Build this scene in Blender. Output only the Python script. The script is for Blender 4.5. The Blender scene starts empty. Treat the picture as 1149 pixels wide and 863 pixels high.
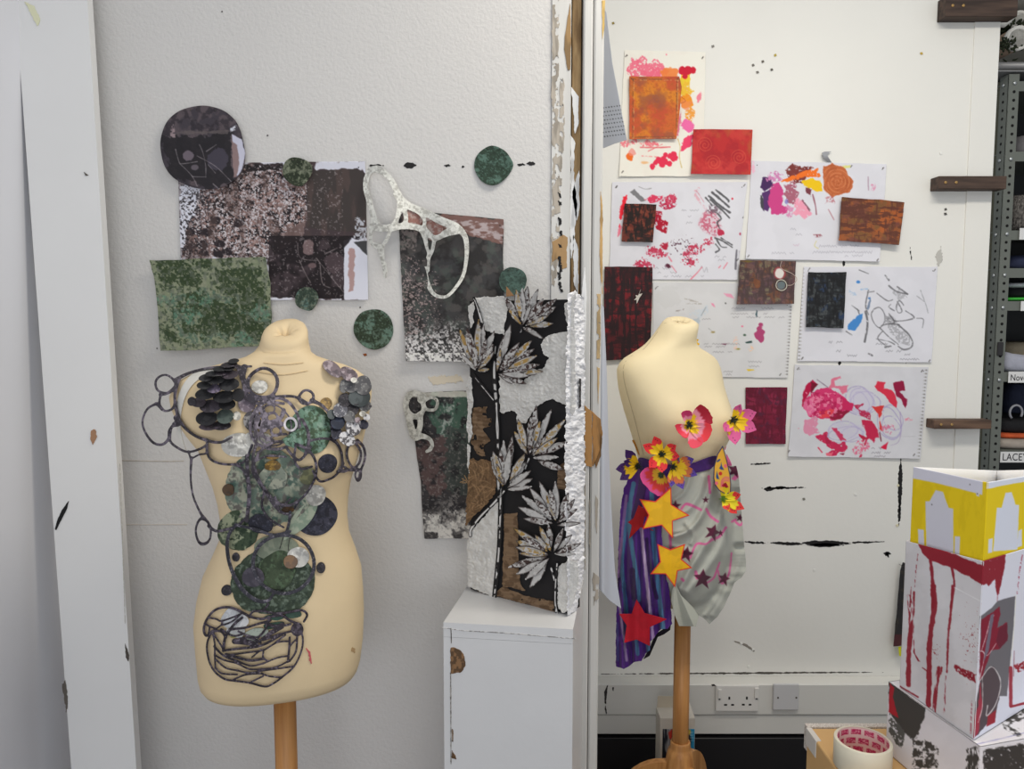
import bpy, bmesh, math, random
import numpy as np
from mathutils import Vector, Matrix
from mathutils.bvhtree import BVHTree

SC = bpy.context.scene
COL = SC.collection
random.seed(4)
# ---------------------------------------------------------------- camera
F = 863.0; CX = 574.5; CY = 431.5; PITCH = math.atan(.083); CAMZ = 1.53
CP, SP = math.cos(PITCH), math.sin(PITCH)
cam_d = bpy.data.cameras.new('camera'); cam = bpy.data.objects.new('camera', cam_d); COL.objects.link(cam)
cam.location = (0, 0, CAMZ); cam.rotation_euler = (math.pi/2 - PITCH, 0, 0)
cam_d.sensor_fit = 'HORIZONTAL'; cam_d.sensor_width = 36; cam_d.lens = F/1149*36; cam_d.clip_start = .02
SC.camera = cam

def ray(u, v):
    u = np.asarray(u, float); v = np.asarray(v, float)
    dx = (u-CX)/F; dy = (CY-v)/F
    return dx, CP+dy*SP, -SP+dy*CP
def P(u, v, d):
    """point seen at photo position u, v and standing at depth d"""
    x, y, z = ray(u, v); t = np.asarray(d, float)/y
    return np.stack(np.broadcast_arrays(x*t, y*t, z*t+CAMZ), -1)
def PV(u, v, d): return Vector(P(u, v, d).tolist())
def proj(p):
    x, y, z = p[..., 0], p[..., 1], p[..., 2]-CAMZ
    f = y*CP - z*SP; w = y*SP + z*CP
    return CX+F*x/f, CY-F*w/f
def T(ox, oy, s):
    return lambda *pts: [(ox+a/s, oy+b/s) for a, b in pts]

# ---------------------------------------------------------------- colour
def lin(c):
    c = np.asarray(c, float)/255.
    return np.where(c <= .04045, c/12.92, ((c+.055)/1.055)**2.4)
def alb(c, k=1.): return tuple(np.clip(lin(c)*k, 0, .9).tolist())+(1.,)

# ---------------------------------------------------------------- noise
_rng = np.random.default_rng(7); _TAB = _rng.random((256, 256))
def vnoise(x, y, seed=0):
    x = x+seed*17.31; y = y+seed*7.77
    xi = np.floor(x).astype(int); yi = np.floor(y).astype(int)
    fx = x-xi; fy = y-yi; fx = fx*fx*(3-2*fx); fy = fy*fy*(3-2*fy)
    a = _TAB[xi & 255, yi & 255]; b = _TAB[(xi+1) & 255, yi & 255]
    c = _TAB[xi & 255, (yi+1) & 255]; d = _TAB[(xi+1) & 255, (yi+1) & 255]
    return (a*(1-fx)+b*fx)*(1-fy)+(c*(1-fx)+d*fx)*fy
def fbm(x, y, f=1., o=3, seed=0):
    r = 0; a = .5; n = 0
    for i in range(o):
        r = r+a*vnoise(x*f, y*f, seed+i*3); n += a; a *= .5; f *= 2.1
        x, y = x*.788-y*.616, x*.616+y*.788
    return r/n
def sst(a, b, x):
    t = np.clip((x-a)/(b-a), 0, 1); return t*t*(3-2*t)

# ---------------------------------------------------------------- signed distances (photo px)
def catmull(pts, closed=False, n=6):
    pts = [np.array(p, float) for p in pts]; m = len(pts)
    if m < 3: return np.array(pts)
    out = []
    for i in range(m if closed else m-1):
        g = (lambda j: pts[j % m]) if closed else (lambda j: pts[min(max(j, 0), m-1)])
        a, b, c, d = g(i-1), g(i), g(i+1), g(i+2)
        for k in range(n):
            t = k/n
            out.append(.5*(2*b+(c-a)*t+(2*a-5*b+4*c-d)*t*t+(3*b-a-3*c+d)*t**3))
    out.append(pts[0] if closed else pts[-1])
    return np.array(out)
def sd_seg(U, V, pts, w=None):
    best = np.full(U.shape, 1e9)
    for i in range(len(pts)-1):
        ax, ay = pts[i]; bx, by = pts[i+1]
        dx, dy = bx-ax, by-ay; L = dx*dx+dy*dy+1e-9
        t = np.clip(((U-ax)*dx+(V-ay)*dy)/L, 0, 1)
        d = np.hypot(U-ax-t*dx, V-ay-t*dy)
        if w is not None: d = d-(w[i]+(w[i+1]-w[i])*t)/2
        best = np.minimum(best, d)
    return best
def sd_line(pts, w, closed=False, smooth=True):
    p = catmull(pts, closed) if smooth else np.array(list(pts)+([pts[0]] if closed else []), float)
    if np.isscalar(w): return lambda U, V: sd_seg(U, V, p)-w/2
    ww = np.interp(np.linspace(0, 1, len(p)), np.linspace(0, 1, len(w)), w)
    return lambda U, V: sd_seg(U, V, p, ww)
def sd_poly(pts, smooth=False):
    p = catmull(pts, True)[:-1] if smooth else np.array(pts, float)
    def f(U, V):
        d = sd_seg(U, V, np.vstack([p, p[:1]])); ins = np.zeros(U.shape, bool); n = len(p)
        for i in range(n):
            x1, y1 = p[i]; x2, y2 = p[(i+1) % n]
            if y1 == y2: continue
            c = ((y1 > V) != (y2 > V)) & (U < (x2-x1)*(V-y1)/(y2-y1)+x1)
            ins ^= c
        return np.where(ins, -d, d)
    f.pts = p
    return f
def sd_ell(cx, cy, rx, ry, rot=0, wob=0., seed=0):
    c, s = math.cos(math.radians(rot)), math.sin(math.radians(rot))
    def f(U, V):
        x = ((U-cx)*c-(V-cy)*s)/rx; y = ((U-cx)*s+(V-cy)*c)/ry
        r = np.hypot(x, y); a = np.arctan2(y, x)
        w = 1+wob*(np.sin(2*a+seed)+.7*np.sin(3*a+seed*2.3)+.4*np.sin(5*a+seed*5))
        return (r-w)*min(rx, ry)
    return f
def sd_ring(cx, cy, rx, ry, w, rot=0, wob=.02, seed=0):
    e = sd_ell(cx, cy, rx, ry, rot, wob, seed)
    return lambda U, V: np.abs(e(U, V))-w/2
def sd_union(fs, k=0.):
    def f(U, V):
        r = None
        for g in fs:
            d = g(U, V)
            if r is None: r = d
            elif k <= 0: r = np.minimum(r, d)
            else:
                h = np.clip(.5+.5*(d-r)/k, 0, 1); r = d*(1-h)+r*h-k*h*(1-h)
        return r
    return f
def sd_cut(a, b): return lambda U, V: np.maximum(a(U, V), -b(U, V))
def sd_and(a, b): return lambda U, V: np.maximum(a(U, V), b(U, V))
def rough(f, amp, fr, seed=0):
    return lambda U, V: f(U, V)+amp*(fbm(U, V, fr, 3, seed)-.5)*2
def leaf_pts(b, t, w, n=7, fat=.5):
    b = np.array(b, float); t = np.array(t, float); d = t-b; nrm = np.array([-d[1], d[0]])/(np.hypot(*d)+1e-9)
    L, R = [], []
    for i in range(1, n):
        s = i/n; ww = w/2*math.sin(math.pi*s**(math.log(.5)/math.log(fat)))**.8
        L.append(b+d*s+nrm*ww); R.append(b+d*s-nrm*ww)
    return [b]+L+[t]+R[::-1]
def star_pts(cx, cy, R, r, rot=0, n=5, jit=None):
    o = []
    for i in range(2*n):
        a = math.radians(rot+180*i/n-90); q = R if i % 2 == 0 else r
        if jit: q *= jit[i % len(jit)]
        o.append((cx+q*math.cos(a), cy+q*math.sin(a)))
    return o

# ---------------------------------------------------------------- painting on a sheet
class Cv:
    def __init__(s, U, V, base):
        s.U, s.V = U, V; s.c = np.empty(U.shape+(3,)); s.c[:] = np.asarray(base, float); s.n = 0
    def mix(s, m, rgb):
        m = np.clip(m, 0, 1)[..., None]; s.c = s.c*(1-m)+np.asarray(rgb, float)*m; return s
    def sd(s, f, rgb, a=1., soft=.7, ro=0., fr=.2, dry=0., dfr=.5, stretch=(1, 1)):
        s.n += 1; U, V = s.U, s.V
        d = f(U, V)
        if ro: d = d+ro*(fbm(U, V, fr, 3, s.n)-.5)*2
        m = a*(1-sst(-soft, soft, d))
        if dry: m = m*sst(dry-.12, dry+.12, fbm(U*stretch[0], V*stretch[1], dfr, 3, s.n+40))
        return s.mix(m, rgb)
    def blob(s, cx, cy, rx, ry, rgb, rot=0, a=1., ro=3., **k): return s.sd(sd_ell(cx, cy, rx, ry, rot), rgb, a, ro=ro, **k)
    def poly(s, pts, rgb, a=1., ro=2., **k): return s.sd(sd_poly(pts), rgb, a, ro=ro, **k)
    def line(s, pts, w, rgb, a=1., ro=.4, **k): return s.sd(sd_line(pts, w), rgb, a, ro=ro, **k)
    def noise(s, rgb, fr, thr, a=1., soft=.08, seed=0, st=(1, 1), o=4):
        s.n += 1; return s.mix(a*sst(thr-soft, thr+soft, fbm(s.U*st[0], s.V*st[1], fr, o, s.n+seed)), rgb)
    def spat(s, cx, cy, rx, ry, rgb, thr=.5, fr=.6, a=1., rot=0):
        s.n += 1; e = sd_ell(cx, cy, rx, ry, rot)(s.U, s.V)/min(rx, ry)
        n = fbm(s.U, s.V, fr, 3, s.n+9)-.1*np.clip(e+1, 0, 3)
        return s.mix(a*sst(thr+.04, thr+.12, n)*(e < .8), rgb)
    def script(s, x0, y, x1, rgb=(120, 118, 125), a=.6, h=2.2, slope=0.):
        rs = random.Random(int(x0*31+y)); p = []; x = x0; up = 1
        while x < x1:
            if rs.random() < .13:
                if len(p) > 2: s.sd(sd_line(p, .6, smooth=False), rgb, a, soft=.6)
                p = []; x += 3
            p.append((x, y+slope*(x-x0)+up*h*(.25+.75*rs.random())*.5)); up = -up; x += .9+rs.random()*1.2
        if len(p) > 2: s.sd(sd_line(p, .6, smooth=False), rgb, a, soft=.6)
        return s

# ---------------------------------------------------------------- materials
MATS = {}
def nodes(name):
    m = bpy.data.materials.new(name); m.use_nodes = True
    nt = m.node_tree; return m, nt, nt.nodes['Principled BSDF']
def add_bump(nt, b, scale, strength, dist=.002, detail=3, coord='Object', st=None):
    tc = nt.nodes.new('ShaderNodeTexCoord'); nz = nt.nodes.new('ShaderNodeTexNoise'); bp = nt.nodes.new('ShaderNodeBump')
    nz.inputs['Scale'].default_value = scale; nz.inputs['Detail'].default_value = detail
    src = tc.outputs[coord]
    if st:
        mp = nt.nodes.new('ShaderNodeMapping'); mp.inputs['Scale'].default_value = st; nt.links.new(src, mp.inputs['Vector']); src = mp.outputs['Vector']
    nt.links.new(src, nz.inputs['Vector']); nt.links.new(nz.outputs['Fac'], bp.inputs['Height'])
    bp.inputs['Strength'].default_value = strength; bp.inputs['Distance'].default_value = dist
    nt.links.new(bp.outputs['Normal'], b.inputs['Normal'])
    return nz, src
def mat(name, rgb, k=1., rough_=.6, bump=None, var=0., varscale=8., metal=0., st=None, rgb2=None, spec=.4):
    if name in MATS: return MATS[name]
    m, nt, b = nodes(name); c = alb(rgb, k)
    b.inputs['Base Color'].default_value = c; b.inputs['Roughness'].default_value = rough_; b.inputs['Metallic'].default_value = metal
    b.inputs['Specular IOR Level'].default_value = spec
    if bump: add_bump(nt, b, *bump)
    if var or rgb2:
        tc = nt.nodes.new('ShaderNodeTexCoord'); nz = nt.nodes.new('ShaderNodeTexNoise'); rp = nt.nodes.new('ShaderNodeValToRGB')
        nz.inputs['Scale'].default_value = varscale; nz.inputs['Detail'].default_value = 5
        mp = nt.nodes.new('ShaderNodeMapping'); mp.inputs['Scale'].default_value = st or (1, 1, 1)
        nt.links.new(tc.outputs['Object'], mp.inputs['Vector']); nt.links.new(mp.outputs['Vector'], nz.inputs['Vector'])
        nt.links.new(nz.outputs['Fac'], rp.inputs['Fac']); nt.links.new(rp.outputs['Color'], b.inputs['Base Color'])
        c2 = alb(rgb2, k) if rgb2 else tuple(x*(1-var) for x in c[:3])+(1,)
        rp.color_ramp.elements[0].position = .35; rp.color_ramp.elements[1].position = .65
        rp.color_ramp.elements[0].color = c2; rp.color_ramp.elements[1].color = c
    MATS[name] = m; return m
def vmat(name, rough_=.75, bump=None, spec=.3, metal=0., sheen=0.):
    if name in MATS: return MATS[name]
    m, nt, b = nodes(name); at = nt.nodes.new('ShaderNodeVertexColor'); at.layer_name = 'Col'
    nt.links.new(at.outputs['Color'], b.inputs['Base Color']); b.inputs['Roughness'].default_value = rough_
    b.inputs['Specular IOR Level'].default_value = spec; b.inputs['Metallic'].default_value = metal
    if sheen: b.inputs['Sheen Weight'].default_value = sheen
    if bump: add_bump(nt, b, *bump)
    MATS[name] = m; return m
PAPER = vmat('painted_paper', .8, (60, .08, .002))
CLOTH = vmat('painted_cloth', .9, (500, .25, .0008), sheen=.1)
PRINT = vmat('printed_fabric', .7, (220, .35, .001))
CARD = vmat('painted_card', .55, (90, .1, .001))
SHINY = vmat('metallic_card', .35, (150, .2, .0008), spec=.6)
PLASTER = vmat('thick_white_paint', .85, (160, .35, .002), spec=.15)

# ---------------------------------------------------------------- objects
def obj(name, me, m=None, parent=None):
    o = bpy.data.objects.new(name, me); COL.objects.link(o)
    if m is not None and not me.materials: me.materials.append(m)
    if parent is not None: o.parent = parent; o.matrix_parent_inverse = parent.matrix_world.inverted() if False else Matrix.Translation(-parent.location)
    return o
def tag(o, label=None, cat=None, group=None, kind=None):
    if label: o['label'] = label
    if cat: o['category'] = cat
    if group: o['group'] = group
    if kind: o['kind'] = kind
    return o
def empty(name, loc, label=None, cat=None, group=None):
    o = bpy.data.objects.new(name, None); COL.objects.link(o); o.location = Vector(loc); o.empty_display_size = .05
    return tag(o, label, cat, group)
def mesh_np(name, verts, faces, smooth=None, cols=None):
    """faces: list of int arrays (n,k)"""
    me = bpy.data.meshes.new(name); verts = np.ascontiguousarray(verts, np.float32)
    faces = [f for f in faces if len(f)]
    nl = sum(f.size for f in faces); nf = sum(len(f) for f in faces)
    me.vertices.add(len(verts)); me.vertices.foreach_set('co', verts.ravel())
    me.loops.add(nl); me.polygons.add(nf)
    me.loops.foreach_set('vertex_index', np.concatenate([f.ravel() for f in faces]).astype(np.int32))
    tot = np.concatenate([np.full(len(f), f.shape[1]) for f in faces]).astype(np.int32)
    st = np.concatenate([[0], np.cumsum(tot)[:-1]]).astype(np.int32)
    me.polygons.foreach_set('loop_start', st); me.polygons.foreach_set('loop_total', tot)
    if smooth is not None: me.polygons.foreach_set('use_smooth', np.concatenate([np.full(len(f), s) for f, s in zip(faces, smooth)]))
    me.update(calc_edges=True)
    if cols is not None:
        a = me.color_attributes.new('Col', 'FLOAT_COLOR', 'POINT')
        a.data.foreach_set('color', np.ascontiguousarray(cols, np.float32).ravel())
    me.validate()
    return me
def cols_lin(c, k): return np.concatenate([np.clip(lin(c)*k, .002, .88), np.ones(c.shape[:-1]+(1,))], -1)

def cutout(name, f, bbox, depth, paint=(200, 200, 200), m=PAPER, parent=None, step=1., thick=.001, k=1.):
    """a thin shaped piece: outline f (signed distance), standing at depth(U,V), with real thickness behind its face"""
    x0, y0, x1, y1 = bbox
    xs = np.arange(x0-step, x1+2*step, step); ys = np.arange(y0-step, y1+2*step, step)
    U, V = np.meshgrid(xs, ys); S = f(U, V)
    q = np.minimum(np.minimum(S[:-1, :-1], S[1:, :-1]), np.minimum(S[:-1, 1:], S[1:, 1:])) < 0
    gy, gx = np.gradient(S, step); g2 = np.maximum(gx*gx+gy*gy, .25)
    out = S > 0
    mv = np.where(out, np.minimum(S, 1.5*step), 0)
    U = U-mv*gx/g2; V = V-mv*gy/g2
    H, W = U.shape; idx = np.arange(H*W).reshape(H, W)
    a, b, c, d = idx[:-1, :-1][q], idx[1:, :-1][q], idx[1:, 1:][q], idx[:-1, 1:][q]
    if len(a) == 0: return None
    Q = np.stack([a, b, c, d], 1)
    used, inv = np.unique(Q, return_inverse=True); Q = inv.reshape(Q.shape); n = len(used)
    u = U.ravel()[used]; v = V.ravel()[used]
    D = depth(u, v) if callable(depth) else np.full(n, float(depth))
    w = P(u, v, D); back = w.copy(); back[:, 1] += thick
    if callable(paint):
        cv = Cv(u, v, (200, 200, 200)); r = paint(cv); cc = (r if isinstance(r, Cv) else cv).c
    else: cc = np.tile(np.array(paint, float), (n, 1))
    cc = cols_lin(np.clip(cc, 0, 255), k)
    E = np.concatenate([Q[:, [0, 1]], Q[:, [1, 2]], Q[:, [2, 3]], Q[:, [3, 0]]])
    key = np.minimum(E[:, 0], E[:, 1]).astype(np.int64)*n+np.maximum(E[:, 0], E[:, 1])
    _, first, cnt = np.unique(key, return_index=True, return_counts=True)
    B = E[first[cnt == 1]]
    side = np.stack([B[:, 1], B[:, 0], B[:, 0]+n, B[:, 1]+n], 1)
    me = mesh_np(name, np.vstack([w, back]), [Q, Q[:, ::-1]+n, side], [True, True, False], np.vstack([cc, cc]))
    return obj(name, me, m, parent)
def bb(pts, pad=2):
    p = np.array(pts, float); return (p[:, 0].min()-pad, p[:, 1].min()-pad, p[:, 0].max()+pad, p[:, 1].max()+pad)
def ebb(cx, cy, rx, ry, pad=3): r = max(rx, ry)*1.12+pad; return (cx-r, cy-r, cx+r, cy+r)

def grid_quad(name, c4, paint, m=PAPER, parent=None, n=(40, 40), thick=.001, k=1., off=None, nrm=None, pix4=None):
    """a flat face between four world corners (tl, tr, br, bl), painted at the photo positions pix4"""
    s = np.linspace(0, 1, n[0]+1); t = np.linspace(0, 1, n[1]+1); S_, T_ = np.meshgrid(s, t)
    c = [np.array(q, float) for q in c4]
    bil = lambda q: ((1-S_)*(1-T_))[..., None]*q[0]+(S_*(1-T_))[..., None]*q[1]+(S_*T_)[..., None]*q[2]+((1-S_)*T_)[..., None]*q[3]
    W = bil(c); nr = np.cross(c[1]-c[0], c[3]-c[0]); nr = -nr/np.linalg.norm(nr)
    if nrm is not None and np.dot(nr, nrm) < 0: nr = -nr
    uv = bil([np.array(q, float) for q in pix4]) if pix4 is not None else np.stack(proj(W), -1)
    if off is not None: W = W+nr*off(S_, T_)[..., None]
    H, Wd = S_.shape; idx = np.arange(H*Wd).reshape(H, Wd)
    Q = np.stack([idx[:-1, :-1].ravel(), idx[1:, :-1].ravel(), idx[1:, 1:].ravel(), idx[:-1, 1:].ravel()], 1)
    w = W.reshape(-1, 3); N = len(w); back = w-nr*thick
    cv = Cv(uv[..., 0].ravel(), uv[..., 1].ravel(), (225, 225, 228)); r = paint(cv); cc = cols_lin(np.clip((r if isinstance(r, Cv) else cv).c, 0, 255), k)
    br = np.concatenate([idx[0, :], idx[1:, -1], idx[-1, -2::-1], idx[-2:0:-1, 0]]); br2 = np.roll(br, -1)
    side = np.stack([br, br2, br2+N, br+N], 1)
    me = mesh_np(name, np.vstack([w, back]), [Q, Q[:, ::-1]+N, side], [True, True, False], np.vstack([cc, cc]))
    return obj(name, me, m, parent)

class MB:
    def __init__(s): s.b = bmesh.new()
    def box(s, lo, hi, bev=0., rz=0., mtx=None, seg=1):
        lo, hi = Vector(lo), Vector(hi); r = bmesh.ops.create_cube(s.b, size=1.)
        vs = r['verts']; sz = hi-lo
        for v in vs: v.co = Vector((v.co.x*sz.x, v.co.y*sz.y, v.co.z*sz.z))
        if bev:
            es = list({e for v in vs for e in v.link_edges})
            rb = bmesh.ops.bevel(s.b, geom=es, offset=bev, segments=seg, affect='EDGES', profile=.5); vs = list({v for f in rb['faces'] for v in f.verts} | {v for v in vs if v.is_valid})
        M = Matrix.Translation((lo+hi)/2) @ Matrix.Rotation(rz, 4, 'Z')
        if mtx is not None: M = mtx @ M
        for v in vs: v.co = M @ v.co
        return s
    def hull(s, bot, top):
        """prism between two loops of corners"""
        b = [s.b.verts.new(p) for p in bot]; t = [s.b.verts.new(p) for p in top]; n = len(b)
        s.b.faces.new(b[::-1]); s.b.faces.new(t)
        for i in range(n): s.b.faces.new((b[i], b[(i+1) % n], t[(i+1) % n], t[i]))
        return s
    def loft(s, rings, cap=True, smooth=True):
        R = [[s.b.verts.new(p) for p in r] for r in rings]; n = len(R[0])
        for a, b in zip(R[:-1], R[1:]):
            for i in range(n):
                f = s.b.faces.new((a[i], a[(i+1) % n], b[(i+1) % n], b[i])); f.smooth = smooth
        if cap:
            for q, fl in ((R[0], True), (R[-1], False)):
                f = s.b.faces.new(q[::-1] if fl else q); f.smooth = smooth
        return s
    def lathe(s, prof, c, n=28, axis=None):
        M = Matrix.Translation(c) @ (axis.to_4x4() if axis is not None else Matrix())
        return s.loft([[M @ Vector((r*math.cos(2*math.pi*i/n), r*math.sin(2*math.pi*i/n), z)) for i in range(n)] for r, z in prof])
    def tube(s, pts, r, n=8):
        pts = [Vector(p) for p in pts]; rings = []
        for i, p in enumerate(pts):
            d = (pts[min(i+1, len(pts)-1)]-pts[max(i-1, 0)]).normalized()
            a = d.orthogonal().normalized() if i == 0 else (a-d*a.dot(d)).normalized()
            b = d.cross(a); rr = r[i] if isinstance(r, (list, tuple)) else r
            rings.append([p+rr*(a*math.cos(2*math.pi*j/n)+b*math.sin(2*math.pi*j/n)) for j in range(n)])
        return s.loft(rings)
    def prism(s, pts2, to3, t):
        """flat outline pts2 put into space by to3 and given thickness vector t"""
        a = [s.b.verts.new(Vector(to3(*p))) for p in pts2]; b = [s.b.verts.new(Vector(to3(*p))+Vector(t)) for p in pts2]; n = len(a)
        s.b.faces.new(a); s.b.faces.new(b[::-1])
        for i in range(n): s.b.faces.new((a[(i+1) % n], a[i], b[i], b[(i+1) % n]))
        return s
    def build(s, name, m, parent=None, smooth_all=False):
        bmesh.ops.recalc_face_normals(s.b, faces=s.b.faces[:])
        if smooth_all:
            for f in s.b.faces: f.smooth = True
        me = bpy.data.meshes.new(name); s.b.to_mesh(me); s.b.free()
        return obj(name, me, m, parent)
# ================================================================ the room
KL = .66/float(lin((190,)*3)[0]); KR = .80/float(lin((228,)*3)[0])
WL = 1.77; WR = 2.55
def wall_mat(name, rgb, scale, strength):
    return mat(name, rgb, 1., .55, (scale, strength, .003, 4), var=.035, varscale=2.2, spec=.35)
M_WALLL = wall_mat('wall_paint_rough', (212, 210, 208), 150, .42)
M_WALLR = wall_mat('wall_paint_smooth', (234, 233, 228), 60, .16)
M_WHITE = mat('white_gloss_paint', (231, 231, 231), 1., .4, (40, .12, .002), var=.03, varscale=3)
M_GREY = mat('grey_paint', (224, 225, 231), 1., .6, (30, .08, .002), var=.03, varscale=3)
M_BROWN = mat('bare_timber', (168, 140, 100), 1., .75, (90, .4, .002, 4, 'Object', (1, 1, .12)), rgb2=(116, 90, 58), varscale=70, st=(1, 1, .2))
M_DARKWOOD = mat('dark_timber', (86, 68, 58), 1., .7, (120, .4, .001, 4, 'Object', (.15, 1, 1)), rgb2=(52, 40, 35), varscale=60, st=(.1, 1, 1))
M_BEECH = mat('beech_wood', (192, 140, 84), 1.1, .42, None, rgb2=(160, 108, 58), varscale=60, st=(1, 1, .06))
M_BLACK = mat('black_vinyl', (30, 29, 32), 1., .45, (80, .1, .001))
M_FLOOR = mat('speckled_floor', (120, 117, 116), 1., .6, None, rgb2=(58, 56, 58), varscale=120)
M_DARK = mat('dark_gap', (40, 34, 30), 1., .9)
M_FAR = mat('far_wall_paint', (178, 176, 168), 1., .7, (30, .1, .002))
def wbox(name, lo, hi, m, bev=0.): return tag(MB().box(lo, hi, bev).build(name, m), kind='structure')
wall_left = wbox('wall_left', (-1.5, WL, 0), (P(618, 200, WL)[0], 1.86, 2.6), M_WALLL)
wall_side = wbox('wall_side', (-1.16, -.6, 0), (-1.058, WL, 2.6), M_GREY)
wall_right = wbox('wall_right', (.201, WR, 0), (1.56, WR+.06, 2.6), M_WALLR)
wbox('wall_alcove', (.10, 1.861, 0), (.20, WR+.06, 2.6), M_WALLR)
wbox('wall_back', (1.2, 3.45, 0), (3.6, 3.55, 2.6), M_FAR)
wbox('ceiling_blocker', (1.57, 2.62, 2.6), (3.7, 3.55, 2.66), M_FAR); wbox('wall_end_blocker', (3.6, 2.0, 0), (3.7, 3.55, 2.6), M_FAR)  # unseen overhead slab and end wall, added to block sky light behind the shelving
wbox('floor', (-1.5, -.8, -.05), (3.6, 3.55, 0), M_FLOOR)
x1 = P(1088, 150, WR-.004)[0]; x2 = 1.562
trim = wbox('trim_3', (x1, WR-.005, .33), (x2, WR, 2.6), M_WALLR, .001)
# paint smears and cracks left on the walls
def mark(parent, pts, d, rgb, k, ro=1., fr=.5, name='paint_mark', dry=0., step=.6):
    f = rough(sd_poly(pts), ro, fr, len(parent.children))
    if dry:
        g = f; f = lambda U, V: np.maximum(g(U, V), (dry-fbm(U, V, .45, 3, 5))*6)
    o = cutout(name, f, bb(pts, 2), d, lambda c: Cv(c.U, c.V, rgb), CARD, parent, step, .0008, k)
    if o: tag(o, kind='structure')
def dash(parent, a, b, w, d, rgb=(28, 26, 27), k=1., **q):
    (ax, ay), (bx, by) = a, b; L = math.hypot(bx-ax, by-ay); nx, ny = -(by-ay)/L*w/2, (bx-ax)/L*w/2
    mark(parent, [(ax, ay), (ax+nx+(bx-ax)*.3, ay+ny+(by-ay)*.3), (ax+nx+(bx-ax)*.6, ay+ny+(by-ay)*.6), (bx, by), (ax-nx+(bx-ax)*.7, ay-ny+(by-ay)*.7), (ax-nx+(bx-ax)*.3, ay-ny+(by-ay)*.3)], d, rgb, k, **q)
dl = WL-.0006
for a, b, w in (((410, 186), (431, 185.5), 2), ((452, 185.5), (468, 186), 6.5), ((498, 185.5), (506, 186), 3), ((579, 185), (590, 184.5), 3), ((591, 183.5), (601, 184), 4.5), ((518, 187), (521, 187), 2)):
    dash(wall_left, a, b, w, dl)
mark(wall_left, [(407, 397), (411, 396.5), (412, 399), (409, 400)], dl, (150, 80, 30), 1, .3)
for u, v in ((249, 13), (300, 152), (263, 163), (404, 345), (176, 391)):
    mark(wall_left, [(u-1, v-.6), (u+.8, v-1), (u+1, v+.7), (u-.6, v+1)], dl, (90, 86, 84), 1, .3, step=.4)
mark(wall_left, [(128, 516.2), (190, 517.2), (206, 516.8), (206, 518), (190, 518.4), (128, 517.4)], dl, (176, 168, 158), 1.2, .3)
mark(wall_left, [(134, 588), (160, 588.3), (210, 588), (210, 589.2), (134, 589.3)], dl, (185, 178, 170), 1.3, .3)
mark(wall_left, [(480, 423), (516, 421), (520, 428), (486, 432)], dl, (188, 178, 160), 1.3, 2)
dr = WR-.0006
for a, b, w in (((835, 608), (862, 610), 2.5), ((862, 609), (905, 611), 3.5), ((897, 609.5), (955, 610), 6), ((905, 612), (948, 612), 4), ((950, 609), (992, 608), 2),
                ((853, 548), (906, 547), 2), ((857, 549), (869, 549), 5.5), ((869, 547.5), (882, 547.5), 3.4), ((1011, 513), (1009, 578), 4.5), ((1009.5, 560), (1008.5, 590), 3), ((991, 621), (1000, 622), 4.5), ((995, 618), (997, 626), 2.5),
                ((941, 402), (946, 402), 2), ((843, 521), (865, 520), 1.8), ((1021, 276), (1023, 294), 1), ((947, 292), (946, 300), 3), ((943, 405), (941, 411), 3), ((1017, 405), (1017, 411), 1.2), ((841, 219), (844, 219), 2)):
    dash(wall_right, a, b, w, dr)
for u, v, q in ((902, 560, (140, 138, 128)), (914, 640, (245, 245, 240)), (960, 555, (246, 246, 242)), (688, 26, (150, 130, 60)), (870, 62, (190, 170, 80)), (1034, 60, (200, 170, 80)), (840, 748, (246, 246, 240)), (832, 722, (250, 250, 246)), (845, 729, (250, 250, 246)), (1007, 590, (230, 222, 190)), (1008, 545, (226, 220, 190)), (856, 69, (110, 104, 96)), (866, 78, (100, 96, 90)), (845, 73, (120, 116, 110)), (850, 81, (120, 116, 110)), (800, 52, (140, 136, 130)), (1056, 172, (246, 246, 242)), (1061, 235, (90, 88, 86)), (1061, 240, (90, 88, 86))):
    mark(wall_right, [(u-1.6, v-1), (u+1, v-1.6), (u+1.7, v+.8), (u-.9, v+1.5)], dr-.0012, q, .9, .4, step=.4)
mark(wall_right, [(824, 719), (838, 723), (847, 730), (846, 731.5), (836, 725), (824, 720.3)], dr, (140, 134, 126), 1, .4, step=.5)
mark(wall_right, [(1050, 286), (1056, 277), (1058, 292), (1052, 300)], dr, (200, 198, 192), .9, 2)

# leaning white board by the corner
def boardpt(u0, u1, t, d0, d1): return P(u0+(u1-u0)*t, 863*t, d0+(d1-d0)*t)
bd = [[boardpt(17, 80, t, 1.712, 1.63), boardpt(98, 153, t, 1.712, 1.63)] for t in (-.06, 1.)]
tl, tr = map(np.array, bd[0]); bl, br = map(np.array, bd[1])
q = bl[2]/(tl[2]-bl[2]); bl2 = bl+(bl-tl)*q; br2 = br+(br-tr)*q
th = np.array((.012, .03, 0)); th2 = np.array((-.004, .03, 0))
board = MB().hull([bl2, br2, br2+th2, bl2+th], [tl, tr, tr+th2, tl+th]).build('board', M_WHITE)
tag(board, 'tall white painted board leaning upright against the wall beside the corner', 'board')
dbd = lambda U, V: 1.712+(1.63-1.712)*(V/863)-.0009
def bmark(pts, rgb, ro=.6, name='chip_and_gap_mark'): cutout(name, rough(sd_poly(pts), ro, .4, 3), bb(pts), dbd, rgb, CARD, board, .6, .0006, 1.)
bmark([(61.5, 594), (64, 584), (69, 573), (77, 562), (75, 571), (70, 581), (63, 595)], (14, 14, 15), .3)  # black sliver coloured in for a dark gap beside the board
bmark([(102, 483), (107, 482), (108, 491), (104, 499), (101, 492)], (168, 128, 98), 1.2)
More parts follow.
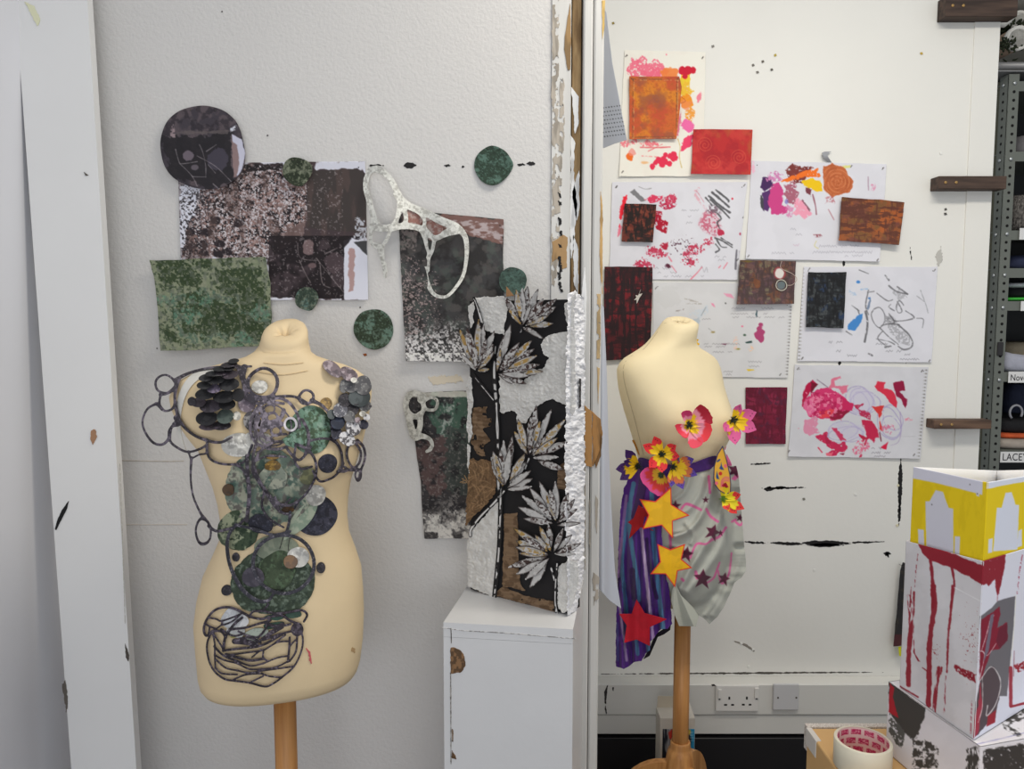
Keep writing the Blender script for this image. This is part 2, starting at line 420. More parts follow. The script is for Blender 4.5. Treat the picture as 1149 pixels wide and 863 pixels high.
bmark([(69, 768), (73, 764), (75, 776), (76, 792), (74, 800), (72, 783)], (96, 90, 84), 1.)
bmark([(140, 722), (145, 735), (144, 742), (141, 738)], (80, 74, 68), .6)
bmark([(134, 520), (140, 700), (140.6, 700), (135, 520)], (190, 186, 178), .3)
bmark([(94, 193), (100, 197), (96, 197)], (90, 84, 78), .5)
bmark([(27, 2), (38, 6), (45, 22), (42, 30), (34, 14)], (222, 222, 190), 1.2)

# ---------------------------------------------------------------- timber end of the partition
def tb(name, u0, u1, y, m, t=.05, bev=.0015, z1=2.6):
    a, b = P(u0, 300, y)[0], P(u1, 300, y)[0]
    return tag(MB().box((a, y, 0), (b, y+t, z1), bev).build(name, m), kind='structure')
M_TRIM = mat('worn_white_paint', (214, 213, 210), 1., .5, (60, .5, .002, 4, 'Object', (1, 1, .06)), var=.1, varscale=40, st=(1, 1, .08))
t1 = tb('trim_1', 618, 639.5, 1.766, M_TRIM, .09)
t1b = tb('trim_4', 640.5, 650.5, 1.775, M_BROWN, .08)
tag(MB().box((P(650, 300, 1.8)[0], 1.81, 0), (P(656, 300, 1.8)[0], 1.85, 2.6)).build('trim_5', M_DARK), kind='structure')
t2 = tb('trim_2', 653, 663.3, 1.752, M_TRIM, .1, .003)
tag(MB().box((P(662.5, 300, 1.765)[0], 1.775, 0), (P(666, 300, 1.765)[0], 1.84, 2.6)).build('groove_filler', M_DARK), kind='structure')  # dark filler added behind the groove so the gap reads as shaded
t3 = tb('trim_6', 664.4, 675.5, 1.755, M_TRIM, .1, .004)
def peel(parent, pts, d, rgb, ro=1.4, fr=.12, thick=.0008, name='bare_patch', k=1.35, m=CARD, speck=None):
    f = rough(sd_poly(pts), ro, fr, int(pts[0][1]))
    if speck:
        g = f; f = lambda U, V: np.maximum(g(U, V), (speck-fbm(U, V*.6, .22, 4, 8))*14)
    rgb2 = tuple(x*.78 for x in rgb)
    o = cutout(name, f, bb(pts, 3), d, lambda c: Cv(c.U, c.V, rgb).noise(rgb2, .25, .55, .8, .12, st=(1, .15)), m, parent, .6, thick, k)
    if o: tag(o, kind='structure')
dA = 1.7653; dB = 1.774; dC = 1.7515; dD = 1.7545
BE = (158, 150, 139); BW = (150, 120, 82)
peel(t1, [(620, 0), (627, 0), (627, 60), (626, 130), (631, 160), (629, 230), (626, 300), (620, 328), (618, 300), (620, 200), (619, 100)], dA, BE, 2., speck=.44)
peel(t1, [(629, 80), (633, 90), (634, 150), (630, 190), (627, 140)], dA-.0003, BE, 1.5, speck=.46)
peel(t1, [(620, 272), (632, 264), (637, 266), (636, 300), (630, 302), (625, 290), (619, 296)], dA-.0003, BW)
peel(t1, [(640, 2), (641, 50), (640, 78), (637, 79), (633, 56), (634, 40), (637, 20)], dA-.0006, (140, 112, 76), .6)
for u, v, h in ((628, 219, 6), (628, 228, 5), (628, 248, 9), (629, 262, 7), (628, 276, 5), (627.5, 292, 10), (628.5, 301, 9), (627.5, 310, 9), (628, 320, 8), (630, 326, 5)):
    mark(t1, [(u-1.6, v-h/2), (u+1.8, v-h/2+1), (u+2.2, v+h/2-1), (u-.6, v+h/2)], dA-.0006, (24, 23, 24), 1, 1.2)
for pts in ([(641, 98), (649, 108), (649, 140), (645, 150), (643, 122)], [(640, 150), (645, 160), (644, 200), (648, 230), (645, 262), (641, 290), (639, 250), (640.5, 210)], [(642, 215), (650, 190), (650, 235), (647, 250)], [(643, 262), (649, 280), (649, 332), (644, 320)], [(640, 330), (650, 330), (650, 700), (640, 700)]):
    peel(t1b, pts, dB-.001, (226, 226, 226), 1.1, .15, .0014, 'paint_flake', 1.2)
peel(t2, [(653, 330), (656, 300), (658, 330), (657, 380), (653.5, 420)], dC-.0004, (214, 214, 216), .8, name='paint_flake')
peel(t2, [(656, 455), (664, 462), (664, 524), (656, 522)], dC-.0012, (165, 122, 72), .8, name='torn_board')
peel(t3, [(664.6, 462), (674, 470), (676, 486), (673, 508), (669, 514), (665, 524)], dD-.0012, (160, 116, 66), 1.2, name='torn_board')
peel(t3, [(667, 520), (670, 514), (673, 505), (674, 486), (676, 492), (674, 512), (669, 526)], dD-.002, (112, 80, 44), 1., name='torn_board')
peel(t3, [(675, 0), (679, 0), (678.5, 30), (676, 44)], dD-.0006, (190, 160, 96), .6)
peel(t3, [(674, 215), (676.3, 235), (676, 330), (674, 310), (672.5, 285), (673.4, 250)], dD-.0005, (176, 142, 92), .8)
peel(t3, [(670, 330), (674, 330), (673, 420), (671, 460), (669.5, 400)], dD-.0005, (184, 158, 116), .8, speck=.4)
peel(t3, [(668, 555), (671, 560), (670, 600), (668, 590)], dD-.0005, BE, .8)
peel(t3, [(664.8, 640), (672, 648), (671, 672), (666, 680)], dD-.0005, BE, 1.6, speck=.42)
peel(t2, [(656, 520), (657, 524), (657, 640), (656, 640)], dC-.0005, (150, 140, 128), .3)
peel(t2, [(661, 560), (662.5, 562), (662.5, 615), (661, 610)], dC-.0005, BE, .6)
# grey plastic sheet hanging behind the timber, seen in two places
sp = [(668, -6), (680.5, 14), (687, 70), (703.5, 157), (690, 161), (678, 166), (668, 168)]
def pk(c):
    c = Cv(c.U, c.V, (186, 190, 200))
    for i in range(9):
        for j in range(8): 
            c.blob(677+i*3.1+(j % 2)*1.5, 121+j*4.6-i*.4, .75, .65, (58, 60, 66), ro=.2, soft=.4)
    return c
o = cutout('plastic_sheet', sd_poly(sp), bb(sp), lambda U, V: 1.90-(U-668)*.002, pk, CARD, None, .6, .0012, .98)
tag(o, 'pale grey sheet with small dark dots, high up beside the split timber', 'plastic sheet')
sp = [(668, 330), (677.5, 345), (681, 420), (683, 500), (686, 570), (690, 640), (697, 683), (684, 674), (668, 656)]
o = cutout('plastic_sheet', sd_poly(sp), bb(sp), lambda U, V: 1.88-.03*np.exp(-((U-676)/7.)**2)-(V-330)*.0001, (190, 194, 204), CARD, None, .8, .0012, .98)
tag(o, 'long plain grey sheet curling to a point beside the purple striped skirt', 'plastic sheet')

# ================================================================ things pinned to the near wall
C2 = T(150, 100, 3.59); C3 = T(380, 150, 4.104)
def p_black(c):
    c = Cv(c.U, c.V, (196, 197, 208)); U, V = c.U, c.V
    c.poly(C2((215, 400), (300, 390), (450, 300), (720, 295), (735, 330), (900, 318), (940, 345), (935, 590), (850, 610), (848, 848), (545, 835), (540, 680), (205, 672), (215, 560)), (62, 52, 55), ro=5, fr=.1)
    c.poly(C2((260, 410), (300, 395), (450, 320), (690, 330), (690, 590), (545, 680), (240, 670), (270, 560)), (104, 86, 84), ro=3)
    m = sd_poly(C2((255, 400), (460, 310), (690, 335), (690, 520), (560, 600), (550, 680), (200, 680), (215, 560)))(U, V) < 2
    c.mix(m*sst(.54, .62, fbm(U, V, .55, 3, 2)), (178, 170, 174)); c.mix(m*sst(.49, .56, fbm(U, V, .22, 4, 12)), (36, 31, 34)); c.mix(m*sst(.6, .66, fbm(U, V, .6, 3, 52)), (184, 178, 182))
    c.mix(m*sst(.58, .66, fbm(U, V, .5, 3, 31))*.8, (140, 112, 106))
    for x, y in ((285, 660), (340, 665), (230, 635), (380, 655), (225, 580), (290, 575), (420, 540), (330, 530), (280, 620), (345, 625)): c.blob(*C2((x, y))[0], 6, 4, (40, 34, 38), ro=2)
    c.poly(C2((700, 330), (900, 320), (940, 350), (935, 580), (700, 560)), (58, 52, 51), ro=1)
    c.noise((84, 68, 65), .12, .58, .5, .1, st=(1, .3)); 
    m = sd_poly(C2((545, 590), (940, 590), (850, 640), (848, 846), (545, 838)))(U, V) < 0
    c.mix(m*.9, (26, 21, 24)); c.mix(m*sst(.52, .7, fbm(U, V, .07, 3, 5))*.8, (66, 56, 60))
    c.blob(*C2((705, 640))[0], 6, 9, (140, 118, 118), ro=2, a=.7); c.blob(*C2((718, 710))[0], 4, 3, (120, 100, 102), ro=1, a=.7); c.blob(*C2((810, 700))[0], 10, 12, (74, 62, 66), ro=4, a=.8)
    for p in (((660, 620), (672, 680), (740, 690)), ((735, 680), (790, 750), (845, 818)), ((668, 690), (690, 740), (712, 780)), ((770, 665), (820, 640)), ((750, 700), (760, 780), (790, 800))): c.line(C2(*p), .5, (160, 150, 150), .7)
    c.poly(C2((848, 640), (880, 600), (945, 620), (945, 848), (848, 848)), (196, 197, 208), ro=1); c.poly(C2((868, 640), (892, 640), (885, 810), (865, 820)), (160, 132, 130), ro=2)
    c.poly(C2((885, 615), (940, 610), (940, 668)), (60, 60, 62), ro=1); c.poly(C2((890, 515), (935, 520), (938, 610), (890, 600)), (170, 172, 180), ro=4, dry=.5)
    c.poly(C2((190, 395), (265, 395), (255, 470), (215, 560), (190, 680)), (198, 199, 210), ro=5)
    c.spat(*C2((215, 600))[0], 14, 30, (40, 36, 40), .5, .5); c.spat(*C2((230, 450))[0], 14, 20, (60, 56, 60), .42, .6)
    c.poly(C2((740, 300), (930, 292), (932, 318), (760, 322)), (190, 191, 202), ro=2); c.poly(C2((450, 305), (600, 298), (600, 325), (450, 330)), (34, 30, 32), ro=2, dry=.4)
    c.mix(m*0+sst(.66, .74, fbm(U, V, .5, 3, 77))*.35*(U < 385), (190, 180, 182))
    return c
def pin_up(o, pts, dep):
    """map pins through the two upper corners into the wall"""
    cx = sum(p[0] for p in pts)/len(pts); cy = sum(p[1] for p in pts)/len(pts)
    for s in (-1, 1):
        q = max(pts, key=lambda p: s*(p[0]-cx)-1.3*(p[1]-cy)); u, v = q[0]+(cx-q[0])*.07, q[1]+(cy-q[1])*.09
        d = float(dep(np.array([u]), np.array([v]))[0]); w = WL if d < 2 else WR; p = PV(u, v, d)
        MB().lathe([(.0001, 0), (.0013, 0), (.0015, .0012), (.0007, .0016), (.0006, w-d+.003), (.0001, w-d+.003)], p+Vector((0, -.0016, 0)), 8, Matrix.Rotation(-math.pi/2, 3, 'X')).build('pin', M_PIN, o)
M_PIN = mat('dark_pin', (70, 66, 60), 1., .4)
def sheet(name, c4, d, paint, label, cat, m=PAPER, k=1., step=.7, curl=.006, thick=.0007, group=None, wob=.5, seed=0, lift=None, sag=.0):
    f = rough(sd_poly(c4), wob, .05, seed); b = bb(c4); x0, y0, x1, y1 = b; cx, cy = (x0+x1)/2, (y0+y1)/2
    def dep(U, V):
        s = (U-cx)/(x1-x0)*2; t = (V-cy)/(y1-y0)*2
        o = .0015+curl*(.5*np.clip(t, 0, 1)**3+.35*np.abs(s)**4*np.abs(t)**2+.35*fbm(U, V, .025, 2, seed+3))
        if lift is not None: o = o+lift(U, V)
        return d-o
    o = cutout(name, f, b, dep, paint, m, None, step, thick, k); pin_up(o, c4, dep)
    return tag(o, label, cat, group)
sheet('print_sheet', C2((178, 300), (932, 290), (945, 850), (193, 850)), WL, p_black, 'large white sheet covered in black and mauve printing, pinned above the cream neck', 'print', k=KL, wob=.3)
def MUTE(*qs): return [None if q is None else tuple(.68*x+.28*sum(q)/3-2 for x in q) for q in qs]
def mossy(base, dark, teal=None, fr=.1, thr=.48, seed=0):
    base, dark, teal = MUTE(base, dark, teal)
    def f(c):
        c = Cv(c.U, c.V, base); c.n = seed
        c.noise(tuple(x*.8 for x in base), .3, .5, .7, .1)
        if teal: c.noise(teal, fr*1.3, .53, .75, .08, 20)
        c.noise(dark, fr, thr, .95, .06); c.noise(tuple(x*.75 for x in dark), .5, .56, .6, .06); c.noise(base, .6, .64, .7, .05)
        return c
    return f
def p_green(c):
    c = Cv(c.U, c.V, (122, 127, 106)); C = T(150, 270, 3.59)
    c.noise((112, 122, 96), .2, .5, .6); 
    c.poly(C((120, 240), (290, 200), (540, 250), (530, 400), (200, 400)), (74, 96, 82), a=.85, ro=9, fr=.1, dry=.42, dfr=.3)
    for x, y, rx, ry in ((160, 120, 24, 16), (420, 160, 26, 18), (350, 290, 20, 14), (240, 250, 16, 10), (470, 230, 18, 14), (400, 330, 28, 14), (300, 350, 26, 10), (150, 390, 8, 6), (270, 90, 12, 4), (360, 80, 10, 5), (500, 370, 10, 10), (230, 160, 12, 10)):
        cx, cy = C((x, y))[0]; c.blob(cx, cy, rx, ry, (44, 58, 34), ro=9, fr=.16, a=.92)
    for x, y in ((270, 240), (220, 300), (140, 240), (520, 290), (430, 400)): cx, cy = C((x, y))[0]; c.blob(cx, cy, 12, 7, (84, 124, 104), ro=8, fr=.2, a=.7, dry=.45)
    c.noise((40, 54, 36), .35, .6, .7, .06); c.noise((134, 138, 116), .5, .66, .7, .05); c.noise((92, 98, 88), .3, .6, .6, .06)
    c.line(C((105, 345), (160, 375), (220, 420)), .9, (90, 96, 74), .8)
    return c
gf = T(150, 270, 3.59)((65, 80), (530, 66), (548, 170), (555, 300), (540, 425), (107, 446), (100, 300), (85, 160))
sheet('green_fabric', gf, WL-.006, p_green, 'mottled moss green cloth square pinned up just beyond the cream neck', 'fabric', PRINT, KL, .7, .02, .001, wob=1.2)
def p_circ(c):
    c = Cv(c.U, c.V, (58, 53, 60)); C = T(160, 110, 7.84); c.noise((86, 76, 80), .09, .5, .8, .1); c.noise((40, 36, 42), .15, .55, .7)
    c.poly(C((160, 340), (480, 330), (780, 320), (800, 730), (600, 800), (250, 700)), (30, 28, 32), a=.85, ro=6); c.poly(C((300, 290), (760, 290), (740, 310), (300, 320)), (92, 84, 84), a=.7)
    c.blob(*C((400, 500))[0], 6, 6, (112, 102, 112), ro=2, a=.8); c.blob(*C((460, 610))[0], 4, 3, (100, 92, 100), ro=1, a=.8); c.blob(*C((670, 540))[0], 11, 12, (66, 62, 74), ro=4, a=.8)
    c.poly(C((785, 320), (870, 365), (905, 480), (880, 620), (830, 690)), (180, 180, 196), ro=.8); c.poly(C((780, 360), (830, 420), (850, 560), (830, 700), (800, 700)), (128, 108, 108), ro=1.4)
    c.poly(C((770, 265), (825, 240), (830, 270), (770, 300)), (186, 188, 198), ro=1, dry=.4); c.poly(C((270, 220), (300, 360), (240, 330)), (134, 118, 122), ro=2, dry=.4)
    for p in (((290, 450), (320, 560), (350, 578), (480, 560)), ((480, 510), (640, 600), (780, 735)), ((500, 410), (530, 480), (555, 600), (555, 700)), ((330, 580), (430, 680), (480, 775)), ((560, 470), (650, 410)), ((440, 692), (560, 695)), ((580, 590), (640, 660)), ((620, 755), (660, 790))): c.line(C(*p), .5, (160, 152, 156), .7)
    return c
cp = T(160, 110, 7.84)((480, 70), (590, 72), (710, 110), (800, 180), (850, 260), (880, 360), (903, 500), (885, 625), (830, 700), (740, 765), (640, 798), (500, 797), (370, 760), (260, 690), (190, 590), (158, 450), (165, 330), (220, 200), (330, 110))
def disc_on_wall(name, f, b, d, paint, label, cat, m=PRINT, k=KL, curl=.006, step=.6):
    cx, cy = (b[0]+b[2])/2, (b[1]+b[3])/2; r = (b[2]-b[0])/2
    dep = lambda U, V: d-.002-curl*(((U-cx)/r)**2*.3+np.clip((V-cy)/r, 0, 1)**2)
    o = cutout(name, f, b, dep, paint, m, None, step, .001, k); pin_up(o, [(cx-r*.3, b[1]+4), (cx+r*.3, b[1]+4), (cx, b[3])], dep); return tag(o, label, cat)
disc_on_wall('paper_disc', sd_poly(cp, True), bb(cp), WL-.006, p_circ, 'big round black print with scratched lines and a pale sliver at one edge', 'paper circle')
GB, GD, GT = (112, 122, 96), (44, 60, 40), (74, 108, 94)
for pts, d, base, dark, teal, lab in (
    (T(150, 100, 3.59)((640, 275), (690, 285), (718, 310), (712, 350), (680, 388), (640, 385), (603, 350), (606, 300)), WL-.009, (116, 124, 98), (40, 52, 32), None, 'small moss green paper circle overlapping the top edge of the large black print'),
    (C3((705, 55), (760, 75), (790, 110), (803, 150), (770, 205), (715, 238), (660, 220), (628, 170), (628, 120), (655, 80)), WL, (74, 112, 96), (38, 62, 46), None, 'dark teal green circle alone on the wall between two rows of black dashes'),
    (T(150, 270, 3.59)((700, 187), (735, 205), (743, 240), (720, 278), (695, 281), (660, 265), (650, 235), (665, 200)), WL-.009, (104, 116, 96), (46, 66, 52), (70, 112, 106), 'small green circle with dark dots, just above the cream neck'),
    (T(150, 270, 3.59)((955, 278), (1000, 282), (1035, 315), (1045, 370), (1020, 420), (970, 440), (920, 420), (888, 375), (890, 330), (915, 292)), WL, (90, 118, 98), (40, 56, 34), (84, 122, 104), 'moss green paper circle on bare wall beside the cream neck'),
    (C3((790, 615), (845, 630), (866, 670), (850, 720), (800, 745), (755, 720), (738, 680), (750, 640)), WL-.008, (70, 104, 92), (52, 76, 66), None, 'teal green circle tucked against the corner of the black print above the leaf panel')):
    disc_on_wall('paper_disc', sd_poly(pts, True), bb(pts), d, mossy(base, dark, teal, .13, .5, int(pts[0][0])), lab, 'paper circle', curl=.005)
def p_dark2(c):
    c = Cv(c.U, c.V, (56, 55, 56)); U, V = c.U, c.V
    c.noise((38, 36, 36), .07, .5, .9, .1); c.noise((80, 76, 74), .12, .58, .6); c.noise((70, 80, 74), .1, .6, .5, seed=3)
    c.poly([(455, 236), (565, 246), (565, 276), (520, 262), (450, 256)], (112, 84, 78), ro=3); c.poly([(455, 240), (566, 252), (566, 272), (520, 260), (480, 250)], (176, 166, 168), a=.8, ro=3, dry=.5, dfr=.35, stretch=(.4, 1)); c.poly([(450, 240), (470, 240), (466, 280), (450, 280)], (130, 118, 114), a=.7, ro=3, dry=.45)
    m = sst(345, 392, V+12*(fbm(U, V, .08, 2, 4)-.5)*2); c.mix(sst(.58, .5, fbm(U, V, .5, 3, 6)+.25*(1-m))*m, (186, 184, 184))
    c.mix(sst(340, 400, V)*.55*sst(.5, .6, fbm(U, V, .5, 2, 16)), (26, 25, 27)); c.mix((V > 396)*sst(.45, .6, fbm(U, V, .3, 2, 5)), (196, 195, 192))
    c.spat(462, 340, 20, 30, (170, 150, 148), .48, .6, .7); c.line([(452, 300), (470, 320), (492, 318)], .6, (140, 132, 130), .6)
    return c
sheet('print_sheet', [(447.5, 243), (455, 236), (565, 246), (564, 286), (566, 340), (560, 404), (520, 406), (456, 405), (451, 330)], WL, p_dark2, 'charcoal print with a torn red-brown strip along its top and white speckles below', 'print', PRINT, KL, .7, .016, wob=.8)
def p_dark3(c):
    c = Cv(c.U, c.V, (186, 182, 176)); U, V = c.U, c.V
    c.mix(sst(592, 560, V+18*(fbm(U, V, .12, 3, 3)-.5)*2), (50, 46, 46)); c.mix(sst(600, 566, V)*sst(.52, .58, fbm(U, V, .5, 3, 7)), (44, 42, 44))
    c.poly([(485, 440), (530, 440), (530, 500), (490, 485), (478, 460)], (62, 88, 74), ro=5, a=.9); c.poly([(500, 440), (510, 442), (506, 490), (494, 490)], (170, 172, 166), a=.7, ro=3, dry=.5)
    c.poly([(462, 495), (500, 490), (505, 545), (485, 560), (472, 540)], (84, 64, 62), ro=5, a=.8); c.poly([(500, 480), (530, 480), (530, 560), (500, 550)], (54, 60, 56), ro=6, a=.8)
    c.noise((28, 26, 28), .12, .57, .85); c.noise((120, 116, 112), .5, .66, .6, .05); c.poly([(456, 440), (530, 439), (530, 445), (456, 446)], (200, 196, 184), ro=1.5, a=.8)
    return c
sheet('print_sheet', [(456, 441), (532, 438), (532, 604), (476, 605), (472, 540), (465, 492)], WL, p_dark3, 'narrow dark green and plum cloth print hanging half hidden by the leaf panel', 'print', PRINT, KL, .7, .012, wob=.7)
# white cut-out loops hanging in front of the prints
def p_vein(base, dark, fr=.35):
    def f(c):
        c = Cv(c.U, c.V, base); c.noise(dark, fr, .52, .6, .1); c.noise(tuple(min(255, x*1.12) for x in base), .5, .6, .6); return c
    return f
lf = sd_union([sd_line(C3((185, 165), (235, 205), (265, 260), (280, 300), (275, 370), (250, 420), (210, 430), (175, 405), (140, 310), (125, 250), (130, 195), (150, 168)), [7, 6, 7, 6, 5, 5, 4, 5, 6, 6, 7, 8], True),
               sd_line(C3((140, 310), (155, 380), (150, 440), (150, 500), (190, 530), (205, 600), (212, 650)), [4, 4, 3.5, 4, 7, 3.5, 2.6]), sd_line(C3((240, 430), (225, 480), (200, 520)), 4), sd_line(C3((150, 430), (200, 440), (240, 430)), 6),
               sd_line(C3((265, 280), (320, 330), (400, 365), (470, 400), (540, 430), (580, 470), (590, 530), (585, 600), (570, 660), (530, 720), (490, 752), (440, 740), (410, 690), (398, 620)), [7, 8, 8, 9, 9, 6, 5, 4, 4, 3.6, 3.4, 4, 5, 4]),
               sd_line(C3((250, 435), (300, 425), (370, 435), (395, 470), (405, 520), (415, 560), (412, 630)), [7, 7, 7, 6, 3.5, 3, 3]), sd_line(C3((300, 340), (310, 390), (300, 425)), 5), sd_line(C3((395, 440), (440, 480), (490, 460), (520, 430)), 6), sd_line(C3((440, 490), (430, 540), (412, 570)), 4),
               sd_line(C3((370, 360), (395, 400), (390, 440)), 4), sd_line(C3((490, 460), (540, 450)), 7), sd_line(C3((212, 600), (216, 630), (214, 660)), 3)], 2.5)
o = cutout('paper_lattice', lf, (405, 185, 532, 340), lambda U, V: WL-.022-.012*np.sin(U*.09)-.010*np.cos(V*.05), p_vein((196, 196, 190), (140, 138, 132)), PAPER, None, .6, .0014, KL)
tag(o, 'white cut paper loops hanging between the two large black prints', 'paper cut-out')
for cx, cy, rx, ry, nm in ((345, 385, 42, 44, 'a'), (435, 445, 46, 46, 'b')):
    a, b_ = C3((cx, cy))[0]; cutout('veined_film', rough(sd_ell(a, b_, rx/4.1, ry/4.1, 20), .8, .2), ebb(a, b_, 10, 10), lambda U, V: WL-.018-.012*np.sin(U*.09)-.010*np.cos(V*.05), p_vein((128, 92, 84), (170, 166, 162), .3), PRINT, o, .6, .0008, KL)
C7 = T(440, 430, 4.79)
lf = sd_union([sd_ring(*C7((122, 118))[0], 9.5, 13, 4.5, 0, .04), sd_ring(*C7((207, 112))[0], 7.5, 7.5, 3.4, 0, .06, 2), sd_line(C7((85, 170), (100, 230), (120, 290), (160, 285), (200, 300), (215, 330), (205, 355), (185, 368)), [6, 8, 7, 6, 4.5, 4, 4.5, 3]), sd_line(C7((150, 170), (150, 230), (130, 290)), 6), sd_line(C7((90, 60), (70, 110), (85, 170)), 5), sd_line(C7((170, 65), (110, 55), (80, 90)), 4), sd_line(C7((150, 90), (175, 80)), 6)], 2.5)
o = cutout('paper_lattice', lf, (448, 432, 496, 512), lambda U, V: WL-.02-.006*np.sin(U*.15), p_vein((178, 176, 168), (120, 118, 110)), PAPER, None, .5, .0014, KL)
tag(o, 'small pale cut paper loops with a curled tail, over the corner of the plum print', 'paper cut-out'); pin_up(o, [(459, 447), (490, 447), (475, 500)], lambda U, V: WL-.0215-.006*np.sin(U*.15))
# ================================================================ dress forms
class DepthMap:
    """depth of a body's surface as seen along the sight lines, carried on smoothly past its outline"""
    def __init__(s, meshes, box, blur=2):
        s.x0, s.y0, s.x1, s.y1 = box; vs = []; fs = []; n = 0
        for me in meshes:
            vs += [v.co.copy() for v in me.vertices]; fs += [[i+n for i in p.vertices] for p in me.polygons]; n = len(vs)
        bv = BVHTree.FromPolygons(vs, fs); us = np.arange(s.x0, s.x1+1); v_ = np.arange(s.y0, s.y1+1)
        U, V = np.meshgrid(us, v_); x, y, z = ray(U, V); y = np.broadcast_to(y, U.shape); z = np.broadcast_to(z, U.shape)
        D = np.full(U.shape, np.nan); o = Vector((0, 0, CAMZ))
        for i in range(U.shape[0]):
            for j in range(U.shape[1]):
                h = bv.ray_cast(o, Vector((x[i, j], y[i, j], z[i, j])))
                if h[0] is not None: D[i, j] = h[0].y
        s.hit = ~np.isnan(D)
        for _ in range(60):
            m = np.isnan(D)
            if not m.any(): break
            p = np.pad(D, 1, constant_values=np.nan); st = np.stack([p[:-2, 1:-1], p[2:, 1:-1], p[1:-1, :-2], p[1:-1, 2:]])
            k = ~np.isnan(st); a = np.where(k, st, 0).sum(0)/np.maximum(k.sum(0), 1)
            D = np.where(m & (k.sum(0) > 0), a, D)
        D = np.where(np.isnan(D), np.nanmean(D), D)
        for _ in range(blur):
            p = np.pad(D, 2, mode='edge'); D = sum(p[i:i+D.shape[0], j:j+D.shape[1]] for i in range(5) for j in range(5))/25
        s.D = D
    def __call__(s, u, v):
        u = np.clip(np.asarray(u, float)-s.x0, 0, s.D.shape[1]-1.001); v = np.clip(np.asarray(v, float)-s.y0, 0, s.D.shape[0]-1.001)
        i, j = v.astype(int), u.astype(int); fy, fx = v-i, u-j; D = s.D
        return (D[i, j]*(1-fx)+D[i, j+1]*fx)*(1-fy)+(D[i+1, j]*(1-fx)+D[i+1, j+1]*fx)*fy
    def off(s, o): return lambda U, V: s(U, V)-o

def form_body(name, table, d0, theta, busts, neck_v, parent, m, tilt=.4, N=72, seed=0):
    th = math.radians(theta); rings = []
    def ring(v, xl, xr, b, dz=0., pin=0., dy=0., n=2.35):
        L, R = PV(xl, v, d0), PV(xr, v, d0); hw = (R.x-L.x)/2; cx = (L.x+R.x)/2; z = L.z+dz
        b = min(b, hw*.98) if pin else b
        a = math.sqrt(max(hw*hw-(b*math.sin(th))**2, 1e-6))/math.cos(th); pts = []
        for i in range(N):
            t = 2*math.pi*i/N; c, s = math.cos(t), math.sin(t)
            x = a*math.copysign(abs(c)**(2/n), c); y = b*math.copysign(abs(s)**(2/n), s)
            if pin:
                q = 1+pin*(math.cos(5*t+seed)+.6*math.cos(8*t+1+seed)); x *= q; y *= q
            yy = y
            if y < 0:
                for bx, bv, amp, sx, sv in busts:
                    yy -= amp*math.exp(-((x-bx)/sx)**2-((v-bv)/sv)**2)*min(1, -y/b*1.6)
            X = cx+x*math.cos(th)-yy*math.sin(th); Y = d0+dy+x*math.sin(th)+yy*math.cos(th)
            zz = z+(tilt*(Y-d0-dy) if v < neck_v else 0)*min(1, (neck_v-v)/12)
            pts.append(Vector((X, Y, zz)))
        return pts
    for row in table: rings.append(ring(*row[:4], **(row[4] if len(row) > 4 else {})))
    return MB().loft(rings).build(name, m, parent)
M_FORM = None
def form_mat(name, rgb, k):
    m = mat(name, rgb, k, .62, (260, .18, .0008, 3), var=.06, varscale=9, spec=.3); return m
M_FORML = form_mat('cream_jersey', (224, 202, 164), 1.02); M_FORMR = form_mat('ivory_jersey', (232, 216, 178), 1.0)
DL0 = 1.535
LT = [(764, 246, 386, .095), (761, 236, 394, .110), (755, 232, 398, .120), (745, 230, 401, .124), (720, 228, 404, .126), (690, 226, 405, .126), (665, 229, 404, .122), (640, 235, 402, .114), (620, 244, 396, .106), (600, 252, 389, .100), (580, 253, 387, .098),
      (560, 250, 388, .100), (540, 245, 391, .104), (520, 238, 397, .108), (500, 231, 403, .108), (485, 220, 406, .106), (470, 211, 409, .101), (455, 205, 411, .094), (442, 203, 412, .086), (432, 207, 410, .079), (424, 214, 405, .073), (416, 228, 395, .068), (410, 244, 382, .064), (405, 262, 367, .060), (400, 278, 354, .057), (395, 286, 348, .054), (388, 291, 346, .051), (382, 293, 345, .049), (377, 294, 345, .048), (373.5, 295.5, 343.5, .047), (371, 299, 340.5, .043), (370, 304, 336, .036, dict(pin=.03)), (371, 309, 331, .027, dict(pin=.12)), (374, 313, 327, .016, dict(pin=.22)), (381, 315.5, 324.5, .008, dict(pin=.2)), (389, 317, 323, .004)]
fl = empty('dress_form', (P(320, 757, DL0)[0], DL0, 0), 'cream dress form wearing a collage of dark purple paper loops and green discs', 'dress form')
bodyL = form_body('torso', LT, DL0, 17, [(-.068, 500, .030, .052, 42), (.068, 500, .030, .052, 42)], 394, fl, M_FORML, .55)
DL = DepthMap([bodyL.data], (140, 355, 440, 800))
def stand(parent, x, d, ztop, rot, r=.0225, nf=4):
    MB().lathe([(r, .1), (r, ztop)], Vector((x, d, 0)), 24).build('pole', M_BEECH, parent)
    MB().lathe([(.05, .06), (.058, .08), (.058, .1), (.054, .16), (.044, .25), (.038, .285), (.035, .298), (.031, .303), (.0288, .31), (.0285, .322), (.0255, .328), (.0225, .324)], Vector((x, d, 0)), 32).build('hub', M_BEECH, parent)
    for i in range(nf):
        a = rot+i*2*math.pi/nf; c, s = math.cos(a), math.sin(a); pr = []
        for j in range(13):
            t = math.pi/2*j/12; pr.append((.04+.17*math.sin(t)**.9, .03+.235*math.cos(t)))
        pr += [(.215, .0), (.175, .0), (.165, .05), (.12, .09), (.04, .1)]
        w = .011
        MB().prism(pr, lambda rr, z, c=c, s=s: (x+c*rr+s*w, d+s*rr-c*w, z), (-2*w*s, 2*w*c, 0)).build('foot', M_BEECH, parent)
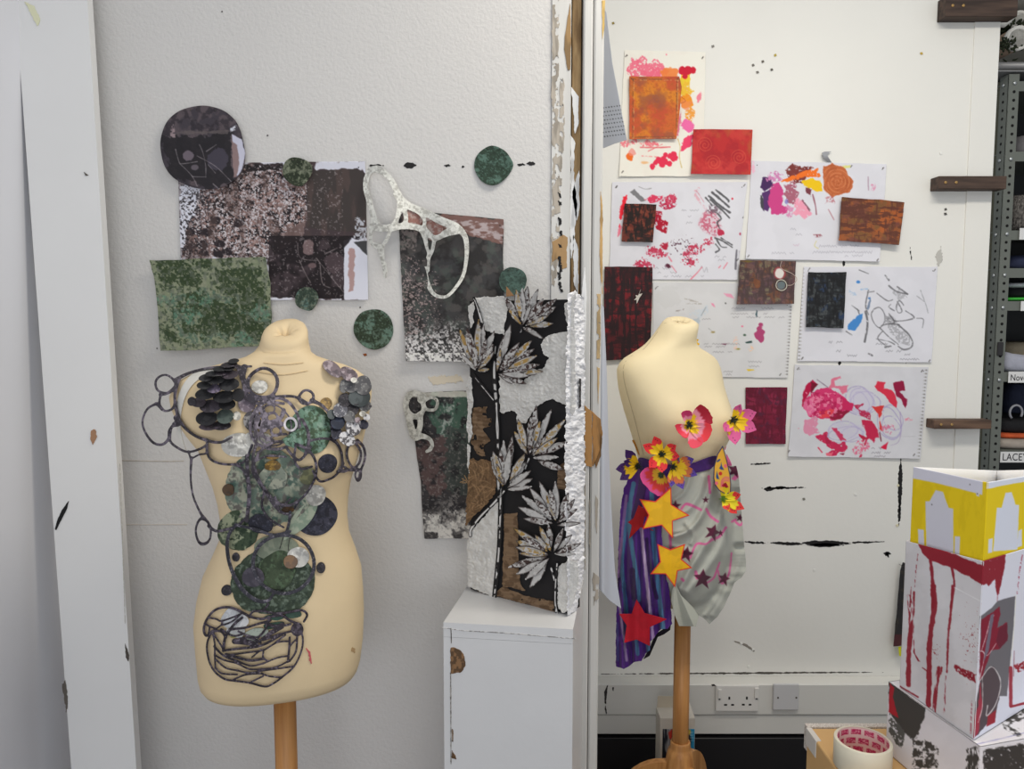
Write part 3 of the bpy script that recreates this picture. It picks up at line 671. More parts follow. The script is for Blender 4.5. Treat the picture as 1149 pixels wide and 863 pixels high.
stand(fl, P(320, 800, DL0)[0], DL0, P(320, 752, DL0)[2], .3)
for pts in ([(343, 727), (348, 732), (350, 745), (348.6, 745), (346.5, 734)], [(346, 730), (347.5, 742), (346.8, 742)]):
    cutout('pen_mark', rough(sd_poly(pts), .4, .5), bb(pts), DL.off(.0014), (186, 86, 92), CLOTH, bodyL, .5, .0006, 1.2)
pts = [(395, 726), (399, 728), (398, 733), (394, 731)]; cutout('stain', rough(sd_poly(pts), .8, .5), bb(pts), DL.off(.0012), (172, 140, 98), CLOTH, bodyL, .5, .0005, 1.1)
# seam folds across the neck base
for pts, w in ((((296, 407), (318, 409), (340, 407)), .9), (((290, 417), (316, 420.5), (345, 416)), .8)):
    cutout('fold', sd_line(pts, w), bb(pts, 3), DL.off(.0013), (216, 190, 148), CLOTH, bodyL, .4, .0009, 1.)
# white plate at the open arm
o = cutout('arm_plate', sd_and(sd_ell(231, 466, 34, 52, 0), sd_cut(sd_ell(237, 468, 60, 64), sd_ell(235, 474, 32.5, 52, 0))), (195, 410, 280, 525), DL.off(.004), (206, 204, 198), CARD, fl, .7, .002, 1.1)

KG = 1.25
def loops_paint(base=(63, 59, 66), hi=(112, 104, 116), lo=(44, 41, 47), hf=.22):
    def f(c):
        c = Cv(c.U, c.V, base); c.noise(lo, .05, .52, .8, .12); c.noise(hi, hf, .58, .7, .07); c.noise((170, 162, 172), .6, .7, .5, .05); return c
    return f
A5 = T(150, 380, 4.104); A6 = T(150, 560, 4.104); A1 = T(190, 390, 9.575); A4 = T(340, 390, 5.756); A3 = T(230, 500, 7.18); AW = T(220, 660, 7.19); A2 = T(270, 430, 9.575)
def e5(A, cx, cy, rx, ry, s): x, y = A((cx, cy))[0]; return x, y, rx/s, ry/s
def D5(cx, cy, rx, ry): return e5(A5, cx, cy, rx, ry, 4.104)
def D6(cx, cy, rx, ry): return e5(A6, cx, cy, rx, ry, 4.104)
def D4(cx, cy, rx, ry): return e5(A4, cx, cy, rx, ry, 5.756)
def D1(cx, cy, rx, ry): return e5(A1, cx, cy, rx, ry, 9.575)
def D2(cx, cy, rx, ry): return e5(A2, cx, cy, rx, ry, 9.575)
bod = empty('paper_bodice', PV(305, 540, 1.42), 'collage of dark purple paper loops and mottled discs covering the front of the dress form', 'paper bodice')
def ring5(x, y, rx, ry, w, rot=0, A=D5, wob=.03): cx, cy, a, b = A(x, y, rx, ry); return sd_ring(cx, cy, a, b, w, rot, wob, x)
def L5(*pts, w=3., A=A5, closed=False): return sd_line(A(*pts), w, closed)
def piece(name, f, box, off, paint, parent, m=PRINT, step=.6, k=KG, thick=.0011, label=None, bend=None):
    d = DL.off(off) if bend is None else (lambda U, V: DL(U, V)-off-bend(U, V))
    o = cutout(name, f, box, d, paint, m, parent, step, thick, k)
    if label: o['label'] = label
    return o
up = sd_union([ring5(145, 210, 45, 42, 2.4), L5((125, 255), (118, 300), (140, 332), (175, 325), (192, 295), w=2.6), L5((120, 258), (150, 255), (185, 225), w=2.4),
    L5((104, 300), (62, 325), (40, 380), (52, 430), (88, 478), (130, 488), (160, 462), (166, 420), (200, 382), w=[3.2, 2.4, 2.2, 2.4, 2.8, 3, 3.4, 3, 4]), L5((104, 300), (130, 325), w=3),
    L5((205, 188), (190, 250), (192, 310), (215, 385), (270, 440), (340, 470), (400, 478), (450, 455), w=[5, 3.2, 3, 3.6, 3, 3.4, 3, 2.6]),
    L5((190, 192), (240, 165), (310, 142), (390, 130), (470, 130), (540, 128), w=[4.5, 3.6, 2.6, 2.4, 2.4, 2.4]),
    L5((195, 365), (205, 390), (190, 395), w=6), L5((170, 420), (168, 472), (205, 505), (250, 522), (300, 510), (336, 488), (335, 465), w=2.6),
    L5((252, 520), (265, 550), (300, 535), (332, 528), (336, 500), w=2.), L5((265, 550), (262, 640), (272, 720), (300, 790), (325, 830), w=[3.2, 2.1, 2.1, 2.3, 3.6]), ring5(320, 150, 35, 58, 2.2, 0, D6), L5((345, 125), (380, 148), (430, 140), (480, 120), (520, 85), w=[3.4, 3, 3, 3, 3], A=A6),
    L5((336, 490), (345, 545), (385, 572), (450, 580), (510, 565), (545, 490), w=2.6), ring5(595, 205, 70, 65, 3.6), L5((480, 130), (505, 190), (520, 265), (560, 295), w=[5, 5.5, 6, 5]), L5((510, 130), (500, 180), w=6),
    L5((520, 268), (600, 278), (660, 268), (740, 268), (800, 300), w=[7, 6, 3.4, 3, 4]), ring5(795, 270, 33, 31, 2.8), L5((820, 285), (870, 310), (902, 355), (912, 420), w=[5, 3.2, 2.8, 2.6]),
    L5((815, 470), (870, 460), (925, 472), (955, 520), (962, 575), w=[3, 2.6, 3.4, 2.8, 2.8]), L5((922, 470), (925, 460), (910, 458), w=3.4), L5((965, 575), (935, 625), (895, 650), (855, 656), (825, 610), w=2.6), ring5(966, 602, 14, 12, 2), L5((940, 612), (985, 605), (1012, 605), w=3.4),
    L5((1030, 468), (1058, 500), (1065, 550), (1045, 610), (1035, 650), w=[3, 3, 2.8, 2.6, 2.4]), L5((1030, 470), (990, 495), (982, 540), (1000, 585), (1030, 605), w=2.6), ring5(1034, 628, 14, 24, 2), L5((1020, 480), (1045, 520), (1040, 570), (1010, 602), w=2.8)], 1.6)
piece('loop_lattice', up, (155, 400, 415, 620), .012, loops_paint(), bod, bend=lambda U, V: .004*np.sin(U*.11)+.003*np.cos(V*.13))
# discs of the collage (further back first)
def mot(base, *layers):
    def f(c):
        c = Cv(c.U, c.V, base)
        for rgb, fr, thr in layers: c.noise(rgb, fr, thr, .85, .07)
        return c
    return f
PALE = mot((134, 140, 124), ((96, 112, 102), .08, .5), ((164, 164, 146), .1, .56), ((62, 84, 76), .13, .6), ((90, 86, 82), .2, .6))
GREEN = mot((142, 148, 122), ((44, 58, 42), .11, .46), ((34, 48, 36), .3, .6))
TEAL = mot((96, 124, 108), ((56, 72, 52), .16, .55), ((46, 58, 48), .5, .66), ((122, 144, 130), .3, .64))
SILVER = mot((176, 174, 168), ((140, 138, 134), .2, .52), ((206, 204, 198), .3, .58))
NAVY = mot((46, 47, 58), ((62, 62, 74), .12, .55), ((36, 36, 44), .2, .55), ((90, 90, 104), .8, .72))
BLK = mot((40, 39, 44), ((60, 57, 62), .2, .56), ((96, 92, 98), .7, .7))
GOLD = mot((120, 92, 36), ((84, 62, 22), .3, .52), ((160, 128, 60), .4, .62)); BRN = mot((74, 50, 20), ((50, 33, 14), .25, .5))
def bdisc(D, off, paint, parent=bod, name='disc', rot=0, wob=.02, m=PRINT, label=None, bend=None, fr=0.):
    cx, cy, rx, ry = D; f = sd_ell(cx, cy, rx, ry, rot, wob, cx)
    if fr: f = rough(f, fr, .12, int(cx))
    return piece(name, f, ebb(cx, cy, rx, ry), off, paint, parent, m, .6 if max(rx, ry) > 8 else .4, label=label, bend=bend)
wav = lambda a, fx, fy: (lambda U, V: a*np.sin(U*fx+V*fy))
bdisc(D5(618, 690, 212, 166), .004, PALE, wob=.05, fr=3, label='large pale green and grey crumpled disc', bend=wav(.003, .21, .13))
bdisc(D5(815, 420, 97, 112), .003, TEAL, rot=10, label='teal green disc with moss speckles')
bdisc(D5(480, 490, 76, 55), .005, SILVER, m=SHINY, label='silver disc'); bdisc(D5(545, 470, 40, 40), .006, SILVER, m=SHINY, label='silver disc'); bdisc(D5(600, 463, 34, 28), .0075, mot((186, 184, 176), ((150, 148, 142), .3, .55)), label='off-white disc')
bdisc(D5(545, 380, 40, 46), .0045, mot((70, 68, 72), ((150, 148, 148), .25, .56)), label='speckled grey disc'); bdisc(D5(520, 300, 40, 40), .003, mot((108, 98, 108), ((160, 150, 160), .3, .56)))
cutout('cut_piece', sd_poly(A5((680, 465), (770, 410), (800, 440), (795, 480), (740, 505), (700, 490))), bb(A5((680, 410), (800, 505)), 3), DL.off(.0165), TEAL, PRINT, bod, .5, .001, KG)
bdisc(D5(725, 390, 28, 28), .0135, mot((44, 64, 46), ((80, 100, 80), .3, .6)), label='small dark green disc')
bdisc(D5(640, 585, 40, 22), .0075, GOLD, m=SHINY, wob=.08, label='gold patch'); bdisc(D5(640, 545, 30, 12), .0085, GOLD, m=SHINY); bdisc(D5(435, 697, 28, 27), .0085, BRN, m=SHINY, label='brown metallic disc'); bdisc(D5(710, 788, 28, 17), .0105, BRN, m=SHINY, label='brown metallic scrap')
bdisc(D5(640, 640, 75, 55), .0062, mot((158, 160, 144), ((122, 130, 118), .15, .5), ((98, 104, 98), .3, .6)), wob=.12, label='pale petal-edged disc'); bdisc(D5(800, 630, 42, 42), .0066, mot((120, 120, 88), ((90, 92, 72), .2, .5)), label='olive disc')
bdisc(D5(835, 812, 100, 97), .002, NAVY, label='large navy disc'); bdisc(D5(838, 722, 45, 50), .008, SILVER, m=SHINY, label='brushed silver disc', rot=-20)
bdisc(D6(480, 145, 96, 92), .003, GREEN, fr=1.2, label='moss green disc on cream'); bdisc(D6(585, 115, 58, 44), .0085, NAVY, rot=-15, label='navy disc')
lp = leaf_pts(A6((690, 190))[0], A6((850, 0))[0], 19, fat=.55); piece('cut_leaf', sd_poly(lp, True), bb(lp), .0065, mot((150, 158, 140), ((118, 134, 118), .2, .5)), bod)
bdisc(D6(640, 380, 205, 150), .004, mot((70, 82, 70), ((46, 56, 44), .09, .45), ((98, 110, 98), .25, .6), ((40, 50, 42), .5, .62)), wob=.05, fr=1.6, label='large dark green belly disc'); bdisc(D6(655, 225, 100, 60), .0055, mot((122, 128, 112), ((104, 112, 98), .2, .5)), label='pale sage disc')
bdisc(D6(660, 330, 85, 90), .0065, mot((58, 70, 52), ((42, 52, 38), .12, .48), ((74, 92, 70), .3, .6)), wob=.05); bdisc(D6(758, 268, 50, 48), .008, SILVER, m=SHINY, label='crinkled silver disc'); bdisc(D6(722, 290, 33, 31), .0095, mot((104, 70, 24), ((80, 52, 18), .25, .5)), m=SHINY, label='brown metallic disc'); bdisc(D6(550, 360, 50, 47), .011, mot((60, 57, 66), ((76, 72, 82), .2, .55)), label='plum grey disc')
# rings over the discs
med = sd_union([ring5(650, 395, 112, 118, 3.2), ring5(640, 400, 85, 92, 1.6), ring5(625, 325, 24, 22, 1.4), ring5(637, 363, 24, 22, 2.6), ring5(585, 385, 26, 28, 2.4), ring5(655, 425, 22, 22, 2.6), L5((560, 330), (575, 370), (560, 420), (590, 450), w=3), L5((590, 330), (610, 400), (640, 400), (680, 360), (690, 330), w=4.6), L5((600, 420), (640, 385), (680, 395), w=6), L5((565, 300), (620, 290), (690, 300), w=3), L5((610, 470), (650, 445), (700, 440), w=2.6), L5((600, 360), (590, 440), (640, 470), w=4)], 1.5)
piece('medallion', med, (275, 445, 345, 515), .0145, loops_paint((86, 80, 90), (136, 128, 140)), bod)
cx, cy, a, b = D5(722, 395, 27, 29); piece('white_ring', sd_ring(cx, cy, a, b, 2.4), ebb(cx, cy, a, b, 4), .0175, loops_paint((176, 172, 178), (214, 210, 214), (140, 136, 140)), bod)
mid = sd_union([L5((570, 545), (545, 600), (575, 660), (620, 720), (700, 770), (780, 730), (835, 640), (835, 560), (790, 505), (710, 478), (640, 480), (580, 520), w=[3.6, 3, 3, 3, 2.8, 2.6, 3, 3, 3.4, 3.4, 3, 3], closed=True), L5((520, 540), (525, 640), (532, 720), (520, 840), w=[3.6, 4.4, 4.4, 4]), L5((555, 400), (562, 480), (548, 560), (572, 640), (605, 700), w=3.2), L5((605, 700), (590, 770), (625, 830), (690, 870), w=[3, 2.6, 2.6, 2]), L5((605, 700), (640, 760), (680, 800), (720, 810), w=3), L5((650, 730), (670, 780), (720, 740), w=2.4), L5((745, 500), (740, 560), (770, 600), (820, 590), w=2.6), L5((760, 345), (800, 420), (805, 480), (790, 530), w=[3, 3.4, 3.4, 3]), L5((700, 500), (760, 560), (815, 500), w=3), L5((570, 560), (620, 540), (700, 545), w=2.4), L5((470, 580), (500, 600), (525, 640), w=3)], 1.6)
piece('loop_band', mid, (255, 470, 365, 600), .0165, loops_paint(), bod, bend=wav(.002, .2, .17))
low = sd_union([ring5(690, 300, 142, 133, 3.8, 0, D6, .01), L5((470, 120), (438, 165), (430, 230), (448, 320), (495, 410), (560, 465), (615, 470), (645, 435), w=[4, 3.6, 4, 4, 4.4, 4.4, 3.6, 3], A=A6), L5((470, 120), (560, 140), (640, 165), (720, 150), w=3, A=A6), L5((700, 165), (715, 110), (720, 60), w=3, A=A6)], 1.4)
piece('ring_loop', low, (248, 565, 358, 682), .0165, loops_paint((50, 50, 58), (76, 74, 84), (40, 40, 46)), bod)
for s, w in ((((690, 170), (672, 230)), .6), (((720, 175), (712, 225), (722, 260)), .6)): cutout('thread', sd_line(A6(*s), w), bb(A6(*s)), DL.off(.0075), (50, 50, 50), PRINT, bod, .35, .0006, 1.)
# loose discs pinned to the form
for D, pt, lab, mm in ((D5(580, 222, 37, 31), SILVER, 'small crinkled silver disc framed by a paper ring just under the cream neck', SHINY), (D5(886, 298, 27, 27), GOLD, 'small gold disc on bare cream fabric above the teal green disc', SHINY), (D5(893, 575, 44, 44), NAVY, 'black disc on the chest between the loops, below the speckled shoulder discs', PRINT),
                   (D6(862, 317, 20, 26), BLK, 'tiny black oval alone on the cream hip beside the big ring', PRINT), (D6(470, 268, 17, 21), BLK, 'tiny black disc inside the big paper loop, beneath the moss green disc', PRINT), (D6(428, 421, 25, 25), BLK, 'small black disc at the edge of the large dark green belly disc', PRINT)):
    bdisc(D, .0035, pt, None, 'paper_disc', m=mm); o = COL.objects[-1]; tag(o, lab, 'paper disc')
# overlapping discs on the shoulders
sp_ = empty('scale_panel', PV(255, 440, 1.45), 'fan of overlapping black paper discs like fish scales on the shoulder beside the loops', 'shoulder piece')
DK = [mot((36, 36, 39), ((54, 54, 56), .15, .56)), mot((46, 43, 48), ((68, 62, 70), .14, .54), ((90, 84, 94), .7, .7)), mot((62, 56, 62), ((92, 82, 92), .2, .55))]
S1 = [(560, 840, 100, 50, 1), (440, 845, 120, 45, 2), (725, 735, 42, 50, 'S'), (600, 740, 92, 80, 'G'), (400, 760, 120, 76, 0), (620, 610, 92, 58, 0), (440, 630, 120, 68, 1), (310, 590, 80, 52, 2), (240, 580, 45, 50, 1), (740, 510, 65, 72, 0), (590, 530, 122, 64, 0), (385, 500, 112, 60, 0), (480, 440, 82, 48, 'P'), (370, 405, 76, 44, 0), (640, 395, 106, 74, 0), (500, 350, 96, 44, 0), (390, 325, 76, 40, 0), (650, 290, 92, 47, 2), (560, 272, 62, 30, 2), (460, 280, 76, 30, 0), (640, 222, 62, 26, 0), (555, 225, 90, 30, 0), (640, 185, 90, 30, 1), (690, 145, 58, 26, 0)]
for i, (x, y, rx, ry, kd) in enumerate(S1):
    cx, cy, a, b = D1(x, y, rx, ry); pt = {'S': SILVER, 'G': mot((76, 86, 82), ((56, 64, 62), .15, .5)), 'P': mot((118, 108, 128), ((84, 78, 92), .3, .5))}.get(kd) or DK[kd]
    piece('disc', sd_ell(cx, cy, a, b, 6, .02, i), ebb(cx, cy, a, b), .016+.0009*i, pt, sp_, PRINT, .45, bend=lambda U, V, cy=cy, b=b: .010*np.clip((V-cy)/b, -1, 1))
sp2 = empty('shoulder_piece', PV(392, 450, 1.47), 'cluster of grey and white speckled paper discs over the shoulder without the black scales', 'shoulder piece')
GS = mot((100, 100, 102), ((74, 74, 78), .15, .5), ((130, 130, 130), .4, .62)); GD_ = mot((78, 84, 86), ((60, 66, 68), .15, .52)); WS = mot((196, 196, 200), ((60, 58, 62), .35, .56)); PK = mot((110, 98, 104), ((160, 148, 154), .3, .55), ((80, 72, 78), .2, .58)); SPK = mot((84, 84, 92), ((168, 168, 172), .6, .6))
for i, (x, y, rx, ry, pt, rot) in enumerate([(190, 137, 72, 40, PK, -38), (295, 172, 62, 42, PK, -30), (262, 250, 26, 44, GS, 0), (312, 248, 50, 42, GS, 0), (388, 245, 56, 62, GS, 0), (400, 375, 40, 40, GS, 0), (268, 340, 40, 46, BLK, 0), (320, 400, 40, 42, BLK, 0), (365, 322, 72, 60, GD_, 0), (345, 355, 20, 19, BLK, 0), (182, 432, 26, 32, GD_, 0), (215, 552, 34, 44, NAVY, 0), (225, 485, 46, 44, mot((50, 56, 72), ((40, 44, 56), .2, .5)), 0), (240, 405, 48, 46, SPK, 0), (300, 447, 38, 38, GS, 0), (392, 498, 30, 32, NAVY, 0), (326, 512, 50, 60, WS, 10), (285, 590, 56, 42, WS, -40), (385, 428, 22, 18, SILVER, 0), (410, 450, 22, 22, WS, 0), (328, 210, 20, 18, SILVER, 0), (435, 380, 9, 9, BLK, 0), (352, 468, 18, 18, PK, 0)]):
    cx, cy, a, b = D4(x, y, rx, ry)
    piece('disc', sd_ell(cx, cy, a, b, rot, .03, i*1.3), ebb(cx, cy, a, b), .010+.0008*i, pt, sp2, PRINT, .45, bend=lambda U, V, cy=cy, b=b: .004*np.clip((V-cy)/b, -1, 1))
# veined net at the hip
W = lambda *p, w=1.5: sd_line(AW(*p), w*1.22)
net = sd_union([W((130, 345), (92, 430), (88, 510), (112, 610), (160, 685), (230, 735), (300, 748), (430, 765), (550, 795), (610, 778), (690, 722), (790, 632), (850, 505), (860, 400), (835, 330), w=1.7), W((135, 350), (85, 385), (62, 345), (75, 275), (130, 195), (200, 160), (280, 158), (350, 185), w=2.2),
    W((75, 290), (110, 310), (160, 330)), W((100, 240), (160, 250), (210, 265), (350, 215)), W((110, 310), (100, 370)), W((210, 265), (200, 300), (130, 350)), W((130, 350), (150, 450), (150, 540), (155, 640)), W((130, 355), (180, 430), (225, 505)), W((130, 350), (200, 350), (240, 400), w=2), W((150, 540), (220, 580), (330, 607)), W((155, 575), (240, 645), (330, 665)), W((155, 645), (210, 690), (330, 698)),
    W((145, 470), (220, 545), (330, 590), w=1.8), W((330, 590), (440, 628), (540, 610)), W((330, 607), (430, 655), (530, 655)), W((330, 665), (430, 685), (530, 668)), W((300, 740), (400, 700), (530, 690)), W((430, 765), (540, 712)), W((530, 690), (590, 712), (690, 722)), W((540, 610), (650, 565), (745, 548)), W((530, 655), (640, 640), (745, 590)), W((530, 668), (650, 652), (790, 632)),
    W((740, 595), (750, 500), (755, 400), w=2), W((755, 590), (805, 510), (815, 390), w=1.8), W((755, 470), (800, 420)), W((240, 535), (330, 560), (440, 585), (545, 570), w=2.4), W((220, 505), (340, 490), (460, 478), (560, 450), (690, 375), w=2.2), W((240, 545), (420, 520), (545, 500), (650, 440), (745, 430)), W((220, 505), (235, 400), (300, 300), (370, 240), w=2.4), W((200, 330), (290, 385), (370, 375)), W((270, 335), (400, 320), (500, 290), (600, 262), w=2), W((210, 300), (290, 270), (370, 200)),
    W((350, 185), (440, 232), (530, 250), (600, 232), (690, 222), (760, 265), (840, 295), w=2.2), W((430, 235), (460, 190), (540, 180), (580, 130), w=2), W((545, 185), (640, 205), (750, 195), (850, 180), (895, 215), (870, 270), w=2), W((590, 240), (560, 330), (500, 400), w=2), W((500, 400), (420, 385), (340, 350)), W((350, 410), (430, 400), (520, 440), w=2), W((520, 420), (640, 330), (760, 292), w=2), W((540, 420), (690, 370), (800, 340), w=2), W((520, 500), (450, 560)), W((545, 500), (540, 560), (580, 590)), W((450, 470), (560, 400), (700, 320)), W((640, 440), (720, 380)),
    W((310, 430), (420, 440), (480, 460), w=5), sd_ell(*AW((815, 335))[0], 7, 7.5), W((560, 280), (640, 310), (700, 290), w=3)], .9)
net_o = cutout('veined_net', net, (226, 675, 348, 774), DL.off(.009), loops_paint((48, 42, 50), (86, 78, 90), (36, 32, 38), .3), PRINT, None, .4, .0011, KG)
tag(net_o, 'dark cut paper net of leaf-shaped holes fixed low on the hip of the cream form', 'paper net')
for pts, pt in (((( 400, 560), (440, 500), (470, 505), (500, 540), (480, 590), (440, 600)), (186, 188, 192)), (((440, 590), (510, 600), (490, 640), (430, 620)), (178, 180, 178)), (((440, 620), (480, 632), (450, 640)), (150, 146, 90)), (((480, 510), (530, 560), (500, 600), (470, 590)), (190, 190, 192)), (((510, 620), (560, 595), (620, 605), (590, 635), (530, 630)), (150, 158, 148)), (((505, 645), (560, 640), (580, 660), (550, 668)), (160, 164, 154)), (((600, 545), (650, 530), (700, 540), (660, 560)), (58, 82, 72)), (((600, 580), (680, 565), (690, 580), (620, 600)), (52, 72, 62)), (((700, 530), (760, 515), (770, 540), (720, 550)), (60, 80, 70))):
    p = A6(*pts); cutout('paper_insert', sd_poly(p, True), bb(p), DL.off(.0065), mot(pt, (tuple(x*.88 for x in pt), .3, .55)), PAPER, net_o, .4, .0008, KG)

# ================================================================ pedestal and the leaf panel
def vplane(p, q):
    nx, ny = q[1]-p[1], -(q[0]-p[0]); c = p[0]*nx+p[1]*ny
    def f(U, V):
        x, y, z = ray(U, V); return y*c/(x*nx+y*ny)
    return f
def offs(pl, o): return lambda U, V: pl(U, V)-(o(U, V) if callable(o) else o)
pf = [(-.137, 1.49), (.119, 1.455), (.164, 1.732), (-.090, 1.765)]
PZ = .93
ped = MB().hull([(x, y, 0) for x, y in pf], [(x, y, PZ-.03) for x, y in pf]).hull([(x*1.0, y, PZ-.0295) for x, y in pf], [(x, y, PZ) for x, y in pf])
bmesh.ops.remove_doubles(ped.b, verts=ped.b.verts[:], dist=1e-5)
ped = ped.build('pedestal', mat('pedestal_paint', (216, 216, 217), 1., .42, (70, .14, .002), var=.05, varscale=5)); tag(ped, 'tall square white painted pedestal with chipped corners under the leaf panel', 'pedestal')
ppl = vplane(pf[0], pf[1])
def pchip(pts, rgb, ro=.8, **k): cutout('chip_and_gap_mark', rough(sd_poly(pts), ro, .35, int(pts[0][1])), bb(pts), offs(ppl, .0008), mot(rgb, (tuple(x*.6 for x in rgb), .35, .52)), CARD, ped, .5, .0007, 1.2)
pchip([(505.5, 727), (510, 727), (517, 730), (521.5, 737), (522, 748), (517, 755), (508, 756), (505.5, 756)], (128, 96, 66)); pchip([(507, 842), (511, 848), (512, 852), (507, 851)], (130, 98, 66)); pchip([(505.5, 705), (506, 722), (506.8, 722), (506.4, 705)], (96, 90, 84), .3)
pchip([(505, 755), (505.6, 858), (506.5, 858), (506.2, 755)], (150, 145, 140), .5); pchip([(507, 818), (508.5, 820), (508.5, 833), (507, 832)], (120, 100, 80), .6)
pchip([(496, 704), (520, 707.5), (560, 709.5), (646, 716.5), (646, 717.3), (560, 710.5), (520, 708.4), (496, 705)], (186, 184, 182), .5)
PL0, PR0 = (-.092, 1.675), (.1145, 1.53); pn = (.575, .818); PT = .048
fr = vplane(PL0, PR0); sd_pl = vplane(PR0, (PR0[0]+pn[0]*PT, PR0[1]+pn[1]*PT))
lp_ = empty('leaf_panel', ((PL0[0]+PR0[0])/2, (PL0[1]+PR0[1])/2, PZ), 'upright black panel with thick white paint and bursts of card leaves on the pedestal', 'relief artwork')
ff = [PL0, PR0, (PR0[0]+pn[0]*PT, PR0[1]+pn[1]*PT), (PL0[0]+pn[0]*PT, PL0[1]+pn[1]*PT)]
MB().hull([(x, y, PZ+.002) for x, y in ff], [(x, y, 1.572) for x, y in ff]).build('board', mat('black_card', (27, 25, 27), 1., .8, (50, .3, .002)), lp_)
B7 = T(440, 320, 4.79); B8 = T(510, 540, 5.39); B6 = T(510, 320, 7.19); B75 = T(510, 430, 7.19)
imp = lambda a=.006, f=.16, s=0: (lambda U, V: .002+a*np.abs(fbm(U, V, f, 3, s)-.5)*2+.5*a*vnoise(U*f*.5, V*f*.5, s))
def plaster(pts, off=None, pl=fr, col=(194, 192, 188), ro=1.6, k=KL, **q):
    return cutout('plaster_patch', rough(sd_poly(pts), ro, .25, int(pts[0][0])), bb(pts, 3), offs(pl, off or imp()), mot(col, (tuple(x*.95 for x in col), .1, .5)), PLASTER, lp_, .55, .002, k)
plaster(B6((150, 98), (400, 92), (430, 200), (410, 290), (400, 400), (300, 380), (250, 360), (200, 240)))
plaster(B6((108, 170), (150, 130), (170, 190), (140, 250), (160, 300), (130, 350), (115, 240)), ro=1)
plaster(B7((985, 240), (880, 258), (820, 280), (800, 320), (810, 370), (840, 392), (820, 440), (760, 470), (700, 520), (640, 520), (575, 490), (578, 680), (600, 690), (640, 668), (665, 680), (668, 740), (720, 740), (780, 650), (860, 610), (940, 650), (970, 700), (985, 650)), imp(.007))
plaster(B8((90, 330), (120, 285), (255, 122), (266, 130), (262, 560), (240, 702), (205, 690), (80, 640), (75, 420)), imp(.007, .14, 4))
plaster(B7((930, 100), (990, 40), (975, 130), (985, 240), (950, 220), (930, 170)), ro=2)
plaster(B7((408, 480), (430, 500), (428, 560), (440, 620), (425, 700), (432, 800), (412, 850), (400, 760), (410, 650), (398, 560)), imp(.007, .3), ro=1); plaster(B7((405, 850), (420, 870), (415, 1020), (402, 960)), imp(.006, .3), ro=1)
plaster(B8((625, 510), (690, 480), (745, 490), (750, 640), (700, 770), (660, 800), (625, 770)), imp(.006, .25, 9), ro=2)
side = [(637.5, 331), (645, 326), (655, 335), (656, 400), (656, 520), (655, 640), (648, 684), (637, 690), (635, 600), (634, 500), (635, 420)]
plaster(side, lambda U, V: .004+.010*np.abs(fbm(U, V, .1, 2, 8)-.5)*2+.008*fbm(U, V, .4, 3, 5), sd_pl, (205, 205, 208), ro=2.4)
dk = [(650, 425), (652, 425), (652, 456), (650, 458)]; cutout('paint_streak', rough(sd_poly(dk), .4, .4), bb(dk), offs(sd_pl, .0175), (40, 38, 40), CARD, lp_, .4, .001, 1.)
def corr(pts, ro=1.4, thr=None):
    f = rough(sd_poly(pts), ro, .25, int(pts[0][1]))
    if thr:
        g = f; f = lambda U, V: np.maximum(g(U, V), (thr-fbm(U, V, .11, 3, 5))*20)
    cutout('corrugated_patch', f, bb(pts, 3), lambda U, V: fr(U, V)-.0022-.0013*np.sin((V-U*.12)*1.35), mot((118, 96, 74), ((88, 68, 50), .2, .52)), CARD, lp_, .45, .0015, KL)
corr(B75((150, 200), (260, 190), (255, 240), (300, 290), (290, 340), (220, 370), (250, 410), (300, 470), (230, 500), (250, 590), (200, 590), (130, 480), (140, 300)), thr=.42); corr(B8((300, 200), (380, 190), (385, 440), (400, 620), (425, 660), (330, 640), (290, 640), (295, 400))); corr(B8((290, 640), (420, 690), (610, 730), (605, 800), (420, 740), (120, 660), (240, 680)), thr=.3); corr(B75((830, 680), (940, 600), (935, 720), (915, 860), (830, 850)))
def p_net(c):
    c = Cv(c.U, c.V, (104, 80, 56)); rs = random.Random(3)
    for i in range(150):
        x, y = 524+rs.random()*34, 514+rs.random()*80; a = rs.random()*3.14; l = 6+rs.random()*9; c.line([(x, y), (x+l*.5*math.cos(a)+1, y+l*.5*math.sin(a)), (x+l*math.cos(a), y+l*math.sin(a)+2)], .7, rs.choice([(150, 120, 88), (134, 106, 76), (76, 58, 40)]), .8)
    return c
cutout('fibre_patch', rough(sd_poly(B75((120, 610), (330, 630), (340, 860), (300, 930), (130, 1100), (90, 1150), (100, 900))), 2, .3), (520, 508, 562, 596), offs(fr, lambda U, V: .003+.003*vnoise(U*.8, V*.8)), p_net, CLOTH, lp_, .45, .0015, KL)
for pts in (((60, 770), (100, 800), (60, 805)), ((80, 745), (105, 790)), ((45, 800), (100, 780))): p = B75(*pts); cutout('fibre', sd_line(p, .9), bb(p), offs(fr, .003), (140, 112, 80), CLOTH, lp_, .35, .0008, KL)
def stem(pts, w, wl=1.2, seed=0):
    g = sd_line(pts, w)
    def pt(c):
        c = Cv(c.U, c.V, (24, 23, 25)); d = g(c.U, c.V); n = fbm(c.U, c.V, .05, 2, seed)
        return c.mix(sst(.9, .3, np.abs(d+w/2-.3+1.6*(n-.5)))*sst(.35, .5, fbm(c.U, c.V, .2, 2, seed+4)), (200, 198, 196))
    cutout('stem', g, bb(pts, w+1), offs(fr, .0075), pt, CARD, lp_, .4, .003, KL)
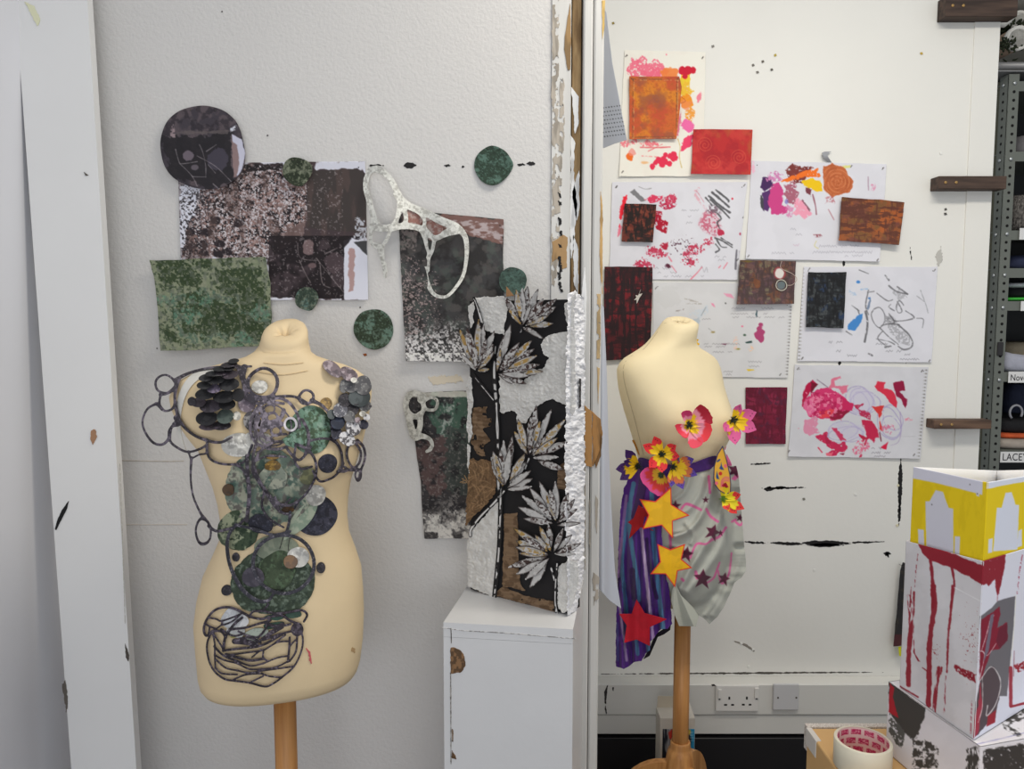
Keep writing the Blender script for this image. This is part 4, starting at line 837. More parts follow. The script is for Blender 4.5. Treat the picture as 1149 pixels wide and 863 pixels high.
stem(B7((555, 330), (548, 480), (560, 640), (565, 760), (572, 1000)), 5.5); stem(B75((355, 640), (352, 780), (358, 870)), 5); stem(B8((280, 40), (275, 250), (268, 420), (255, 560), (240, 702)), 5, seed=3); stem(B7((440, 70), (465, 140), (485, 210)), 3.2); stem(B7((432, 480), (480, 540), (550, 625)), 4, seed=5); stem(B8((300, 60), (240, 130), (160, 210), (100, 290), (95, 330)), 3.6, seed=2); stem(B8((620, 500), (612, 600), (608, 720), (618, 800)), 3.6, seed=7); stem(B8((585, 530), (605, 600)), 2); stem(B75((600, 610), (570, 690)), 2.6); stem(B7((690, 250), (700, 180)), 3)
LW, LG, LS = 'w', 'g', 's'
def leaf_paint(kind, b, t, w, seed):
    pts = leaf_pts(b, t, w); g = sd_poly(pts, True); ax = sd_line([b, t], .1)
    def f(c):
        c = Cv(c.U, c.V, (176, 174, 172)); c.n = seed; d = g(c.U, c.V); a = ax(c.U, c.V)
        if kind == LG: c.mix(sst(w*.3, w*.18, a)*sst(.36, .5, fbm(c.U, c.V, .4, 2, seed)), (156, 126, 72))
        if kind == LS: c.mix(sst(w*.36, w*.28, a)*sst(.47, .53, fbm(c.U, c.V, .45, 2, seed)), (62, 46, 44))
        c.noise((150, 148, 146), .3, .56, .7)
        return c.mix(sst(-1.5, -.2, d)*.9*sst(.36, .46, fbm(c.U, c.V, .3, 2, seed+9)), (52, 44, 43))
    return pts, f
CL = [((586, 367), 'topmost', [(566, 332), (579, 325), (586, 323), (592, 321), (604, 324), (610, 335), (625, 335), (624, 344), (616, 354), (621, 363), (599, 371), (610, 380), (570, 346), (596, 340)]),
      ((534, 418), '', [(516, 370), (524, 368), (537, 358), (543, 364), (555, 371), (554, 386), (555, 394), (516, 396), (546, 380), (549, 414), (532, 385)]),
      ((558, 419), '', [(566, 376), (573, 364), (583, 384), (597, 382), (600, 391), (603, 399), (606, 409), (610, 417), (591, 431), (578, 432), (595, 422), (562, 392), (580, 400), (575, 424)]),
      ((594, 514), '', [(577, 484), (581, 470), (602, 454), (596, 468), (619, 459), (634, 471), (626, 491), (637, 496), (627, 513), (632, 527), (596, 480), (606, 472), (613, 489)]),
      ((566, 550), '', [(551, 513), (553, 506), (561, 505), (565, 494), (575, 489), (589, 509), (596, 528), (598, 537), (597, 546), (590, 518), (572, 502), (557, 520)]),
      ((625, 588), '', [(585, 556), (581, 569), (587, 582), (594, 547), (605, 540), (617, 549), (623, 540), (638, 553), (645, 560), (648, 571), (652, 587), (600, 560), (613, 556)]),
      ((620, 623), '', [(570, 637), (579, 645), (578, 614), (579, 607), (582, 621), (587, 603), (575, 592), (594, 660), (605, 590), (615, 588), (632, 593), (642, 600), (652, 610), (646, 622), (589, 651), (600, 600)])]
rs = random.Random(11)
for ci, (bs, _, tips) in enumerate(CL):
    cl = empty('leaf_cluster', PV(bs[0], bs[1], float(fr(bs[0], bs[1]))-.01)); cl.parent = lp_; cl.matrix_parent_inverse = Matrix.Translation(-lp_.location)
    for i, t in enumerate(tips):
        L = math.hypot(t[0]-bs[0], t[1]-bs[1]); b0 = (bs[0]+(t[0]-bs[0])*.08+rs.uniform(-2, 2), bs[1]+(t[1]-bs[1])*.08+rs.uniform(-2, 2)); w = min(max(L*.2, 5.4), 8.6); kind = rs.choice([LW, LG, LG, LS, LS, LW])
        if L > 30: s0 = .25 if i % 2 else .12; b0 = (bs[0]+(t[0]-bs[0])*s0, bs[1]+(t[1]-bs[1])*s0)
        pts, pt = leaf_paint(kind, b0, t, w, i+ci*20); o0 = .010+.0012*((i*7) % 9)
        o = cutout('leaf', sd_poly(pts, True), bb(pts), lambda U, V, o0=o0, b0=b0, L=L: fr(U, V)-o0-.012*np.clip(np.hypot(U-b0[0], V-b0[1])/L, 0, 1), pt, CARD, None, .45, .0016, KL)
        o.parent = cl; o.matrix_parent_inverse = Matrix.Translation(-cl.location)
        o.matrix_parent_inverse = (Matrix.Translation(cl.location)).inverted()
fp = [(568, 321), (577, 332), (568, 333)]; cutout('torn_flap', sd_poly(fp), bb(fp), offs(fr, -.004), (150, 112, 76), CARD, lp_, .4, .0015, KL)
# ================================================================ drawings pinned to the far wall
RED, CRIM, PINK, MAG = (214, 44, 66), (150, 24, 44), (238, 110, 136), (190, 40, 96)
WH1 = (240, 236, 226); WH2 = (222, 222, 230); WHK = .78/float(lin((226,)*3)[0])
Q1 = T(670, 40, 5.745); Q2 = T(820, 160, 4.79); Q3 = T(670, 180, 5.745); Q4 = T(670, 280, 4.79); Q5 = T(820, 280, 4.79); Q6 = T(820, 400, 4.79)
def pins(c, *pts):
    for x, y in pts: c.line([(x-.8, y+1), (x+.7, y-1)], .9, (70, 66, 62), .9)
def crumple(c, base, a=.35): 
    return c.noise(tuple(x*.95 for x in base), .045, .5, a, .12)
def p1(c):
    c = Cv(c.U, c.V, WH1); crumple(c, WH1)
    for x, y, rx, ry in ((245, 215, 8, 11), (290, 200, 6, 10), (330, 225, 8, 8), (385, 215, 7, 9), (410, 235, 8, 6), (360, 240, 10, 6)): c.blob(*Q1((x, y))[0], rx, ry, PINK, ro=4, fr=.25, a=.9, dry=.38)
    c.blob(*Q1((470, 245))[0], 10, 6, (250, 130, 60), ro=3, a=.9); c.blob(*Q1((560, 300))[0], 6, 13, (250, 206, 60), ro=3, rot=-25); c.blob(*Q1((570, 360))[0], 7, 10, (250, 190, 60), ro=4, dry=.4); c.blob(*Q1((575, 420))[0], 8, 7, (246, 150, 40), ro=3)
    c.blob(*Q1((575, 445))[0], 6, 5, (240, 140, 90), ro=3, a=.7); c.blob(*Q1((600, 510))[0], 5, 8, (250, 160, 70), ro=3, dry=.4); c.blob(*Q1((585, 580))[0], 6, 7, (240, 110, 170), ro=3, rot=30)
    c.poly(Q1((560, 660), (630, 640), (600, 720), (540, 745), (545, 690)), (236, 70, 110), ro=2.5); c.poly(Q1((515, 560), (540, 480), (548, 500), (520, 640)), (228, 80, 120), a=.7, ro=2)
    for x, y, rx, ry in ((550, 225, 4.6, 5), (585, 225, 5, 5), (617, 222, 3, 4), (567, 262, 3.2, 3.4)): c.blob(*Q1((x, y))[0], rx, ry, (206, 30, 56), ro=1)
    c.blob(*Q1((660, 395))[0], 2, 5, PINK, a=.8, ro=2, rot=-15); c.blob(*Q1((447, 122))[0], .8, 1, PINK, ro=.3)
    c.blob(*Q1((210, 780))[0], 4, 4.4, (250, 112, 40), ro=1.5); c.blob(*Q1((222, 750))[0], 4, 4, (250, 140, 130), a=.7)
    for x, y in ((180, 700), (170, 690), (240, 690), (290, 700), (330, 690), (360, 700)): c.blob(*Q1((x, y))[0], 5, 3, (240, 130, 140), ro=3, dry=.45)
    c.line(Q1((280, 720), (380, 722), (470, 718)), 1.4, (226, 90, 100), .8); c.line(Q1((290, 775), (380, 782), (420, 790)), 1.1, (236, 130, 130), .8, dry=.4); c.line(Q1((330, 745), (420, 700)), .8, (226, 90, 100), .8)
    for i, (x, y) in enumerate(((380, 820), (410, 810), (430, 790), (440, 770), (360, 845), (470, 775), (495, 765), (490, 795), (465, 825), (420, 835), (505, 790), (395, 800), (440, 815))): c.blob(*Q1((x, y))[0], 3, 3.2, (228, 52, 84), ro=1.6)
    c.blob(*Q1((310, 820))[0], 5, 1.6, (250, 180, 120), ro=1, a=.8); c.line(Q1((520, 665), (535, 720), (530, 780), (545, 850)), .9, (200, 170, 90), .8); c.line(Q1((535, 390), (570, 420), (530, 440)), .6, (180, 90, 50), .8)
    c.line(Q1((560, 330), (600, 380), (560, 420)), .5, (220, 160, 100), .7); pins(c, Q1((188, 130))[0], Q1((680, 142))[0], (698.5, 193)); return c
def p2(c):
    c = Cv(c.U, c.V, WH2); crumple(c, WH2); U, V = c.U, c.V
    c.poly(Q3((215, 205), (240, 190), (310, 260), (280, 270)), (110, 110, 114), ro=1.5, a=.85); c.poly(Q3((165, 235), (190, 228), (190, 290), (165, 320), (150, 410), (140, 460), (150, 330)), (236, 40, 60), ro=2); c.poly(Q3((140, 430), (165, 420), (150, 470), (130, 500)), PINK, a=.8)
    c.poly(Q3((300, 255), (350, 225), (430, 230), (400, 265), (340, 275)), (220, 60, 96), ro=2.5, dry=.3); c.blob(*Q3((460, 275))[0], 9, 8, (190, 50, 84), ro=4, dry=.42); c.blob(*Q3((480, 250))[0], 6, 5, (206, 70, 100), ro=3, dry=.45)
    c.poly(Q3((375, 320), (420, 330), (415, 380), (460, 400), (445, 470), (380, 450), (370, 380)), (176, 26, 52), ro=2.5, dry=.3); c.blob(*Q3((440, 550))[0], 5, 4, (180, 40, 66), ro=3, dry=.4)
    for x, y, rx, ry in ((370, 590, 8, 6), (410, 600, 7, 5), (340, 580, 5, 4), (290, 660, 7, 5), (310, 680, 8, 3), (270, 675, 5, 4), (600, 655, 7, 4), (640, 570, 9, 6), (715, 525, 6, 4), (580, 600, 5, 4)): c.blob(*Q3((x, y))[0], rx, ry, (196, 62, 92), ro=4, fr=.35, dry=.46)
    c.spat(*Q3((550, 570))[0], 10, 9, (110, 80, 96), .5, .5)
    c.line(Q3((655, 180), (630, 210), (660, 260), (700, 310)), 3, (222, 150, 166), .6, dry=.45); c.line(Q3((640, 195), (690, 270)), 1, (200, 110, 130), .6, dry=.4)
    m = sd_poly(Q3((690, 330), (750, 320), (790, 380), (810, 470), (760, 490), (690, 460), (650, 410)))(U, V); c.mix(sst(2, -3, m)*sst(.46, .56, fbm(U, V, .5, 3, 3))*.9, (190, 84, 110)); c.mix(sst(2, -3, m)*.3, (222, 150, 170)); c.blob(*Q3((795, 465))[0], 4, 3.4, (190, 50, 80), ro=2)
    m = sd_poly(Q3((720, 290), (770, 285), (800, 340), (760, 360), (700, 330)))(U, V); c.mix(sst(2, -3, m)*sst(.44, .54, fbm(U, V, .5, 3, 9))*.7, (90, 60, 76))
    for p, w in ((((765, 190), (840, 250), (848, 265)), 2.2), (((740, 205), (800, 255), (850, 300)), 2.2), (((720, 230), (790, 290), (855, 335)), 2.4), (((730, 255), (800, 315), (852, 370)), 2), (((770, 335), (800, 375), (775, 400), (790, 440)), 1.6), (((700, 240), (740, 290)), 1.6), (((760, 500), (810, 520), (870, 560)), 1.5), (((770, 510), (800, 555), (835, 560)), 1.3), (((765, 540), (788, 575), (765, 592)), 1.8), (((800, 500), (870, 545)), 1)): c.line(Q3(*p), w, (74, 74, 78), .85, ro=.7)
    c.line(Q3((900, 580), (895, 640), (892, 700)), 2.2, (100, 98, 108), .85); c.line(Q3((916, 585), (912, 640)), .7, (150, 148, 156), .6)
    for p in (((840, 660), (815, 697)), ((795, 680), (785, 692)), ((675, 690), (640, 730), (605, 765)), ((480, 680), (510, 720)), ((460, 620), (480, 650))): c.line(Q3(*p), 1.2, (226, 120, 140), .9)
    c.blob(*Q3((872, 247))[0], 1, 1, RED, ro=.3); c.blob(*Q3((922, 475))[0], 1.2, 1.8, (180, 60, 90), ro=.5); c.blob(*Q3((455, 680))[0], 3, 3, (90, 40, 60), ro=2, dry=.4)
    c.line(Q3((660, 710), (675, 680), (690, 720), (705, 690), (712, 720)), .6, (170, 168, 176), .7); c.line(Q3((940, 370), (962, 350)), 1.2, (90, 90, 94), .8); c.line(Q3((270, 170), (310, 185), (350, 180)), .8, (130, 128, 134), .7)
    for x0, y, x1 in ((765, 236, 785), (768, 243, 782), (767, 250, 780), (735, 301, 752), (738, 306, 760), (745, 310, 790), (802, 288, 815), (806, 292, 814)): c.script(x0, y, x1, (130, 128, 138), .5, 2.6)
    pins(c, Q3((125, 170))[0], Q3((950, 160))[0], Q3((905, 640))[0]); return c
def p3(c):
    c = Cv(c.U, c.V, (222, 222, 230)); crumple(c, WH2)
    c.poly(Q2((170, 190), (215, 185), (225, 235), (180, 260), (160, 240)), (72, 44, 92), ro=2); c.poly(Q2((170, 270), (215, 250), (220, 340), (200, 375), (170, 360)), (88, 52, 108), ro=2); c.poly(Q2((155, 280), (172, 280), (180, 370), (163, 350)), (70, 70, 78), ro=1.2)
    c.poly(Q2((215, 235), (260, 215), (285, 260), (280, 330), (310, 360), (270, 390), (220, 385), (205, 320)), (206, 70, 136), ro=3); c.blob(*Q2((240, 185))[0], 11, 5, (206, 130, 180), ro=4, dry=.42)
    c.poly(Q2((285, 225), (345, 215), (360, 270), (350, 330), (310, 320), (290, 280)), (170, 100, 120), ro=3, dry=.3); c.poly(Q2((345, 300), (400, 310), (430, 390), (400, 420), (340, 380)), (240, 160, 184), ro=3.5, dry=.25); c.poly(Q2((300, 330), (340, 350), (330, 400), (290, 400)), (214, 120, 170), a=.7, ro=3, dry=.4)
    c.poly(Q2((290, 150), (330, 120), (380, 130), (440, 135), (420, 165), (380, 215), (310, 210)), (124, 58, 56), ro=4, dry=.25); c.poly(Q2((255, 215), (330, 175), (465, 140), (460, 165), (490, 180), (400, 185), (330, 200)), (240, 116, 40), ro=2.5, dry=.22)
    c.poly(Q2((385, 210), (430, 195), (485, 205), (490, 260), (440, 255), (410, 240)), (238, 196, 26), ro=2.5); c.poly(Q2((400, 240), (440, 250), (430, 290), (410, 275)), (120, 60, 70), ro=2)
    g = sd_poly(Q2((500, 130), (545, 112), (610, 135), (660, 215), (640, 265), (580, 280), (545, 295), (500, 250), (495, 190))); c.sd(g, (192, 104, 62), ro=1.5)
    a = np.arctan2(c.V-204, c.U-940); r = np.hypot(c.U-940, c.V-204); c.mix((g(c.U, c.V) < -1)*.55*sst(.2, .8, np.sin(r*1.6+a)), (216, 138, 92)); c.mix((g(c.U, c.V) < -1)*.5*sst(.55, .62, fbm(a*4, r, .6, 3, 4)), (166, 80, 46))
    c.poly(Q2((505, 290), (550, 290), (555, 325), (505, 330)), (190, 120, 130), ro=2.5, dry=.4, a=.8); c.line(Q2((440, 280), (455, 340), (460, 385)), 1.6, (140, 74, 90), .8); c.line(Q2((385, 310), (425, 365)), 2, (110, 60, 74), .8, dry=.3); c.line(Q2((525, 360), (555, 415)), 1, (180, 120, 130), .8)
    c.line(Q2((738, 185), (740, 255)), 1.2, (170, 140, 160), .8); c.blob(*Q2((765, 245))[0], 3, 4, (220, 150, 180), ro=2, dry=.5); c.poly(Q2((600, 125), (645, 120), (640, 135), (610, 140)), (220, 220, 120), a=.8); c.blob(*Q2((120, 130))[0], 2, 8, (240, 190, 210), ro=2, dry=.4)
    c.poly(Q2((445, 495), (500, 495), (490, 508), (455, 508)), (150, 80, 90), ro=1.4, dry=.35, a=.9); c.blob(*Q2((300, 315))[0], 2, 3, (120, 110, 190), a=.7, ro=1)
    for x0, y, x1, cc in ((887, 257, 900, 0), (893, 263, 900, 0), (880, 275, 897, 1), (866, 284, 891, 0), (913, 276, 965, 0), (912, 283, 980, 0), (948, 287, 970, 0)): c.script(x0, y, x1, (140, 138, 150) if not cc else (190, 140, 170), .5, 3)
    c.line(Q2((460, 530), (450, 555), (470, 570)), .7, (210, 200, 120), .8); pins(c, Q2((818, 140))[0], Q2((790, 630))[0], Q2((95, 610))[0], Q2((648, 128))[0]); return c
def perfo(c, x0, y0, x1, y1, n, side=1):
    for i in range(n):
        t = (i+.5)/n; x, y = x0+(x1-x0)*t, y0+(y1-y0)*t; c.blob(x, y, 1.1, .85, (150, 148, 146), ro=.3, soft=.4); c.blob(x+side*1.8, y, .7, .6, (178, 176, 174), ro=.2, soft=.4, a=.6)
def p4(c):
    c = Cv(c.U, c.V, (218, 218, 220)); crumple(c, (216, 216, 218)); c.blob(750, 333, 14, 12, (206, 206, 206), a=.4, ro=5)
    for p in ((470, 265, 530, 275), (480, 290, 560, 292), (500, 275, 540, 282)): c.line(Q4(p[:2], p[2:]), 1., (150, 140, 130), .6, dry=.4)
    c.poly(Q4((420, 330), (470, 315), (465, 330)), (120, 100, 96), a=.8, dry=.35); c.poly(Q4((520, 330), (590, 300), (600, 340), (560, 365), (500, 350)), (206, 214, 222), a=.9, ro=3, dry=.4); c.line(Q4((560, 355), (585, 310)), .9, (120, 130, 140), .6); c.poly(Q4((520, 375), (550, 360), (545, 410), (525, 400)), (170, 186, 196), a=.6, ro=2)
    c.poly(Q4((680, 235), (720, 240), (735, 262), (700, 252)), (232, 160, 186), ro=1); c.poly(Q4((610, 285), (625, 290), (635, 312), (618, 300)), (236, 150, 180), ro=1); c.poly(Q4((855, 325), (862, 330), (858, 362), (852, 350)), (50, 80, 90), ro=.7)
    for x, y, rx, ry in ((880, 405, 2.6, 2.6), (872, 425, 3, 2.4), (885, 445, 3.2, 4), (862, 462, 3, 4), (882, 480, 3.6, 4), (868, 445, 2.4, 2.6)): c.blob(*Q4((x, y))[0], rx, ry, (176, 70, 116), ro=1.4)
    c.poly(Q4((795, 498), (830, 490), (832, 500), (800, 505)), (40, 70, 66), ro=.7); c.blob(*Q4((793, 460))[0], 1.5, 1.2, (60, 90, 70), ro=.5); c.blob(*Q4((758, 535))[0], 2.2, .9, (160, 150, 70), ro=.4); c.poly(Q4((665, 508), (710, 502), (690, 514)), (120, 60, 86), ro=.8); c.poly(Q4((805, 645), (840, 643), (845, 650), (815, 652)), (232, 196, 40), ro=.7)
    c.blob(*Q4((745, 505))[0], 3, 6, (246, 196, 170), a=.6, dry=.45); c.blob(*Q4((830, 530))[0], 3, 2, (250, 200, 160), a=.7, dry=.4); c.blob(*Q4((622, 445))[0], 2, 1, (170, 150, 90), ro=1); c.blob(*Q4((780, 413))[0], 1, .8, (236, 120, 150), ro=.3); c.blob(*Q4((690, 290))[0], .7, .7, (90, 90, 90)); c.line(Q4((600, 425), (630, 448)), .6, (150, 150, 150), .6)
    for x0, y, x1 in ((818, 346, 868), (820, 352, 862), (818, 356, 880), (790, 386, 830), (788, 389, 815), (800, 395, 822), (835, 406, 855), (836, 411, 858), (785, 358, 798), (812, 420, 824), (812, 417, 822), (832, 341, 850)): c.script(x0, y, x1, (120, 116, 122), .5, 2)
    perfo(c, *Q4((1042, 300))[0], *Q4((1020, 680))[0], 22, -1); pins(c, Q4((316, 208))[0], Q4((985, 672))[0]); return c
def p5(c):
    c = Cv(c.U, c.V, WH2); crumple(c, WH2); U, V = c.U, c.V
    c.blob(*Q5((684, 175))[0], 2, 1.6, (70, 136, 206), ro=.8); c.poly(Q5((630, 400), (680, 360), (710, 345), (700, 380), (670, 435), (635, 430)), (72, 138, 206), ro=1.6); c.poly(Q5((730, 320), (750, 255), (755, 275), (740, 330)), (100, 120, 150), ro=1, a=.8); c.line(Q5((700, 215), (735, 212)), 1.4, (140, 180, 220), .8, dry=.3); c.blob(*Q5((655, 235))[0], 5, 2.5, (180, 200, 224), rot=-30, ro=2, dry=.45); c.blob(*Q5((745, 262))[0], 1.8, 1.4, (80, 130, 190), ro=.6)
    PC = (96, 96, 100)
    def ln(*p, w=.9, a=.75, d=.25): c.line(Q5(*p), w, PC, a, ro=.4, dry=d)
    ln((770, 320), (800, 312), (825, 345), (825, 390), (800, 420), (770, 395), (755, 350), (770, 320), w=1.2); ln((725, 335), (735, 400), (720, 495), w=2.4, a=.85); ln((740, 220), (725, 300), (740, 350), w=1.4); ln((850, 195), (890, 225), (950, 240), w=1.6); ln((895, 200), (950, 240), w=1.6); ln((785, 235), (840, 275), (870, 270), w=1.2); ln((895, 280), (920, 330), (900, 340), (890, 310), (905, 275), (930, 300), w=1.2); ln((860, 295), (850, 310), (880, 330), w=1); ln((940, 330), (985, 368), (890, 385), (860, 360), w=1.2); ln((850, 345), (880, 390), (860, 400), w=1.2)
    ln((810, 410), (850, 400), (905, 405), w=1.4); ln((800, 420), (850, 470), (900, 510), w=1.2); ln((900, 405), (950, 450), (975, 490), (970, 525), (930, 538), (900, 520), w=1.6); ln((815, 440), (790, 480), (840, 520), w=1.2); ln((680, 320), (690, 345), w=1.4); ln((780, 480), (850, 495), (880, 510)); ln((650, 300), (690, 330)); ln((1020, 220), (1050, 300), (1060, 340), w=.8, a=.5); ln((690, 110), (740, 130)); ln((830, 140), (850, 165), w=1.6); ln((1000, 250), (1040, 280), a=.4); ln((830, 525), (860, 520), w=2); ln((740, 560), (760, 570), w=2); ln((770, 225), (735, 230), w=1); ln((620, 440), (650, 460), w=1)
    for q, a in ((((850, 340), (900, 400), (960, 470), (960, 520), (900, 500), (840, 420)), .35), (((890, 200), (940, 230), (945, 260), (900, 270), (870, 230)), .3), (((830, 350), (860, 380), (880, 400), (825, 400)), .45)): c.poly(Q5(*q), PC, a=a, ro=2, dry=.42, dfr=.6)
    ln((1000, 370), (1035, 375), (1030, 420), w=.8, a=.7, d=.0)
    for x0, y, x1 in ((930, 384, 946), (932, 394, 945), (946, 399, 963), (1010, 403, 1033), (994, 394, 1012), (1015, 398, 1028), (980, 386, 1000)): c.script(x0, y, x1, (110, 108, 116), .6, 2.6)
    perfo(c, *Q5((386, 95))[0], *Q5((366, 600))[0], 26); pins(c, Q5((422, 105))[0], Q5((1095, 112))[0], Q5((385, 585))[0], Q5((1068, 598))[0]); return c
def p6(c):
    c = Cv(c.U, c.V, (216, 216, 222)); crumple(c, (214, 214, 220)); U, V = c.U, c.V
    for cx, cy, rx, ry, w in ((690, 240, 75, 80, 1.2), (700, 235, 60, 65, 1), (720, 250, 80, 60, .9), (610, 420, 100, 40, .8), (600, 400, 80, 50, .8), (650, 420, 60, 40, .8), (850, 360, 60, 90, 1), (860, 380, 48, 60, .9), (870, 330, 50, 70, .8), (700, 250, 40, 60, .8)): x, y = Q6((cx, cy))[0]; c.sd(sd_ring(x, y, rx/4.79, ry/4.79, w, 15, .05), (164, 152, 200), .7, dry=.3)
    c.blob(*Q6((700, 240))[0], 16, 14, (206, 200, 224), a=.5, ro=4); c.blob(*Q6((630, 400))[0], 20, 10, (204, 198, 222), a=.5, ro=4, dry=.3)
    c.poly(Q6((380, 240), (400, 160), (440, 128), (465, 145), (430, 190), (400, 240), (385, 270)), (186, 20, 70), ro=1.5); c.poly(Q6((430, 135), (468, 150), (430, 200)), (120, 20, 46), ro=1)
    c.poly(Q6((400, 240), (460, 180), (530, 170), (600, 210), (640, 260), (600, 300), (590, 340), (500, 340), (420, 320), (390, 280)), (214, 56, 112), ro=3); c.poly(Q6((400, 230), (440, 230), (460, 290), (420, 320), (390, 280)), (232, 110, 156), ro=2); c.poly(Q6((470, 290), (550, 290), (540, 330), (480, 330)), (232, 70, 84), ro=2.5); c.poly(Q6((520, 330), (580, 290), (640, 290), (600, 330), (560, 350)), (150, 26, 60), ro=2); c.poly(Q6((590, 210), (660, 260), (650, 290), (590, 290)), (206, 40, 96), ro=2)
    c.noise((238, 140, 170), .2, .68, .0); m = sd_poly(Q6((400, 190), (600, 200), (600, 330), (420, 320)))(U, V) < 0; c.mix(m*sst(.56, .62, fbm(U, V, .28, 3, 2))*.7, (242, 150, 178)); c.mix(m*sst(.58, .62, fbm(U, V, .3, 3, 22))*.7, (180, 24, 80))
    c.poly(Q6((530, 170), (540, 120), (590, 105), (590, 115), (555, 130), (560, 160), (630, 155), (620, 190), (600, 205), (580, 170)), (226, 110, 140), ro=1.4, a=.9); c.line(Q6((465, 125), (520, 165)), .8, (120, 100, 120), .7)
    c.poly(Q6((775, 160), (790, 130), (830, 140), (820, 175), (870, 180), (895, 250), (890, 275), (850, 240), (825, 200), (790, 185)), (220, 52, 78), ro=1.6); c.poly(Q6((870, 140), (930, 135), (935, 180), (910, 190), (950, 230), (940, 280), (910, 230), (885, 200)), (150, 24, 64), ro=1.6)
    c.poly(Q6((665, 265), (710, 255), (690, 280), (750, 310), (750, 340), (700, 320)), (190, 50, 90), ro=2, dry=.25); c.poly(Q6((760, 270), (820, 265), (810, 310), (800, 330), (815, 400), (800, 390), (795, 310)), (220, 60, 60), ro=1.4); c.poly(Q6((700, 340), (760, 350), (800, 420), (770, 460), (740, 430), (700, 540), (690, 545), (735, 430)), (200, 40, 80), ro=2); c.line(Q6((800, 410), (808, 455)), 1.4, (110, 30, 50), .9)
    c.poly(Q6((400, 340), (460, 330), (470, 410), (420, 430), (395, 400)), (226, 130, 164), ro=3, a=.8, dry=.25); c.poly(Q6((450, 430), (510, 410), (560, 470), (610, 460), (630, 500), (560, 530), (510, 530), (550, 500)), (204, 44, 88), ro=2.5, dry=.25); c.poly(Q6((540, 380), (570, 385), (620, 450), (590, 455)), (206, 60, 100), ro=1.6, dry=.2); c.poly(Q6((505, 420), (545, 470), (515, 465)), (180, 40, 76), ro=1.5)
    c.poly(Q6((510, 520), (550, 515), (545, 538), (515, 535)), (236, 110, 130), ro=1.5); c.poly(Q6((805, 490), (845, 460), (835, 500)), (216, 30, 70), ro=1); c.blob(*Q6((700, 490))[0], 9, 8, (226, 120, 150), ro=4, dry=.48); c.blob(*Q6((850, 390))[0], 7, 6, (216, 130, 160), ro=4, dry=.5); c.line(Q6((470, 490), (490, 515)), 1.4, (220, 70, 100)); c.poly(Q6((585, 522), (612, 520), (605, 532)), (140, 20, 50), ro=.8); c.blob(*Q6((955, 340))[0], 3, 1, (230, 150, 170), dry=.4); c.blob(*Q6((360, 375))[0], 1, 2, (226, 110, 150)); c.poly(Q6((690, 420), (740, 440), (710, 460)), (190, 36, 70), ro=1.6)
    c.line(Q6((910, 300), (915, 400), (900, 460), (860, 478)), .8, (170, 150, 190), .7); c.line(Q6((900, 430), (990, 430)), .6, (190, 190, 196), .7)
    for x0, y, x1 in ((978, 503, 992), (978, 508, 1000), (981, 512, 994)): c.script(x0, y, x1, (110, 104, 116), .6, 2.4)
    perfo(c, *Q6((1052, 65))[0], *Q6((1010, 545))[0], 26, -1); pins(c, Q6((362, 65))[0], Q6((1028, 78))[0], Q6((985, 530))[0], Q6((312, 510))[0]); return c
def shR(name, pts, p, lab, cat='drawing', d=WR, m=PAPER, k=WHK, **q): return sheet(name, pts, d, p, lab, cat, m, k, .62, **q)
shR('drawing', [(700.8, 56), (791.8, 58.5), (789, 197.5), (694.5, 198)], p1, 'tall white sheet dabbed with pink, yellow and red paint, highest on the far wall', curl=.007)
shR('drawing', Q3((98, 140), (968, 140), (905, 770), (355, 768), (80, 690)), p2, 'white sheet with crimson smears, charcoal zigzags and a small brown stitched swatch', curl=.007, seed=1)
shR('drawing', Q2((112, 98), (838, 115), (826, 310), (800, 640), (80, 625)), p3, 'white sheet with purple, pink and yellow paint daubs and a brown swirl', curl=.009, seed=2)
shR('drawing', Q4((300, 175), (760, 180), (1048, 285), (1025, 690), (560, 685), (300, 660)), p4, 'pale sheet of small ink notes and scattered dabs behind the plain neck', curl=.006, seed=3, d=WR+.0005)
shR('drawing', Q5((392, 92), (1112, 92), (1080, 607), (358, 600)), p5, 'white sheet with a grey pencil drawing and a blue daub beside a black swatch', curl=.006, seed=4)
shR('drawing', Q6((345, 45), (1062, 58), (1020, 550), (308, 538)), p6, 'white sheet covered in magenta and crimson paint over lilac scribbles, lowest on the far wall', curl=.010, seed=5)
# swatches
def s1(c):
    c = Cv(c.U, c.V, (208, 104, 48)); c.noise((222, 140, 40), .05, .52, .8, .1); c.noise((196, 78, 52), .06, .52, .8, .1); c.noise((150, 84, 66), .07, .6, .7, .1, 5); c.blob(740, 112, 8, 10, (150, 84, 66), a=.7, ro=4, soft=4); c.noise((178, 90, 40), .5, .6, .5)
    for p in (((225, 280), (520, 282)), ((232, 280), (230, 655)), ((222, 655), (500, 652)), ((515, 285), (512, 600))):
        c.line(Q1(*p), 1.2, (116, 70, 46), .8, dry=.4, dfr=.4); c.line([(x+1, y+1) for x, y in Q1(*p)], .8, (220, 170, 110), .8, dry=.5, dfr=.5)
    return c
def s2(c):
    c = Cv(c.U, c.V, (186, 44, 46)); c.noise((168, 36, 44), .07, .5, .8, .1); c.noise((178, 92, 50), .05, .6, .7, .1); c.noise((206, 66, 60), .09, .55, .6, .1)
    for cx, cy in ((695, 705), (915, 785), (750, 820)):
        x, y = Q1((cx, cy))[0]; r = np.hypot(c.U-x, c.V-y); a = np.arctan2(c.V-y, c.U-x); c.mix((r < 9)*.45*sst(.3, .9, np.sin(r*1.9+a)), (214, 96, 70))
    return c
